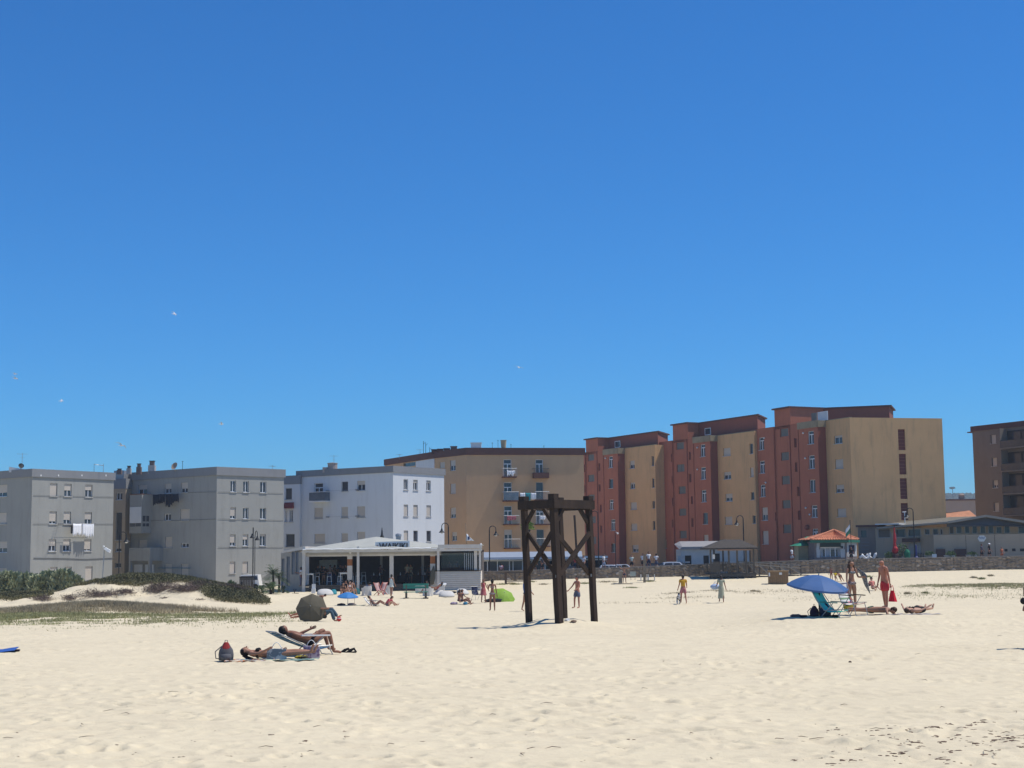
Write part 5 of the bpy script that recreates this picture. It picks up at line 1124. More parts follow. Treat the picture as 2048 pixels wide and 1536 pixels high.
# thatched shelter and boardwalk
def shelter():
    d0, d1 = 144.5, 149.0; t = thing('wooden_shelter', 'weathered wooden shelter with grey thatched roof on the beach edge', 'shelter', (col_x(1467, 147), 147, Gs(22, 147)))
    zd = zat(1460, 1146, d0); X0, X1 = col_x(1420, d0), col_x(1510, d0)
    b = MB(); b.box(X0, X1, d0, d1, zd - .12, zd); b.box(X0, X1, d0 - .05, d0, zd - .35, zd - .05); b.build('deck', WOODG, t, True)
    b = MB()
    for k in range(9): x = X0 + (X1 - X0) * k / 8; b.box(x - .06, x + .06, d0 + .02, d0 + .15, zd - 1.2, zd - .13)
    b.build('pile', WOODG, t, True)
    zr = zat(1460, 1099, d0)
    for x, dd in ((1421, d0), (1457.5, d0), (1474, d0), (1492, d0), (1507, d0), (1428, d1), (1446, d1), (1500, d1)):
        b = MB(); xx = col_x(x, dd); b.box(xx - .075, xx + .075, dd, dd + .15, zd - .9 if dd == d0 else zd, zr); b.build('post', WOODG, t, True)
    b = MB(); x0r, x1r = X0 - .35, X1 + .3; zt = zat(1460, 1079, (d0 + d1) / 2); b.hexa([(x0r, d0 - .4, zr + .02), (x1r, d0 - .4, zr + .02), (x1r, d1 + .4, zr + .02), (x0r, d1 + .4, zr + .02), (x0r, d0 - .4, zr + .16), (x1r, d0 - .4, zr + .16), (x1r, d1 + .4, zr + .16), (x0r, d1 + .4, zr + .16)])
    xa_, xb_ = col_x(1445, 147), col_x(1478, 147); m1, m2 = d0 + 1.6, d1 - 1.6
    b.hexa([(x0r, d0 - .4, zr + .161), (x1r, d0 - .4, zr + .161), (x1r, d1 + .4, zr + .161), (x0r, d1 + .4, zr + .161), (xa_, m1, zt), (xb_, m1, zt), (xb_, m2, zt), (xa_, m2, zt)]); b.build('roof', M('old_thatch', (.07, .06, .05), .95, .3, 5, .8, 20), t, True)
    b = MB(); b.box(col_x(1434, d0), col_x(1500, d0), d0 - .45, d0 - .3, zr - .1, zr + .015); b.build('fascia', M('copper_fascia', (.35, .2, .12), .6), t, True)
    b = MB()
    for x in np.arange(1436, 1456, 3.6): xx = col_x(x, d0); b.box(xx - .03, xx + .03, d0 + .03, d0 + .08, zd + .0, zd + 1.0)
    b.box(X0, col_x(1457, d0), d0 + .02, d0 + .1, zd + 1.0, zd + 1.08); b.box(X0, X0 + .9, d0 + .04, d0 + .06, zd + .05, zd + .95); b.build('railing', WOODG, t, True)
    b = MB(); b.box(col_x(1425, d0), col_x(1430, d0), d0 + .2, d0 + .22, zat(1427, 1118, d0), zat(1427, 1109, d0)); b.build('notice', WHITE, t, True)
    b = MB(); b.box(col_x(1436, d0), col_x(1456, d0), d0 + .5, d0 + 1.4, zd + .001, zd + .12); b.build('white_step', WHITE, t, True)  # white slab laid on the deck
    # ramp
    t2 = thing('boardwalk_ramp', 'weathered wooden ramp with railings leading down from the shelter', 'boardwalk', (col_x(1560, 146), 146, Gs(26, 146)))
    for off in (0, 1.6):
        pa, pb = Vector((col_x(1476, 145 + off), 145 + off, zat(1476, 1127, 145) if off == 0 else zat(1476, 1123, 145))), Vector((col_x(1600, 146 + off), 146 + off, zat(1600, 1136, 146) if off == 0 else zat(1600, 1131, 146)))
        b = MB(); b.bar(pa, pb, .12, .08); b.build('handrail', M('sunlit_rail_grey', (.28, .245, .2), .8), t2, True);  # paler grey than the posts puts sunlight on the rails into the colour
        n = 6
        for k in range(n + 1):
            p = pa + (pb - pa) * k / n; b = MB(); g_ = Gs(p.x, p.y); b.box(p.x - .06, p.x + .06, p.y - .06, p.y + .06, g_ - .2, p.z - .04); b.build('post', WOODG, t2, True)
            if k < n: q_ = pa + (pb - pa) * (k + 1) / n; b = MB(); b.bar((p.x, p.y - .08, p.z - .08), (q_.x, q_.y - .08, max(Gs(q_.x, q_.y) + .15, q_.z - 1.1)), .05, .09); b.build('brace', MATS['sunlit_rail_grey'], t2, True)
    pa, pb = Vector((col_x(1476, 145), 145.1, zat(1476, 1148, 145))), Vector((col_x(1618, 146), 146.1, zat(1600, 1150, 146)))
    for k in range(40):
        a = pa + (pb - pa) * k / 40; c = pa + (pb - pa) * (k + .92) / 40; b = MB(); b.hexa([(a.x, a.y, a.z - .06), (c.x, c.y, c.z - .06), (c.x, c.y + 1.5, c.z - .06), (a.x, a.y + 1.5, a.z - .06), (a.x, a.y, a.z), (c.x, c.y, c.z), (c.x, c.y + 1.5, c.z), (a.x, a.y + 1.5, a.z)])
        if k == 0: o0 = b.build('plank', WOODG, t2, True)
        else: b.build('plank', WOODG, t2, True)
    p = hit(1557, 1168); t3 = thing('wooden_bin', 'light brown slatted wooden bin on the sand beside the ramp', 'bin', p, R(-12)); w_, d_, h_ = 1.85, .8, 1.15
    b = MB(); b.box(-w_ / 2 + .03, w_ / 2 - .03, -d_ / 2 + .03, d_ / 2 - .03, -.1, h_ - .05); b.build('core', WOODG, t3)
    for k in range(10): x = -w_ / 2 + w_ * k / 10; b = MB(); b.box(x + .008, x + w_ / 10 - .008, -d_ / 2, -d_ / 2 + .028, -.1, h_); b.build('slat', M('bin_wood', (.24, .15, .075), .8, .2, 5), t3)
    b = MB(); b.box(-w_ / 2 - .02, w_ / 2 + .02, -d_ / 2 - .02, d_ / 2 + .02, h_, h_ + .06); b.build('lid', M('bin_lid', (.42, .27, .13), .8, .1), t3); b = MB(); b.box(.1, .35, -d_ / 2 - .015, -d_ / 2 - .002, h_ - .3, h_ - .1); b.box(-.85, -.72, -d_ / 2 - .015, -d_ / 2 - .002, h_ - .45, h_ - .1); b.build('notice', WPL, t3)
shelter()
# gate posts, stakes, signs near the wall
def gate():
    p = hit(1029, 1175, 160); d = 143.0; X0, X1 = col_x(1011, d), col_x(1048, d); t = thing('beach_gate', 'wooden beach gate between two thick posts below the wall', 'gate', ((X0 + X1) / 2, d, Gs(0, d)))
    for x in (X0, X1): b = MB(); b.box(x - .11, x + .11, d - .11, d + .11, Gs(x, d) - .3, zat(1011, 1143, d)); b.build('post', M('gate_wood', (.12, .085, .065), .85, .2), t, True)
    za, zb = zat(1030, 1161, d), zat(1030, 1146, d); b = MB(); b.box(X0 + .12, X1 - .12, d - .03, d + .03, zb, zb + .1); b.box(X0 + .12, X1 - .12, d - .03, d + .03, za - .1, za); b.box((X0 + X1) / 2 - .05, (X0 + X1) / 2 + .05, d - .03, d + .03, za, zb); b.build('rail', WOODG, t, True)
    for a, c in ((X0 + .15, (X0 + X1) / 2 - .1), (X1 - .15, (X0 + X1) / 2 + .1)): b = MB(); b.bar((a, d - .05, zb), (c, d - .05, za), .05, .07); b.build('diagonal', WOODL, t, True)
gate()
p = hit(1289, 1165); b = MB(); b.hexa([(-.11, -.11, -.2), (.11, -.11, -.2), (.11, .11, -.2), (-.11, .11, -.2), (-.07, -.1, 2.6), (.15, -.1, 2.6), (.15, .1, 2.6), (-.07, .1, 2.6)]); o = b.build('timber_post', M('grey_post_wood', (.20, .165, .12), .85, .25, 4)); o.location = p; tag(o, 'tall pale timber post standing on the sand before the wall', 'post')
t = thing('small_sign', 'small pale green board on legs before the wall', 'sign', hit(1266, 1160)); b = MB(); b.box(-.27, .27, -.02, .02, .35, .8); b.build('board', M('pale_green_board', (.40, .44, .38), .7), t)
for sx in (-.2, .2): b = MB(); b.box(sx - .02, sx + .02, .021, .06, -.1, .8); b.build('leg', WOODG, t)
for x, l in ((1288, 'left white low table beside the timber post'), (1303, 'right white low table beside the timber post')):
    t = thing('low_table', l, 'table', hit(x, 1161)); b = MB(); b.box(-.33, .33, -.25, .25, .6, .66); b.build('tabletop', WOODG, t)
    for sx in (-.29, .29): b = MB(); b.box(sx - .03, sx + .03, -.22, .22, -.1, .6); b.build('leg', WPL, t)

# tiled kiosk
def kiosk():
    d = 154.0; X0, X1, X2 = col_x(1629, d), col_x(1692, d), col_x(1712, d + 2.5); z0 = 1.85; zt = zat(1660, 1083, d)
    t = thing('tiled_kiosk', 'small hexagonal kiosk with orange tiled roof and green eaves', 'kiosk', (col_x(1668, d), d + 2, z0))
    STN = M('kiosk_grey', (.2, .165, .15), .85, .25, 3); f = Face((X0, d), (X1, d)); f2 = Face((X1, d), (X2, d + 2.2)); b = MB(); ops = [(*f.rect(1641, 1094, 1681, 1114), .3)]; facade(b, f, z0, zt, ops); ops2 = [(*f2.rect(1697, 1090, 1709, 1108), .15)]; facade(b, f2, z0, zt, ops2)
    b.add([(X0, d, z0), (X0 - .3, d + 4, z0), (X0 - .3, d + 4, zt), (X0, d, zt)], [(1, 0, 3, 2)]); b.add([(X2, d + 2.2, z0), (X2, d + 5, z0), (X2, d + 5, zt), (X2, d + 2.2, zt)], [(0, 1, 2, 3)]); b.build('wall', STN, t, True)
    WP = M('kiosk_white', (.5, .5, .48), .8, .05); b = MB()
    for x0, x1 in ((1633, 1640.5), (1681, 1690)):
        u0, u1, a, c = f.rect(x0, 1086, x1, 1115); pts = [(u0, a), (u1 - .05, a), (u1, a + .9), (u1 - .12, (a + c) / 2), (u1, c), (u0 + .05, c), (u0 - .02, (a + c) / 2 + .1)]
        b.add([f.P(u, z, .03) for u, z in pts], [tuple(range(len(pts)))]); b.add([f.P(u, z, .0) for u, z in pts] + [f.P(u, z, .03) for u, z in pts], [(k, (k + 1) % 7, 7 + (k + 1) % 7, 7 + k) for k in range(7)])
    b.build('white_patch', WP, t, True)
    b = MB(); u0, u1, a, c = f2.rect(1694, 1084, 1713, 1113); fbox(b, f2, u0, u1, a, ops2[0][2], 0, .03); fbox(b, f2, u0, u1, ops2[0][3], c, 0, .03); fbox(b, f2, u0, ops2[0][0], ops2[0][2], ops2[0][3], 0, .03); fbox(b, f2, ops2[0][1], u1, ops2[0][2], ops2[0][3], 0, .03); b.build('window_surround', WP, t, True)
    b = MB(); o = ops2[0]; fbox(b, f2, o[0], o[1], o[2], o[3], -.12, -.1); b.build('poster', M('dark_blue_poster', (.03, .035, .09), .6, .5, 3), t, True)
    o = ops[0]; b = MB(); fbox(b, f, o[0], o[1], o[2], o[3], -.28, -.25); b.build('shop_interior', M('kiosk_inside', (.40, .42, .44), .8, .15, 3), t, True)
    b = MB(); 
    for k in range(5): u = o[0] + (o[1] - o[0]) * k / 4; fbox(b, f, u - .04, u + .04, o[2], o[3], -.2, -.12)
    fbox(b, f, o[0], o[1], o[3] - .1, o[3], -.2, -.11); b.build('window_bar', WHITE, t, True)
    for x0, x1 in ((1647, 1651), (1662.5, 1669.5), (1672.5, 1676)): b = MB(); u0, u1, a, c = f.rect(x0, 1099, x1, 1112.5); fbox(b, f, u0, u1, a, c, -.245, -.21); b.build('dark_pane', GLASS, t, True)
    b = MB(); u0, u1, a, c = f.rect(1640, 1086, 1681, 1094); fbox(b, f, u0, u1, a, c, .06, .2); b.build('roller_box', M('dark_green_roller', (.03, .05, .04), .7), t, True)
    b = MB(); u0, u1, a, c = f.rect(1682, 1092, 1685, 1097); fbox(b, f, u0, u1, a, c, .05, .25); b.build('wall_lamp', DARKM, t, True)
    # roof
    ap = Vector((col_x(1669, d + 2.4), d + 2.4, zat(1669, 1061.5, d + 2))); e0 = Vector((col_x(1622, d - .6), d - .6, zat(1625, 1080, d))); e1 = Vector((col_x(1697, d - .6), d - .6, zat(1695, 1079.5, d))); e2 = Vector((col_x(1719, d + 2), d + 2, e1.z - .02)); e3 = Vector((e2.x - .5, d + 6, e1.z)); e4 = Vector((e0.x - .3, d + 5, e0.z))
    b = MB(); n = 13
    def slope(a, c, n):
        for i in range(n):
            p0, p1 = a + (c - a) * i / n, a + (c - a) * (i + 1) / n; q0, q1 = ap + (a - ap) * .02, ap + (c - ap) * .02; m = 6; nr = (p1 - p0).cross(ap - p0).normalized()
            if nr.z < 0: nr = -nr
            for j in range(m):
                s0, s1 = j / m, (j + 1) / m; A0 = p0 + (ap - p0) * s0; A1 = p1 + (ap - p1) * s0; B0 = p0 + (ap - p0) * s1; B1 = p1 + (ap - p1) * s1
                md0 = (A0 + A1) / 2 + nr * .13; md1 = (B0 + B1) / 2 + nr * .08
                b.add([A0 + nr * .03, md0, A1 + nr * .03, B0, md1, B1, A0, A1], [(0, 1, 4, 3), (1, 2, 5, 4), (0, 6, 7, 2, 1)])
    slope(e0, e1, 14); slope(e1, e2, 6); slope(e4, e0, 8); TILEM = M('terracotta_tile', (.50, .19, .10), .8, .25, 2.5)
    o = b.build('roof_tile', TILEM, t, True); stuff(o)
    b = MB(); b.tube([e0 + Vector((0, 0, .1)), ap + Vector((0, 0, .12))], .09, 6); b.tube([e1 + Vector((0, 0, .1)), ap + Vector((0, 0, .12))], .09, 6); b.tube([e2 + Vector((0, 0, .1)), ap + Vector((0, 0, .12))], .09, 6); b.build('ridge_tile', TILEM, t, True)
    b = MB(); b.add([e0, e1, e2, e3, e4, ap], [(0, 1, 5), (1, 2, 5), (2, 3, 5), (3, 4, 5), (4, 0, 5)]); b.build('roof_deck', WOODG, t, True)
    b = MB(); gz = Vector((0, 0, -.28)); i_ = Vector((0, .15, 0)); b.hexa([e0 + gz + i_, e1 + gz + i_, e1 + gz + i_ * 3, e0 + gz + i_ * 3, e0 + i_ - Vector((0, 0, .01)), e1 + i_ - Vector((0, 0, .01)), e1 + i_ * 3 - Vector((0, 0, .01)), e0 + i_ * 3 - Vector((0, 0, .01))]); b.bar(e1 + gz * .5 + i_, e2 + gz * .5, .12, .26); b.build('eaves', M('kiosk_green', (.03, .15, .10), .6, .1), t, True)
    # green-roofed hut
    d2 = 156.5; X0, X1 = col_x(1597.5, d2), col_x(1631, d2); t = thing('green_roofed_hut', 'cream hut with green two-tier metal roof left of the tiled kiosk', 'hut', ((X0 + X1) / 2, d2 + 1, 1.7)); zt = zat(1610, 1092, d2); b = MB(); b.box(X0, X1, d2, d2 + 2.6, 1.6, zt); b.build('wall', M('cream_panel', (.38, .32, .20), .8, .1), t, True)
    b = MB(); b.box(X0 + .02, X1, d2 - .03, d2 - .001, 2.5, 2.56); b.box(X0 - .04, X0 + .06, d2 - .04, d2 - .001, 1.6, zt); b.build('trim', M('cream_trim', (.34, .28, .17), .8), t, True)
    GRM = M('green_roof_metal', (.022, .22, .12), .5, .1, 1); za, zb, zc = zt + .02, zat(1610, 1083.5, d2), zat(1616, 1075, d2 + 1); xm = X1 - .5; b = MB()
    b.hexa([(X0 - .45, d2 - .5, za), (X1 + .4, d2 - .5, za), (X1 + .4, d2 + 3, za), (X0 - .45, d2 + 3, za), (X0 + .6, d2 + .4, zb), (X1 + .1, d2 + .4, zb), (X1 + .1, d2 + 2.2, zb), (X0 + .6, d2 + 2.2, zb)])
    b.hexa([(X0 + .45, d2 + .3, zb + .01), (X1 + .3, d2 + .3, zb + .01), (X1 + .3, d2 + 2.3, zb + .01), (X0 + .45, d2 + 2.3, zb + .01), (xm - .15, d2 + 1.2, zc + .1), (xm + .1, d2 + 1.2, zc + .1), (xm + .1, d2 + 1.4, zc + .1), (xm - .15, d2 + 1.4, zc + .1)]); b.build('roof', GRM, t, True)
kiosk()
# low restaurant with old sheet roof
def low_rest():
    dA, dB = 166.0, 158.0; t = thing('low_restaurant', 'long low grey restaurant with old fibre cement roof at the right edge', 'restaurant', (42, 160, 1.9)); GR = plaster('rest_grey', (.45, .355, .25), (.12, .11, .10), .4)
    A = (col_x(1752, dA), dA); B = (col_x(1898, 160), 160); C_ = (col_x(2100, dB), dB); f1 = Face(A, B); f2 = Face(B, C_); z0 = 1.7
    zt1 = zat(1850, 1055, 162); b = MB(); ops = [(*f1.rect(x0, 1057.5, x1, y1), .15) for x0, x1, y1 in ((1756, 1781, 1076), (1791.5, 1811, 1075), (1816, 1842, 1073), (1849, 1860, 1070), (1865.5, 1877, 1070), (1880, 1886, 1070))]
    facade(b, f1, z0, zt1, ops); ops2 = [(*f2.rect(x0, y0, x1, y1), .15) for x0, y0, x1, y1 in ((1898.5, 1048, 1908, 1068), (1912, 1045, 1924, 1067), (1929, 1045, 1939, 1067), (1944, 1045, 1954.5, 1067), (1960, 1045, 1971, 1067), (1976, 1045, 1987, 1067), (1992, 1053, 2004, 1067), (2008, 1048, 2020, 1067), (2036, 1050, 2052, 1067), (2009, 1098, 2015, 1103), (2024, 1097, 2031, 1102.5), (2040, 1097, 2056, 1102.5))]
    zt2 = zat(1960, 1042, 158.8); facade(b, f2, z0, zt2, ops2); b.build('wall', GR, t, True)
    for f_, oo in ((f1, ops), (f2, ops2)):
        for k, o in enumerate(oo):
            b = MB(); w_ = .07
            for a in ((o[0], o[1], o[2], o[2] + w_), (o[0], o[1], o[3] - w_, o[3]), (o[0], o[0] + w_, o[2] + w_, o[3] - w_), (o[1] - w_, o[1], o[2] + w_, o[3] - w_)): fbox(b, f_, *a, -.1, .03)
            wn = b.build('window', M('rest_frame', (.36, .37, .37), .7), t, True); b = MB(); fbox(b, f_, o[0] + w_, o[1] - w_, o[2] + w_, o[3] - w_, -.12, -.1); b.build('pane', GLASS if k else M('grey_blind', (.14, .14, .13), .8), wn, True)
    # solid terrace wall in front
    f3 = Face((col_x(1868, 155), 155), (col_x(2100, 153), 153)); b = MB(); u0, u1, a, c = f3.rect(1868, 1068, 2090, 1112); fbox(b, f3, 0, f3.L, z0, f3.uz(1960, 1069)[1], -.25, 0); b.build('terrace_wall', plaster('terrace_grey', (.36, .30, .225), (.15, .14, .12), .35), t, True)
    b = MB()
    for x in (1932, 1990): u, z = f3.uz(x, 1090); fbox(b, f3, u - .02, u + .02, z0 + .3, f3.uz(1960, 1070)[1], 0, .012)
    b.build('panel_joint', DARKM, t, True)
    b = MB(); pts = [f3.uz(x, y) for x, y in ((1955, 1077), (1959, 1071), (1968, 1071), (1972.5, 1076), (1968, 1083), (1959, 1083))]; b.add([f3.P(u, z, .04) for u, z in pts] + [f3.P(u, z, .001) for u, z in pts], [(5, 4, 3, 2, 1, 0), (6, 7, 8, 9, 10, 11)] + [(k, (k + 1) % 6, 6 + (k + 1) % 6, 6 + k) for k in range(6)]); pq = b.build('hexagonal_plaque', M('plaque_pale', (.66, .66, .62), .5), t, True)
    b = MB(); 
    for k in range(7): u, z = f3.uz(1958.5 + k * 1.7, 1075 + (k % 3) * .7); fbox(b, f3, u - .025, u + .02, z - .1, z + .1, .041, .05)
    b.build('faded_blue_lettering', M('faded_blue', (.12, .2, .35), .6), pq, True)
    b = MB(); 
    for (x0, y0, x1, y1) in ((2009, 1098, 2015, 1103), (2024, 1097, 2031, 1102.5), (2040, 1097, 2056, 1102.5)): fbox(b, f3, *f3.rect(x0, y0, x1, y1), 0.001, .02)
    b.build('hole_shade', DARKM, t, True)  # dark plates on the wall paint the shade inside square holes
    b = MB(); u0, u1, a, c = f1.rect(1812, 1076.5, 1842, 1084); fbox(b, f1, u0, u1, a, c, .2, .9); b.build('brown_canopy', M('brown_canopy', (.10, .06, .05), .8), t, True)
    b = MB(); u0, u1, a, c = f1.rect(1818, 1084, 1842, 1108); fbox(b, f1, u0, u1, a, c, .01, .06); b.build('pale_door', M('pale_doorway', (.36, .36, .33), .8), t, True)
    for x0, x1 in ((1872, 1890), (1909, 1932)): b = MB(); u0, u1, a, c = f3.rect(x0, 1098, x1, 1112); fbox(b, f3, u0, u1, z0, c, .0, .3); b.build('brown_shutter', M('brown_canopy', (.10, .06, .05), .8), t, True)
    # roof
    RF = plaster('old_sheet_roof', (.17, .155, .12), (.12, .11, .085), .6, .15); rid = Vector((col_x(1958.5, 160), 157.2, zat(1958.5, 1032.3, 157.2))); 
    eL0 = Vector((col_x(1750, dA), dA - 1, zat(1750, 1056.5, dA - 1))); eM = Vector((col_x(1898, 157.5), 157.5, zat(1898, 1045, 157.5))); bk0 = Vector((col_x(1788, 176), 176, zat(1788, 1045, 176))); bk1 = Vector((col_x(1905, 176), 176, zat(1905, 1034, 176)))
    th = Vector((0, 0, .14)); b = MB(); P_ = [eL0, eM, rid, bk1, bk0]; n = 5; b.add([p - th for p in P_] + P_, [(4, 3, 2, 1, 0), (5, 6, 7, 8, 9)] + [(k, (k + 1) % n, n + (k + 1) % n, n + k) for k in range(n)])
    r2 = Vector((col_x(2110, 155), 155, zat(2048, 1042, 155) - .6)); r3 = Vector((r2.x, 176, r2.z)); P_ = [rid, r2, r3, bk1]; n = 4; b.add([p - th for p in P_] + P_, [(3, 2, 1, 0), (4, 5, 6, 7)] + [(k, (k + 1) % n, n + (k + 1) % n, n + k) for k in range(n)]); b.build('roof', RF, t, True)
    b = MB(); u_ = Vector((0, -.06, .02)); b.bar(eM + u_, rid + u_, .1, .22); b.bar(rid + u_, r2 + u_, .1, .22); b.bar(eL0 + u_, eM + u_, .1, .16); b.build('bargeboard', M('barge_grey', (.30, .28, .24), .8), t, True)
    # gable infill
    b = MB(); b.add([(eM.x, eM.y + .5, zt2 - .6), (r2.x, r2.y + 1.0, zt2 - .6), (r2.x, r2.y + 1.0, r2.z - .15), (rid.x, rid.y + .5, rid.z - .15), (eM.x, eM.y + .5, eM.z - .15)], [(0, 1, 2, 3, 4)]); b.build('gable', M('gable_dark', (.10, .105, .11), .8), t, True)
    # grey garage at the left
    f0 = Face((col_x(1717, 167), 167), (col_x(1755, 166), 166)); t4 = thing('grey_annex', 'small dark grey annex at the left end of the low restaurant', 'annex', (col_x(1735, 167), 167, 1.8)); b = MB(); facade(b, f0, z0, f0.uz(1735, 1053)[1], [(*f0.rect(1722, 1061, 1733, 1075), .2)]); b.build('wall', plaster('annex_grey', (.25, .20, .165), (.09, .09, .09), .4), t4, True)
    b = MB(); fbox(b, f0, -.15, f0.L + .2, f0.uz(1735, 1054)[1], f0.uz(1735, 1050)[1], -6, .25); b.build('roof', DKMAROON, t4, True); b = MB(); fbox(b, f0, *f0.rect(1722, 1061, 1733, 1075), -.15, -.1); b.build('pane', GLASS, t4, True); b = MB(); fbox(b, f0, 2.0, f0.L + 2.5, f0.uz(1735, 1050)[1], f0.uz(1735, 1050)[1] + .12, -3, .2); b.build('white_sheet_roof', WHITE, t4, True)
    b = MB()
    for y in (1085, 1092, 1099): u, z = f0.uz(1722, y); fbox(b, f0, u, u + .9, z, z + .05, 0, .03)
    b.build('wall_batten', M('batten_grey', (.24, .24, .24), .8), t4, True)
low_rest()

# ================================================================ promenade clutter
def parked_car(x, ytop, d, label, col, L=4.1, H=1.45, rz=0.0, group='cars parked behind the wall'):
    X = col_x(x, d); z0 = float(prom(X)) - .8; t = thing('parked_car', label, 'car', (X, d, z0), rz, group); m = M('car_paint_' + col[0], col[1], .25, .03, spec=.6)
    W = .86; b = MB(); prof = [(-L / 2, .35), (-L / 2, .75), (-L * .44, .88), (L * .26, .93), (L * .46, .78), (L / 2, .6), (L / 2, .3)]; n = len(prof)
    vs = [(a, -W, c) for a, c in prof] + [(a, W, c) for a, c in prof]; b.add(vs, [tuple(range(n)), tuple(reversed(range(n, 2 * n)))] + [((k + 1) % n, k, n + k, n + (k + 1) % n) for k in range(n)]); b.build('body', m, t)
    pr = [(-L * .42, .9), (-L * .34, H - .06), (-L * .2, H), (L * .06, H), (L * .12, H - .05), (L * .26, .94)]; n = len(pr); b = MB(); vs = [(a, -W + .04 - (0 if c < 1 else -.12), c) for a, c in pr] + [(a, W - .04 - (0 if c < 1 else .12), c) for a, c in pr]; b.add(vs, [tuple(range(n)), tuple(reversed(range(n, 2 * n)))] + [((k + 1) % n, k, n + k, n + (k + 1) % n) for k in range(n)]); b.build('cabin', m, t)
    b = MB(); 
    for s_ in (-1, 1): yy = s_ * (W + .005); yi = s_ * (W - .125); b.add([(-L * .38, yy - s_ * .03, .96), (-L * .1, yy - s_ * .03, .96), (-L * .1, yi, H - .1), (-L * .31, yi, H - .12)], [(0, 1, 2, 3)]); b.add([(-L * .08, yy - s_ * .03, .96), (L * .21, yy - s_ * .03, .98), (L * .1, yi, H - .12), (-L * .08, yi, H - .1)], [(0, 1, 2, 3)])
    b.build('side_window', GLASS, t); b = MB(); b.add([(L * .262, -W + .1, .955), (L * .262, W - .1, .955), (L * .125, W - .2, H - .06), (L * .125, -W + .2, H - .06)], [(0, 1, 2, 3)]); b.build('windscreen', GLASS, t)
    for sx in (-.31, .32):
        for s_ in (-1, 1): b = MB(); b.lathe([(.01, -.1), (.31, -.1), (.33, -.05), (.33, .05), (.31, .1), (.01, .1)], (sx * L, s_ * (W - .08), .32), 14, Matrix.Rotation(math.pi / 2, 3, 'X')); w_ = b.build('wheel', BLACK, t); b = MB(); b.lathe([(.01, -.105), (.19, -.105), (.19, .105), (.01, .105)], (sx * L, s_ * (W - .08), .32), 10, Matrix.Rotation(math.pi / 2, 3, 'X')); b.build('rim', GREYM, w_)
    return t
WH = ('white', (.7, .7, .7))
parked_car(1222, 1128, 159, 'white car roof just right of the timber tower, behind the wall', WH, 3.2); parked_car(1247, 1128, 159.2, 'white car behind the wall, second from the timber tower', WH, 3.4)
parked_car(1350, 1124, 159, 'white car left of the white shed, behind the wall', WH, 3.6, 1.5); parked_car(1140, 1128, 159.5, 'dark car seen through the timber tower', ('dark', (.03, .035, .04)), 4.2)
parked_car(1316, 1128, 159, 'dark car behind the wall left of the white shed', ('dark', (.03, .035, .04)), 4)
def motorbike(x, d, label, rz):
    X = col_x(x, d); t = thing('scooter', label, 'scooter', (X, d, float(prom(X)) + .03), rz)
    for yy in (-.62, .62): b = MB(); b.lathe([(.14, -.06), (.25, -.05), (.27, 0), (.25, .05), (.14, .06)], (yy, 0, .27), 14, Matrix.Rotation(math.pi / 2, 3, 'X')); b.build('wheel', BLACK, t)
    b = MB(); b.tube([(-.65, 0, .5), (-.35, 0, .75), (.0, 0, .45), (.3, 0, .42), (.45, 0, .8), (.55, 0, 1.0)], [.12, .2, .14, .12, .16, .06], 8); b.build('body', WPL, t, smooth=True); b = MB(); b.tube([(-.6, 0, .82), (-.05, 0, .8)], [.12, .12], 8); b.build('seat', BLACK, t); b = MB(); b.tube([(.48, -.33, 1.08), (.5, 0, 1.0), (.48, .33, 1.08)], .025, 6); b.build('handlebar', DARKM, t)
motorbike(1730, 153, 'white scooter behind the wall, right of the tiled kiosk', .2); motorbike(1741, 153.5, 'second white scooter parked just right of the first', -.3)
# red closed parasol
X = col_x(1790, 152.5); z0 = float(prom(X)) + .03; t = thing('closed_parasol', 'tall red folded parasol standing behind the wall', 'parasol', (X, 152.5, z0)); zt = zat(1790, 1049, 152.5) - z0; RED = M('parasol_red', (.36, .02, .025), .6, .2, 3)
b = MB(); b.tube([(0, 0, 0), (0, 0, zt)], .05, 7); b.build('pole', DARKM, t); b = MB(); b.lathe([(.2, .85), (.33, 1.15), (.3, 1.4), (.17, 1.6), (.13, 1.9), (.17, 2.3), (.13, 2.7), (.08, 3.0), (.03, zt)], (0, 0, 0), 9); b.v = [(x_ * (1 + .18 * math.sin(z_ * 5 + x_ * 9)), y_, z_) for x_, y_, z_ in b.v]; b.build('folded_canopy', RED, t); b = MB(); b.lathe([(.5, 0), (.42, .8), (.01, .84)], (0, 0, 0), 10); b.build('base', M('brown_canopy', (.10, .06, .05)), t)
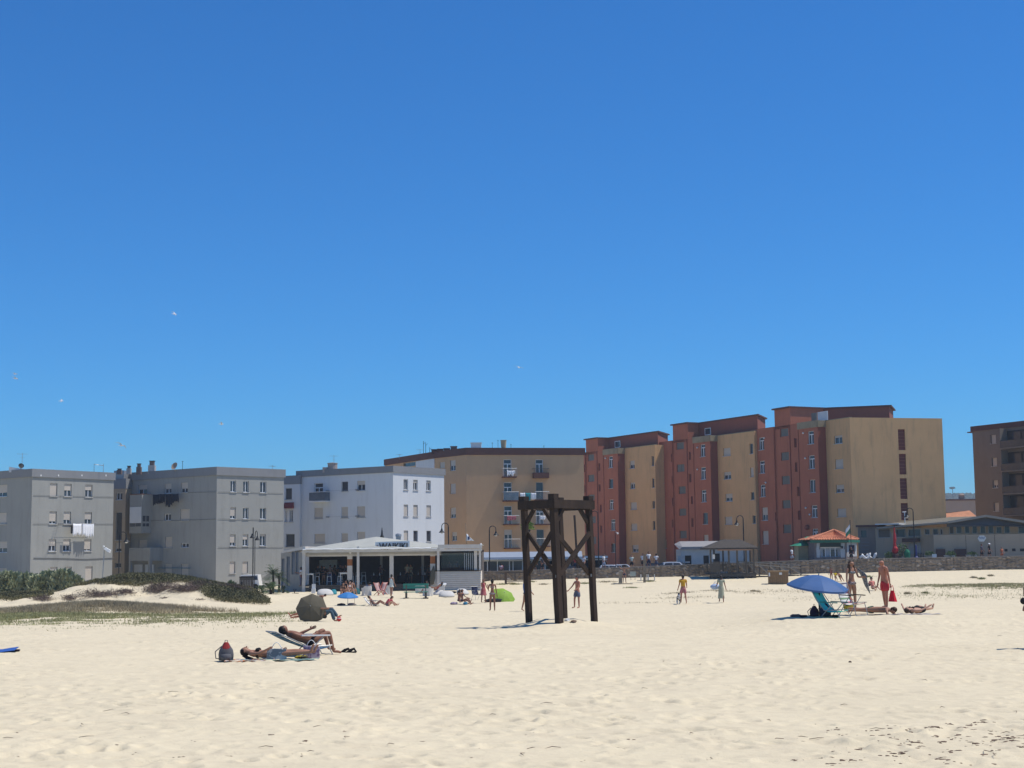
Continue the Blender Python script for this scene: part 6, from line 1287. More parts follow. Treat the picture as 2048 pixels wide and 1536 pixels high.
# green bin, blue base post, planters
X = col_x(1814, 152); z0 = float(prom(X)) + .03; t = thing('green_bin', 'green litter bin behind the wall by the blue-based lamp', 'bin', (X, 152, z0)); b = MB(); b.lathe([(.25, 0), (.3, .9), (.28, .95)], (0, 0, 0), 12); b.build('body', M('bin_green', (.015, .16, .08), .5), t); b = MB(); b.lathe([(.31, .96), (.2, 1.2), (.01, 1.28)], (0, 0, 0), 12); b.build('lid', M('bin_green', (.015, .16, .08)), t)
LEAFG = M('garden_leaf', (.07, .12, .035), .7, .4, 6)
def bush(loc, r, h, n, mat, label, cat='shrub', leaf=.14, name='shrub', group=None, stems=True, up=.6):
    t = thing(name, label, cat, loc, 0, group); th = rng.uniform(0, 2 * np.pi, n); rr = r * np.sqrt(rng.uniform(0, 1, n)); cl = .75 + .25 * np.sin(th * 3 + rng.uniform(0, 6)) ; rr *= cl
    zz = h * rng.uniform(.08, 1, n) ** .8 * np.sqrt(np.clip(1 - (rr / r) ** 2 * .75, .1, 1)); P = np.stack([rr * np.cos(th), rr * np.sin(th), zz], 1); D = np.stack([np.cos(th) + rng.normal(0, .6, n), np.sin(th) + rng.normal(0, .6, n), up + rng.normal(0, .5, n)], 1); D /= np.linalg.norm(D, axis=1)[:, None]; Wd = np.cross(D, rng.normal(0, 1, (n, 3))); Wd /= np.linalg.norm(Wd, axis=1)[:, None]; L = leaf * rng.uniform(.6, 1.4, n)[:, None]
    o = tris('foliage', mat, P, D * L, Wd * L * .28, t, True)
    if stems:
        b = MB()
        for k in range(7): a = random.uniform(0, 6.28); q = random.uniform(.3, .75); b.tube([(0, 0, -.1), (math.cos(a) * r * q * .4, math.sin(a) * r * q * .4, h * .4), (math.cos(a) * r * q, math.sin(a) * r * q, h * .8)], [.03, .02, .008], 5)
        b.build('stem', WOODG, t)
    return t
for x, l, dl in ((1778, 'leftmost of the shrubs behind the wall', .75), (1803, 'taller shrub between parasol and green bin', 1.6), (1858, 'low shrub in the white planter right of the blue lamp', .75), (1901, 'shrub in the middle planter under the grey terrace wall', .7), (1944, 'shrub in the right planter under the grey terrace wall', .6)):
    X = col_x(x, 152.6); bush((X, 152.6, float(prom(X)) + .3), .55 if dl < 1 else .7, dl, 420, LEAFG, l, group='shrubs along the promenade')
for x0, x1, l in ((1850, 1872, 'left white planter trough'), (1890, 1909, 'middle white planter trough'), (1934, 1953, 'right white planter trough'), (1803, 1812, 'short planter trough left of the green bin')):
    X0, X1 = col_x(x0, 152.2), col_x(x1, 152.2); z0 = float(prom(X0)) + .03; b = MB(); b.box(X0, X1, 152.2, 152.7, z0, z0 + .55); b.box(X0 - .04, X1 + .04, 152.16, 152.74, z0 + .55, z0 + .62); o = b.build('planter', M('planter_grey', (.34, .33, .29), .8)); center(o); tag(o, l + ' behind the stone wall', 'planter')
b = MB(); X = col_x(1868, 151.8); b.box(-.22, .22, -.05, .05, .3, .75); b.box(-.2, -.16, -.03, .03, 0, .3); b.box(.16, .2, -.03, .03, 0, .3); o = b.build('white_notice', WPL); o.location = (X, 151.8, float(prom(X)) + .03); tag(o, 'small white notice board beside the left planter', 'sign')
t = thing('fence_panel', 'short dark railing panel just right of the blue lamp base', 'railing', (col_x(1838, 152.8), 152.8, 1.95)); X0, X1 = col_x(1834, 152.8), col_x(1846, 152.8)
for k in range(5): x_ = X0 + (X1 - X0) * k / 4; b = MB(); b.box(x_ - .03, x_ + .03, 152.8, 152.84, 1.9, 2.85); b.build('bar', DARKM, t, True)
b = MB(); b.lathe([(.26, 0), (.22, .5), (.1, .6), (.08, 1.7), (.01, 1.75)], (0, 0, 0), 10); o = b.build('bollard', M('blue_base', (.035, .045, .16), .5)); o.location = (col_x(1832, 152.2), 152.2, 1.9); tag(o, 'blue painted column at the foot of the hooked lamp', 'bollard')
# flagpole with green-white flag
X = col_x(1703, 153); t = thing('flagpole', 'dark flagpole with white and green flag beside the tiled kiosk', 'flag', (X, 153, 1.9)); H = zat(1702, 1040, 153) - 1.9; b = MB(); b.tube([(0, 0, 0), (-.05, 0, H)], .03, 6); b.build('pole', DARKM, t)
zf1 = zat(1700, 1048, 153) - 1.9; 
for k, m_ in ((0, M('flag_white', (.78, .78, .78), .8)), (1, M('flag_green', (.05, .22, .14), .8))):
    g = [[(-.05 - i * .1, .03 * math.sin(i * 2), zf1 - k * .42 - .12 * i - j * .2) for i in range(6)] for j in range(3)]; b = MB().sheet(g, .008); b.build('flag_stripe', m_, t, smooth=True)
# solar/aerials right of brown block etc: street light behind low roof
for x, yb, yt, l in ((1812, 1040, 1008, 'thin pale pole in front of the maroon gable panel'),):
    b = MB(); X = col_x(x, 170); H = zat(x, yt + 16, 170); b.tube([(0, 0, 0), (0, 0, H)], .05, 6); b.tube([(-.25, 0, H), (.25, 0, H + .02)], .05, 5); o = b.build('slim_pole', WPL); o.location = (X, 170, 0); tag(o, l, 'street lamp')
# kerb-side rubbish of the gap: potted plants on tan block wall
o = bush((col_x(1056, 176), 176.8, zat(1056, 1061, 177)), .75, 1.0, 500, M('lime_leaf', (.16, .25, .04), .7, .3), 'lime green trailing plant in a hanging pot on the tan block', leaf=.22, name='hanging_plant', cat='plant'); b = MB(); b.lathe([(.2, -.3), (.35, 0), (.36, .08)], (0, 0, 0), 10); b.build('pot', DARKM, o)
# ================================================================ people
SKINS = []
def skin_obj(name, pts, edges, rad, mat, parent, sub=2):
    me = bpy.data.meshes.new(name); me.from_pydata([tuple(p) for p in pts], edges, []); o = bpy.data.objects.new(name, me); COL.objects.link(o); o.parent = parent; ORG[o.name] = Vector((0, 0, 0))
    me.materials.append(mat); sk = o.modifiers.new('skin', 'SKIN'); sk.use_smooth_shade = True; sk.branch_smoothing = .3
    if not me.skin_vertices: me.skin_vertices and None
    lay = me.skin_vertices[0].data if len(me.skin_vertices) else None
    if lay is None:
        bpy.context.view_layer.objects.active = o
    for i, r in enumerate(rad): me.skin_vertices[0].data[i].radius = (r, r) if not isinstance(r, tuple) else r
    me.skin_vertices[0].data[0].use_root = True
    sb = o.modifiers.new('sub', 'SUBSURF'); sb.levels = sb.render_levels = sub; SKINS.append(o); return o
def bake_skins():
    dg = bpy.context.evaluated_depsgraph_get(); dg.update()
    for o in SKINS:
        me = bpy.data.meshes.new_from_object(o.evaluated_get(dg)); me.name = o.name; o.modifiers.clear(); o.data = me
        if len(me.polygons): me.polygons.foreach_set('use_smooth', [True] * len(me.polygons))
    SKINS.clear()

SK1 = M('skin_tan', (.36, .185, .115), .55, .06, 4); SK2 = M('skin_deep_tan', (.25, .115, .07), .5, .08, 4); SK3 = M('skin_fair', (.48, .27, .18), .55, .06, 4)
SK4 = M('skin_reddened', (.36, .15, .095), .5, .08, 4)
HB = M('hair_dark', (.015, .01, .008), .6, .3, 10); HBR = M('hair_brown', (.06, .03, .015), .6, .3, 10); HBL = M('hair_fair', (.22, .13, .06), .6, .2, 10)
def CL(name, c, var=.1, sc=3): return M(name, c, .85, var, sc)
def rx(v, a, s):  # helper building direction from pitch frame
    return v
def frame(p):
    p = R(p); return Vector((0, math.sin(p), math.cos(p))), Vector((0, -math.cos(p), math.sin(p)))
def limb(u, f, a, ab, side):
    a, ab = R(a), R(ab); return (-u * math.cos(a) + f * math.sin(a)) * math.cos(ab) + Vector((side, 0, 0)) * math.sin(ab)
def pose(h=1.72, pp=0, tp=0, hp=None, legL=(3, 4, 0), legR=(3, 4, 0), armL=(5, 8, 10), armR=(5, 8, 10), inL=0, inR=0, turn=0, width=1.0):
    """legs (hip flexion, abduction, knee bend); arms (shoulder flexion, abduction, elbow bend); pitch: 0 upright, 90 on the back, -90 face down"""
    J = {}; J['pelvis'] = Vector((0, 0, 0)); up, fp = frame(pp); ut, ft = frame(tp); uh, fh = frame(tp if hp is None else hp)
    J['waist'] = up * .06 * h + ut * .03 * h; J['chest'] = J['waist'] + ut * .105 * h; J['neck0'] = J['chest'] + ut * .085 * h; J['neck1'] = J['neck0'] + (ut + uh).normalized() * .045 * h + fh * .004 * h
    J['head'] = J['neck1'] + uh * .045 * h + fh * .012 * h; J['top'] = J['head'] + uh * .052 * h
    J['fh'] = fh; J['uh'] = uh; J['ut'] = ut; J['ft'] = ft
    for s, nm, lg, ar, inw in ((1, 'L', legL, armL, inL), (-1, 'R', legR, armR, inR)):
        X = Vector((s, 0, 0)); J['sh' + nm] = J['neck0'] + X * .098 * h * width - ut * .012 * h; J['hip' + nm] = J['pelvis'] + X * .05 * h * width - up * .03 * h
        d = limb(ut, ft, ar[0], ar[1], s); J['el' + nm] = J['sh' + nm] + d * .168 * h; d2 = limb(ut, ft, ar[0] + ar[2], ar[1] - inw, s); J['wr' + nm] = J['el' + nm] + d2 * .145 * h; J['ha' + nm] = J['wr' + nm] + d2 * .045 * h; J['fi' + nm] = J['ha' + nm] + d2 * .05 * h; J['hd' + nm] = d2
        d = limb(up, fp, lg[0], lg[1], s); J['kn' + nm] = J['hip' + nm] + d * .24 * h; d2 = limb(up, fp, lg[0] - lg[2], lg[1] * .4, s); J['ca' + nm] = J['kn' + nm] + d2 * .085 * h; J['an' + nm] = J['kn' + nm] + d2 * .235 * h
        ft_ = limb(up, fp, lg[0] - lg[2] + (82 if abs(tp) < 70 else (65 if tp > 0 else 165)), lg[1] * .4 + 6, s); J['he' + nm] = J['an' + nm] + d2 * .02 * h; J['to' + nm] = J['an' + nm] + d2 * .022 * h + ft_ * .105 * h
    zmin = min([J[k].z for k in ('anL', 'anR', 'toL', 'toR', 'knL', 'knR')] + [J['pelvis'].z - .045 * h, J['chest'].z - .03 * h, J['head'].z - .05 * h]) - .022 * h
    for k in J:
        if k not in ('fh', 'uh', 'ut', 'ft', 'hdL', 'hdR'): J[k] = J[k] + Vector((0, 0, -zmin))
    J['h'] = h; return J
def body(J, mat, parent, fat=1.0, fingers=False, fem=False):
    h = J['h']; k = h / 1.72; V = []; E = []; Rd = []
    def v(p, r): V.append(p); Rd.append(r * k); return len(V) - 1
    wst = .105 if not fem else .09; p = v(J['pelvis'], .118 * fat); w_ = v(J['waist'], wst * fat); c = v(J['chest'], .122 * fat if not fem else .105 * fat); n0 = v(J['neck0'], .075); n1 = v(J['neck1'], .05)
    hd = v(J['head'], .10); tp = v(J['top'], .088); E += [(p, w_), (w_, c), (c, n0), (n0, n1), (n1, hd), (hd, tp)]
    for s in 'LR':
        sh = v(J['sh' + s], .056); el = v(J['el' + s], .037 * (.88 if fem else 1)); wr = v(J['wr' + s], .025); ha = v(J['ha' + s], .034 if not fingers else (.03)); m = v(J['sh' + s].lerp(J['el' + s], .45), .046 * (.85 if fem else 1)); fo = v(J['el' + s].lerp(J['wr' + s], .35), .037 * (.85 if fem else 1))
        E += [(n0, sh), (sh, m), (m, el), (el, fo), (fo, wr), (wr, ha)]
        d = J['hd' + s]; sd = d.cross(Vector((0, 1, 0))).normalized() if abs(d.y) < .8 else d.cross(Vector((1, 0, 0))).normalized(); dn = d.cross(sd)
        if fingers:
            for q, L in ((-1.5, .06), (-.5, .075), (.5, .08), (1.5, .07)):
                b0 = J['ha' + s] + d * .03 * k + sd * q * .017 * k; f1 = v(b0, .009); f2 = v(b0 + d * L * .55 * k + dn * .008, .008); f3 = v(b0 + d * L * .9 * k + dn * .025 * k, .007); E += [(ha, f1), (f1, f2), (f2, f3)]
            t1 = v(J['wr' + s].lerp(J['ha' + s], .5) + sd * .035 * k, .011); t2 = v(J['ha' + s] + sd * .055 * k + d * .01, .009); E += [(ha, t1), (t1, t2)]
        else: fi = v(J['fi' + s], .02); E += [(ha, fi)]
        hi = v(J['hip' + s], .093 * fat); th = v(J['hip' + s].lerp(J['kn' + s], .45), .078 * (fat + 1) / 2); kn = v(J['kn' + s], .054); ca = v(J['ca' + s], .053); an = v(J['an' + s], .034); he = v(J['he' + s], .034); to = v(J['to' + s], .024)
        md = v(J['an' + s].lerp(J['to' + s], .55), .032); E += [(p, hi), (hi, th), (th, kn), (kn, ca), (ca, an), (an, he), (he, md), (md, to)]
    o = skin_obj('body', V, E, Rd, mat, parent); return o
def face_bits(J, parent, mat, hair, style='short'):
    """nose, ears, eyes and mouth, hair"""
    h = J['h']; k = h / 1.72; H = J['head']; f, u = J['fh'], J['uh']; X = Vector((1, 0, 0)); b = MB()
    b.ball(H + f * .09 * k - u * .005, .014 * k, 1, 1.3, 1.5, 6, 5)
    for s in (-1, 1): b.ball(H + X * s * .083 * k - f * .01, .02 * k, .45, 1, 1.4, 6, 5)
    b.build('nose_and_ears', mat, parent, smooth=True)
    b = MB()
    for s in (-1, 1): b.ball(H + X * s * .032 * k + f * .084 * k + u * .015 * k, .011 * k, 1.2, .6, .7, 6, 5)
    b.build('eyes', DARKM, parent); b = MB(); b.ball(H + f * .084 * k - u * .042 * k, .016 * k, 1.5, .5, .4, 6, 5); b.build('mouth', M('lips', (.25, .07, .06)), parent)
def oball(b, J, c, r, n=12, m=8):
    """ellipsoid in the head's own axes; r = (side, front, up)"""
    b0 = MB(); b0.ball((0, 0, 0), 1, n=n, m=m, jit=.04); X = Vector((1, 0, 0)); f, u = J['fh'], J['uh']; b.add([c + X * q[0] * r[0] + f * q[1] * r[1] + u * q[2] * r[2] for q in b0.v], b0.f)
def hair(J, parent, mat, style='short'):
    k = J['h'] / 1.72; H = J['head']; f, u = J['fh'], J['uh']; X = Vector((1, 0, 0)); b = MB()
    oball(b, J, H - f * .026 * k + u * .036 * k, (.094 * k, .09 * k, .088 * k)); oball(b, J, H - f * .045 * k - u * .015 * k, (.08 * k, .065 * k, .075 * k))
    if style == 'long':
        b.tube([H - f * .05 * k + u * .02 * k, H - f * .085 * k - u * .1 * k, H - f * .1 * k - u * .2 * k, H - f * .09 * k - u * .3 * k], [.085 * k, .095 * k, .09 * k, .03 * k], 9)
        for s in (-1, 1): b.tube([H + X * s * .07 * k + u * .04 * k, H + X * s * .095 * k - f * .02 * k - u * .07 * k, H + X * s * .1 * k - u * .19 * k, H + X * s * .085 * k + f * .03 * k - u * .27 * k], [.04 * k, .048 * k, .045 * k, .015 * k], 7)
    elif style == 'bun': oball(b, J, H - f * .05 * k + u * .125 * k, (.045 * k,) * 3, 8, 6)
    elif style == 'pony': b.tube([H - f * .1 * k + u * .04 * k, H - f * .14 * k - u * .06 * k, H - f * .13 * k - u * .2 * k], [.04 * k, .04 * k, .01 * k], 7)
    elif style == 'bob': oball(b, J, H - f * .04 * k - u * .05 * k, (.1 * k, .075 * k, .085 * k))
    return b.build('hair', mat, parent, smooth=True)
def garment(J, parent, kind, mat, fat=1.0, fem=False):
    h = J['h']; k = h / 1.72; V = []; E = []; Rd = []
    def v(p, r): V.append(p); Rd.append(r * k); return len(V) - 1
    g = .024
    if kind in ('shirt', 'tshirt', 'longshirt', 'vest'):
        p = v(J['pelvis'].lerp(J['waist'], .3), (.12 * fat + g)); w_ = v(J['waist'], (.112 * fat + g)); c = v(J['chest'], .126 * fat + g); n = v(J['neck0'], .078 + g); E += [(p, w_), (w_, c), (c, n)]
        if kind != 'vest':
            for s in 'LR':
                sh = v(J['sh' + s], .058 + g); t_ = .62 if kind != 'longshirt' else 1.0; m = v(J['sh' + s].lerp(J['el' + s], t_), .047 + g); E += [(n, sh), (sh, m)]
                if kind == 'longshirt': w2 = v(J['el' + s].lerp(J['wr' + s], .8), .034 + g); E += [(m, w2)]
    elif kind in ('shorts', 'longshorts', 'trousers'):
        w_ = v(J['pelvis'].lerp(J['waist'], .45), .108 * fat + g); p = v(J['pelvis'], .12 * fat + g); E += [(w_, p)]
        for s in 'LR':
            hi = v(J['hip' + s], .095 * fat + g * 1.3); t_ = {'shorts': .45, 'longshorts': .8, 'trousers': 1.0}[kind]; m = v(J['hip' + s].lerp(J['kn' + s], t_), .08 + g if kind != 'trousers' else .06 + g); E += [(p, hi), (hi, m)]
            if kind == 'trousers': a = v(J['an' + s], .05 + g); E += [(m, a)]
    elif kind in ('bottoms', 'bra'):
        b = MB(); Jb = dict(J); up_ = (J['waist'] - J['pelvis']).normalized(); Jb['uh'] = up_ if kind == 'bottoms' else J['ut']; Jb['fh'] = Jb['uh'].cross(Vector((1, 0, 0))) * -1 if 0 else (J['ft'] - Jb['uh'] * J['ft'].dot(Jb['uh'])).normalized()
        if kind == 'bottoms': oball(b, Jb, J['pelvis'] - up_ * .02 * k, (.185 * k * fat, .128 * k * fat, .078 * k))
        else:
            oball(b, Jb, J['chest'] + J['ut'] * .012 * k, (.122 * k, .108 * k, .05 * k))
            for s_ in (-1, 1): oball(b, Jb, J['chest'] + J['ft'] * .085 * k + Vector((.055 * k * s_, 0, 0)) + J['ut'] * .012 * k, (.055 * k, .045 * k, .05 * k), 8, 6)
        return b.build('bikini_bottoms' if kind == 'bottoms' else 'bikini_top', mat, parent, smooth=True)
    elif kind == 'swimsuit':
        p = v(J['pelvis'], .121 * fat + g * .6); w_ = v(J['waist'], .095 * fat + g * .7); c = v(J['chest'] + J['ut'] * .01 * h, .108 * fat + g * .7); E += [(p, w_), (w_, c)]
        for s in 'LR': hi = v(J['hip' + s] * .7 + J['pelvis'] * .3, .092 * fat + g * .6); E += [(p, hi)]
    o = skin_obj(dict(shirt='shirt', tshirt='tshirt', longshirt='long_sleeved_shirt', vest='vest', shorts='shorts', longshorts='long_shorts', trousers='trousers', bottoms='bikini_bottoms', bra='bikini_top', swimsuit='swimsuit')[kind], V, E, Rd, mat, parent); return o
def skirt(J, parent, mat, z_hem, wide=.2, top='waist'):
    """hanging skirt / dress bottom for an upright figure"""
    h = J['h']; k = h / 1.72; c = (J['knL'] + J['knR']) / 2; a = J[top]; b = MB(); n = 20; rows = []
    for i in range(7):
        t = i / 6; z = a.z + (z_hem - a.z) * t; cc = a.lerp(c, min(1, t * 1.0)); r = (.115 + (wide - .115) * t ** .8) * k + (.02 * k if 0 < i < 3 else 0)
        rows.append([(cc.x + math.cos(2 * math.pi * q / n) * r * (1 + .07 * t * math.sin(q * 2.5)), cc.y + math.sin(2 * math.pi * q / n) * r * .85 * (1 + .07 * t * math.sin(q * 2.5)), z + .02 * t * math.sin(q * 1.7)) for q in range(n + 1)])
    return b.sheet(rows).build('skirt', mat, parent, smooth=True)
def hat(J, parent, mat, brim=.17):
    H = J['top']; k = J['h'] / 1.72; b = MB(); b.lathe([(brim * k, -.045 * k), (brim * k, -.035 * k), (.098 * k, -.02 * k), (.09 * k, .045 * k), (.05 * k, .075 * k), (.01, .08 * k)], H + Vector((0, 0, -.0)), 14); return b.build('hat', mat, parent, smooth=True)
def person(loc, label, rz=0, skin=SK1, clothes=(), hairm=HB, hs='short', fat=1.0, fem=False, fingers=False, detail=False, hatm=None, skirt_=None, group=None, sandals=None, **kw):
    t = thing('person', label, 'person', loc, rz, group); ORG[t.name] = Vector((0, 0, 0)); J = pose(**kw); body(J, skin, t, fat, fingers, fem)
    for kind, m in clothes: garment(J, t, kind, m, fat, fem)
    if hs: hair(J, t, hairm, hs)
    if detail: face_bits(J, t, skin, hairm)
    if hatm: hat(J, t, hatm)
    if skirt_: skirt(J, t, *skirt_)
    if sandals:
        b = MB()
        for s in 'LR': c = (J['he' + s] + J['to' + s]) / 2; d = (J['to' + s] - J['he' + s]); d.z = 0; b.bar(Vector((c.x, c.y, .012)) - d * .75, Vector((c.x, c.y, .012)) + d * .65, .1, .03); b.bar(Vector((c.x, c.y, .05)) - Vector((.05, 0, 0)), Vector((c.x, c.y, .05)) + Vector((.05, 0, 0)), .03, .07)
        b.build('sandals', sandals, t)
    t['_J'] = 0; return t, J
def wpt(t, p): return t.matrix_world @ p if 0 else Matrix.Rotation(t.rotation_euler[2], 3, 'Z') @ p + Vector(t.location)

def tint_noise(name, c1, c2, sc=14):
    if name in MATS: return MATS[name]
    m = M(name, c1, .85, .03, sc); n = m.node_tree.nodes; cr = [q for q in n if q.type == 'VALTORGB'][0]; cr.color_ramp.interpolation = 'CONSTANT'; cr.color_ramp.elements[0].color = (*c1, 1); cr.color_ramp.elements[1].position = .5; cr.color_ramp.elements[1].color = (*c2, 1); return m
REDC = CL('red_shorts', (.42, .03, .04)); NAVY = CL('navy_cloth', (.02, .03, .07)); YELC = CL('yellow_shirt', (.50, .27, .02)); PINKC = CL('pink_shorts', (.42, .16, .17)); WHC = CL('white_cotton', (.66, .66, .66), .05); PALE = CL('pale_sage_dress', (.36, .37, .27), .1); BLUC = CL('blue_shirt', (.06, .13, .32)); GRYB = CL('blue_grey_shorts', (.09, .10, .15)); REDD_ = tint_noise('red_print_dress', (.34, .06, .07), (.42, .14, .14), 10)
FLOR = tint_noise('grey_floral', (.10, .12, .14), (.28, .28, .27), 22); FLOR2 = tint_noise('dark_floral_bikini', (.10, .08, .09), (.30, .24, .24), 25); BLK = BLACK; GREENC = tint_noise('green_patterned_shorts', (.03, .06, .04), (.14, .17, .12), 16)
LILAC = tint_noise('lilac_patterned', (.22, .15, .24), (.42, .36, .44), 16)

# ---- couple on the right
pw = hit(1705, 1223); t, J = person(pw, 'long-haired woman in patterned bikini with a pale cloth over her arm, facing the man', R(25), SK1, [('bra', FLOR), ('bottoms', FLOR2)], HBR, 'long', fem=True, fingers=True, detail=True, h=1.72, legL=(5, 2, 6), legR=(-2, 2, 0), armL=(20, 10, 70), armR=(4, 8, 10), inL=10, sandals=BLACK)
g = []
for i in range(8):
    s_ = i / 7; a = J['shL'].lerp(J['haL'], min(1, s_ * 1.0)) + Vector((.05, -.02, 0)); g.append([a + Vector((.03 + .02 * j, -.03 + .03 * math.sin(i + j), .05 - .10 * j * (.6 + s_))) for j in range(5)])
MB().sheet(g, .01).build('draped_cloth', FLOR, t, smooth=True)
pm = hit(1771, 1218); t, J = person(pm, 'bare-chested bald man in red swim shorts holding a red bag', R(-62), SK4, [('longshorts', REDC)], HBR, None, fat=1.12, fingers=True, detail=True, h=1.78, tp=-7, pp=0, hp=-14, legL=(3, 3, 2), legR=(-5, 3, 3), armL=(-6, 6, 8), armR=(8, 6, 12))
hd = wpt(t, J['haL']); tb = thing('red_bag', 'bright red tote bag hanging from the bald man\'s hand', 'bag', (hd.x + .06, hd.y - .05, hd.z - .72), R(-62)); b = MB(); b.hexa([(-.28, -.09, .0), (.28, -.09, .0), (.28, .09, .0), (-.28, .09, .0), (-.13, -.03, .52), (.1, -.03, .52), (.1, .03, .52), (-.13, .03, .52)]); b.v = [(x_ * .6, y_ * .7, .12 + z_ * .78) for x_, y_, z_ in b.v]; b.build('pouch', CL('bag_red', (.55, .012, .03)), tb); b = MB(); b.tube([(-.09, 0, .5), (-.05, 0, .66), (0, 0, .71), (.04, 0, .66), (.08, 0, .5)], .012, 6); b.build('handle', CL('bag_red', (.55, .012, .03)), tb)
# sunbathers in front of them
pa = hit(1722, 1229.5); t, J = person(hit(1748, 1228.5), 'person lying face down in green patterned shorts at the man\'s feet', R(58), SK1, [('shorts', GREENC)], HBR, 'short', fingers=False, detail=True, h=1.75, pp=-90, tp=-90, hp=-86, legL=(0, 5, 4), legR=(2, 6, 0), armL=(130, 30, 40), armR=(120, 35, 50))
pb = hit(1822, 1228.5); t, J = person(hit(1833, 1227.5), 'person in black shorts lying beyond the patterned-shorts sunbather', R(138), SK3, [('longshorts', BLK), ('bra', BLK)], HBR, 'bob', fem=True, detail=True, h=1.68, pp=90, tp=88, hp=92, legL=(14, 4, 24), legR=(4, 4, 4), armL=(10, 35, 20), armR=(5, 30, 25))
for x, y, l, m_, (sx, sy) in ((1750, 1230, 'thin dark towel under the right-hand sunbathers', 'towel_dark', (1.9, .5)), (1830, 1229, 'pale towel under the person in black shorts', 'towel_pale', (1.7, .55))):
    p = hit(x, y); g = [[(-sx / 2 + sx * i / 8, -sy / 2 + sy * j / 4, .012 + .012 * math.sin(i * 2 + j)) for i in range(9)] for j in range(5)]; o = MB().sheet(g, .01).build('beach_towel', M(m_, (.04, .04, .05) if 'dark' in m_ else (.4, .36, .34), .9)); o.location = p; tag(o, l, 'towel')
# ---- beach umbrellas
def translucent(m, k=.35):
    n = m.node_tree.nodes; l = m.node_tree.links; b = n['Principled BSDF']; o = [q for q in n if q.type == 'OUTPUT_MATERIAL'][0]; tr = n.new('ShaderNodeBsdfTranslucent'); ms = n.new('ShaderNodeMixShader'); ms.inputs[0].default_value = k
    l.new(b.inputs['Base Color'].links[0].from_socket, tr.inputs['Color']); l.new(b.outputs[0], ms.inputs[1]); l.new(tr.outputs[0], ms.inputs[2]); l.new(ms.outputs[0], o.inputs['Surface']); return m
def umbrella(loc, label, rad, H, mat, tilt=(0, 0), drop=.30, group=None, n=8, polemat=None, finial=True, ribs=True, pole0=-.15):
    t = thing('beach_umbrella', label, 'umbrella', loc, 0, group); T = Matrix.Rotation(R(tilt[0]), 3, 'X') @ Matrix.Rotation(R(tilt[1]), 3, 'Y'); top = Vector((0, 0, H)); q = lambda v: top + T @ Vector(v)
    translucent(mat); m = 6; per = 6; N = n * per; rows = []
    for i in range(m + 1):
        s = i / m; row = []
        for k in range(N + 1):
            a = 2 * math.pi * k / N; fr = (k % per) / per; sag = math.sin(math.pi * fr); rr = rad * s * (1 - .075 * sag * s) ; z_ = -drop * rad * (s ** 1.7) - .03 * sag * s * rad * .5; row.append(q((rr * math.cos(a), rr * math.sin(a), z_)))
        rows.append(row)
    b = MB(); b.sheet(rows); cv = b.build('canopy', mat, t)
    b = MB(); 
    rows2 = [[rows[m][k] for k in range(N + 1)], [rows[m][k] + T @ Vector((0, 0, -.06 * (1 if rad > .6 else .7))) for k in range(N + 1)]]; b.sheet(rows2); b.build('valance', mat, cv)
    if ribs:
        for k in range(n):
            a = 2 * math.pi * k / n; b = MB(); b.tube([q((rad * s_ * math.cos(a), rad * s_ * math.sin(a), -drop * rad * s_ ** 1.7 - .015)) for s_ in (0, .25, .5, .75, 1.0)], .008, 4); b.build('rib', GREYM, t)
    b = MB(); pb_ = T @ Vector((0, 0, -H if tilt == (0, 0) else -.5)); end = Vector((0, 0, pole0)) if tilt == (0, 0) or H > .9 else top + T @ Vector((0, 0, -rad * 1.2))
    b.tube([end, top + (T @ Vector((0, 0, -.35)) if H > .9 else Vector()), top + T @ Vector((0, 0, .06))], .018, 7); b.build('pole', polemat or GREYM, t); return t
UB = hit(1640, 1233.5); t = umbrella(UB, 'large royal blue beach umbrella over the two low chairs', .98, 1.30, M('umbrella_royal', (.07, .16, .37), .6, .08, 2), (8, 6), .36)
b = MB(); b.tube([(0, 0, .05), (0, 0, 1.05)], .024, 8); b.build('lower_tube', WOOD, t); b = MB(); b.ball((0, 0, 1.02), .05, n=8, m=5); b.build('tilt_joint', DARKM, t)
b = MB(); b.hexa([(-.13, -.05, 0), (.13, -.05, 0), (.13, .05, 0), (-.13, .05, 0), (-.02, -.01, .2), (.04, -.01, .2), (.04, .01, .2), (-.02, .01, .2)]); b.tube([(.01, 0, .19), (0, 0, .32)], .008, 4); o = b.build('hanging_bag', CL('dark_cloth_bag', (.02, .02, .03))); o.location = UB + Vector((.17, .02, .82)); tag(o, 'small dark bag hanging under the royal blue umbrella', 'bag')
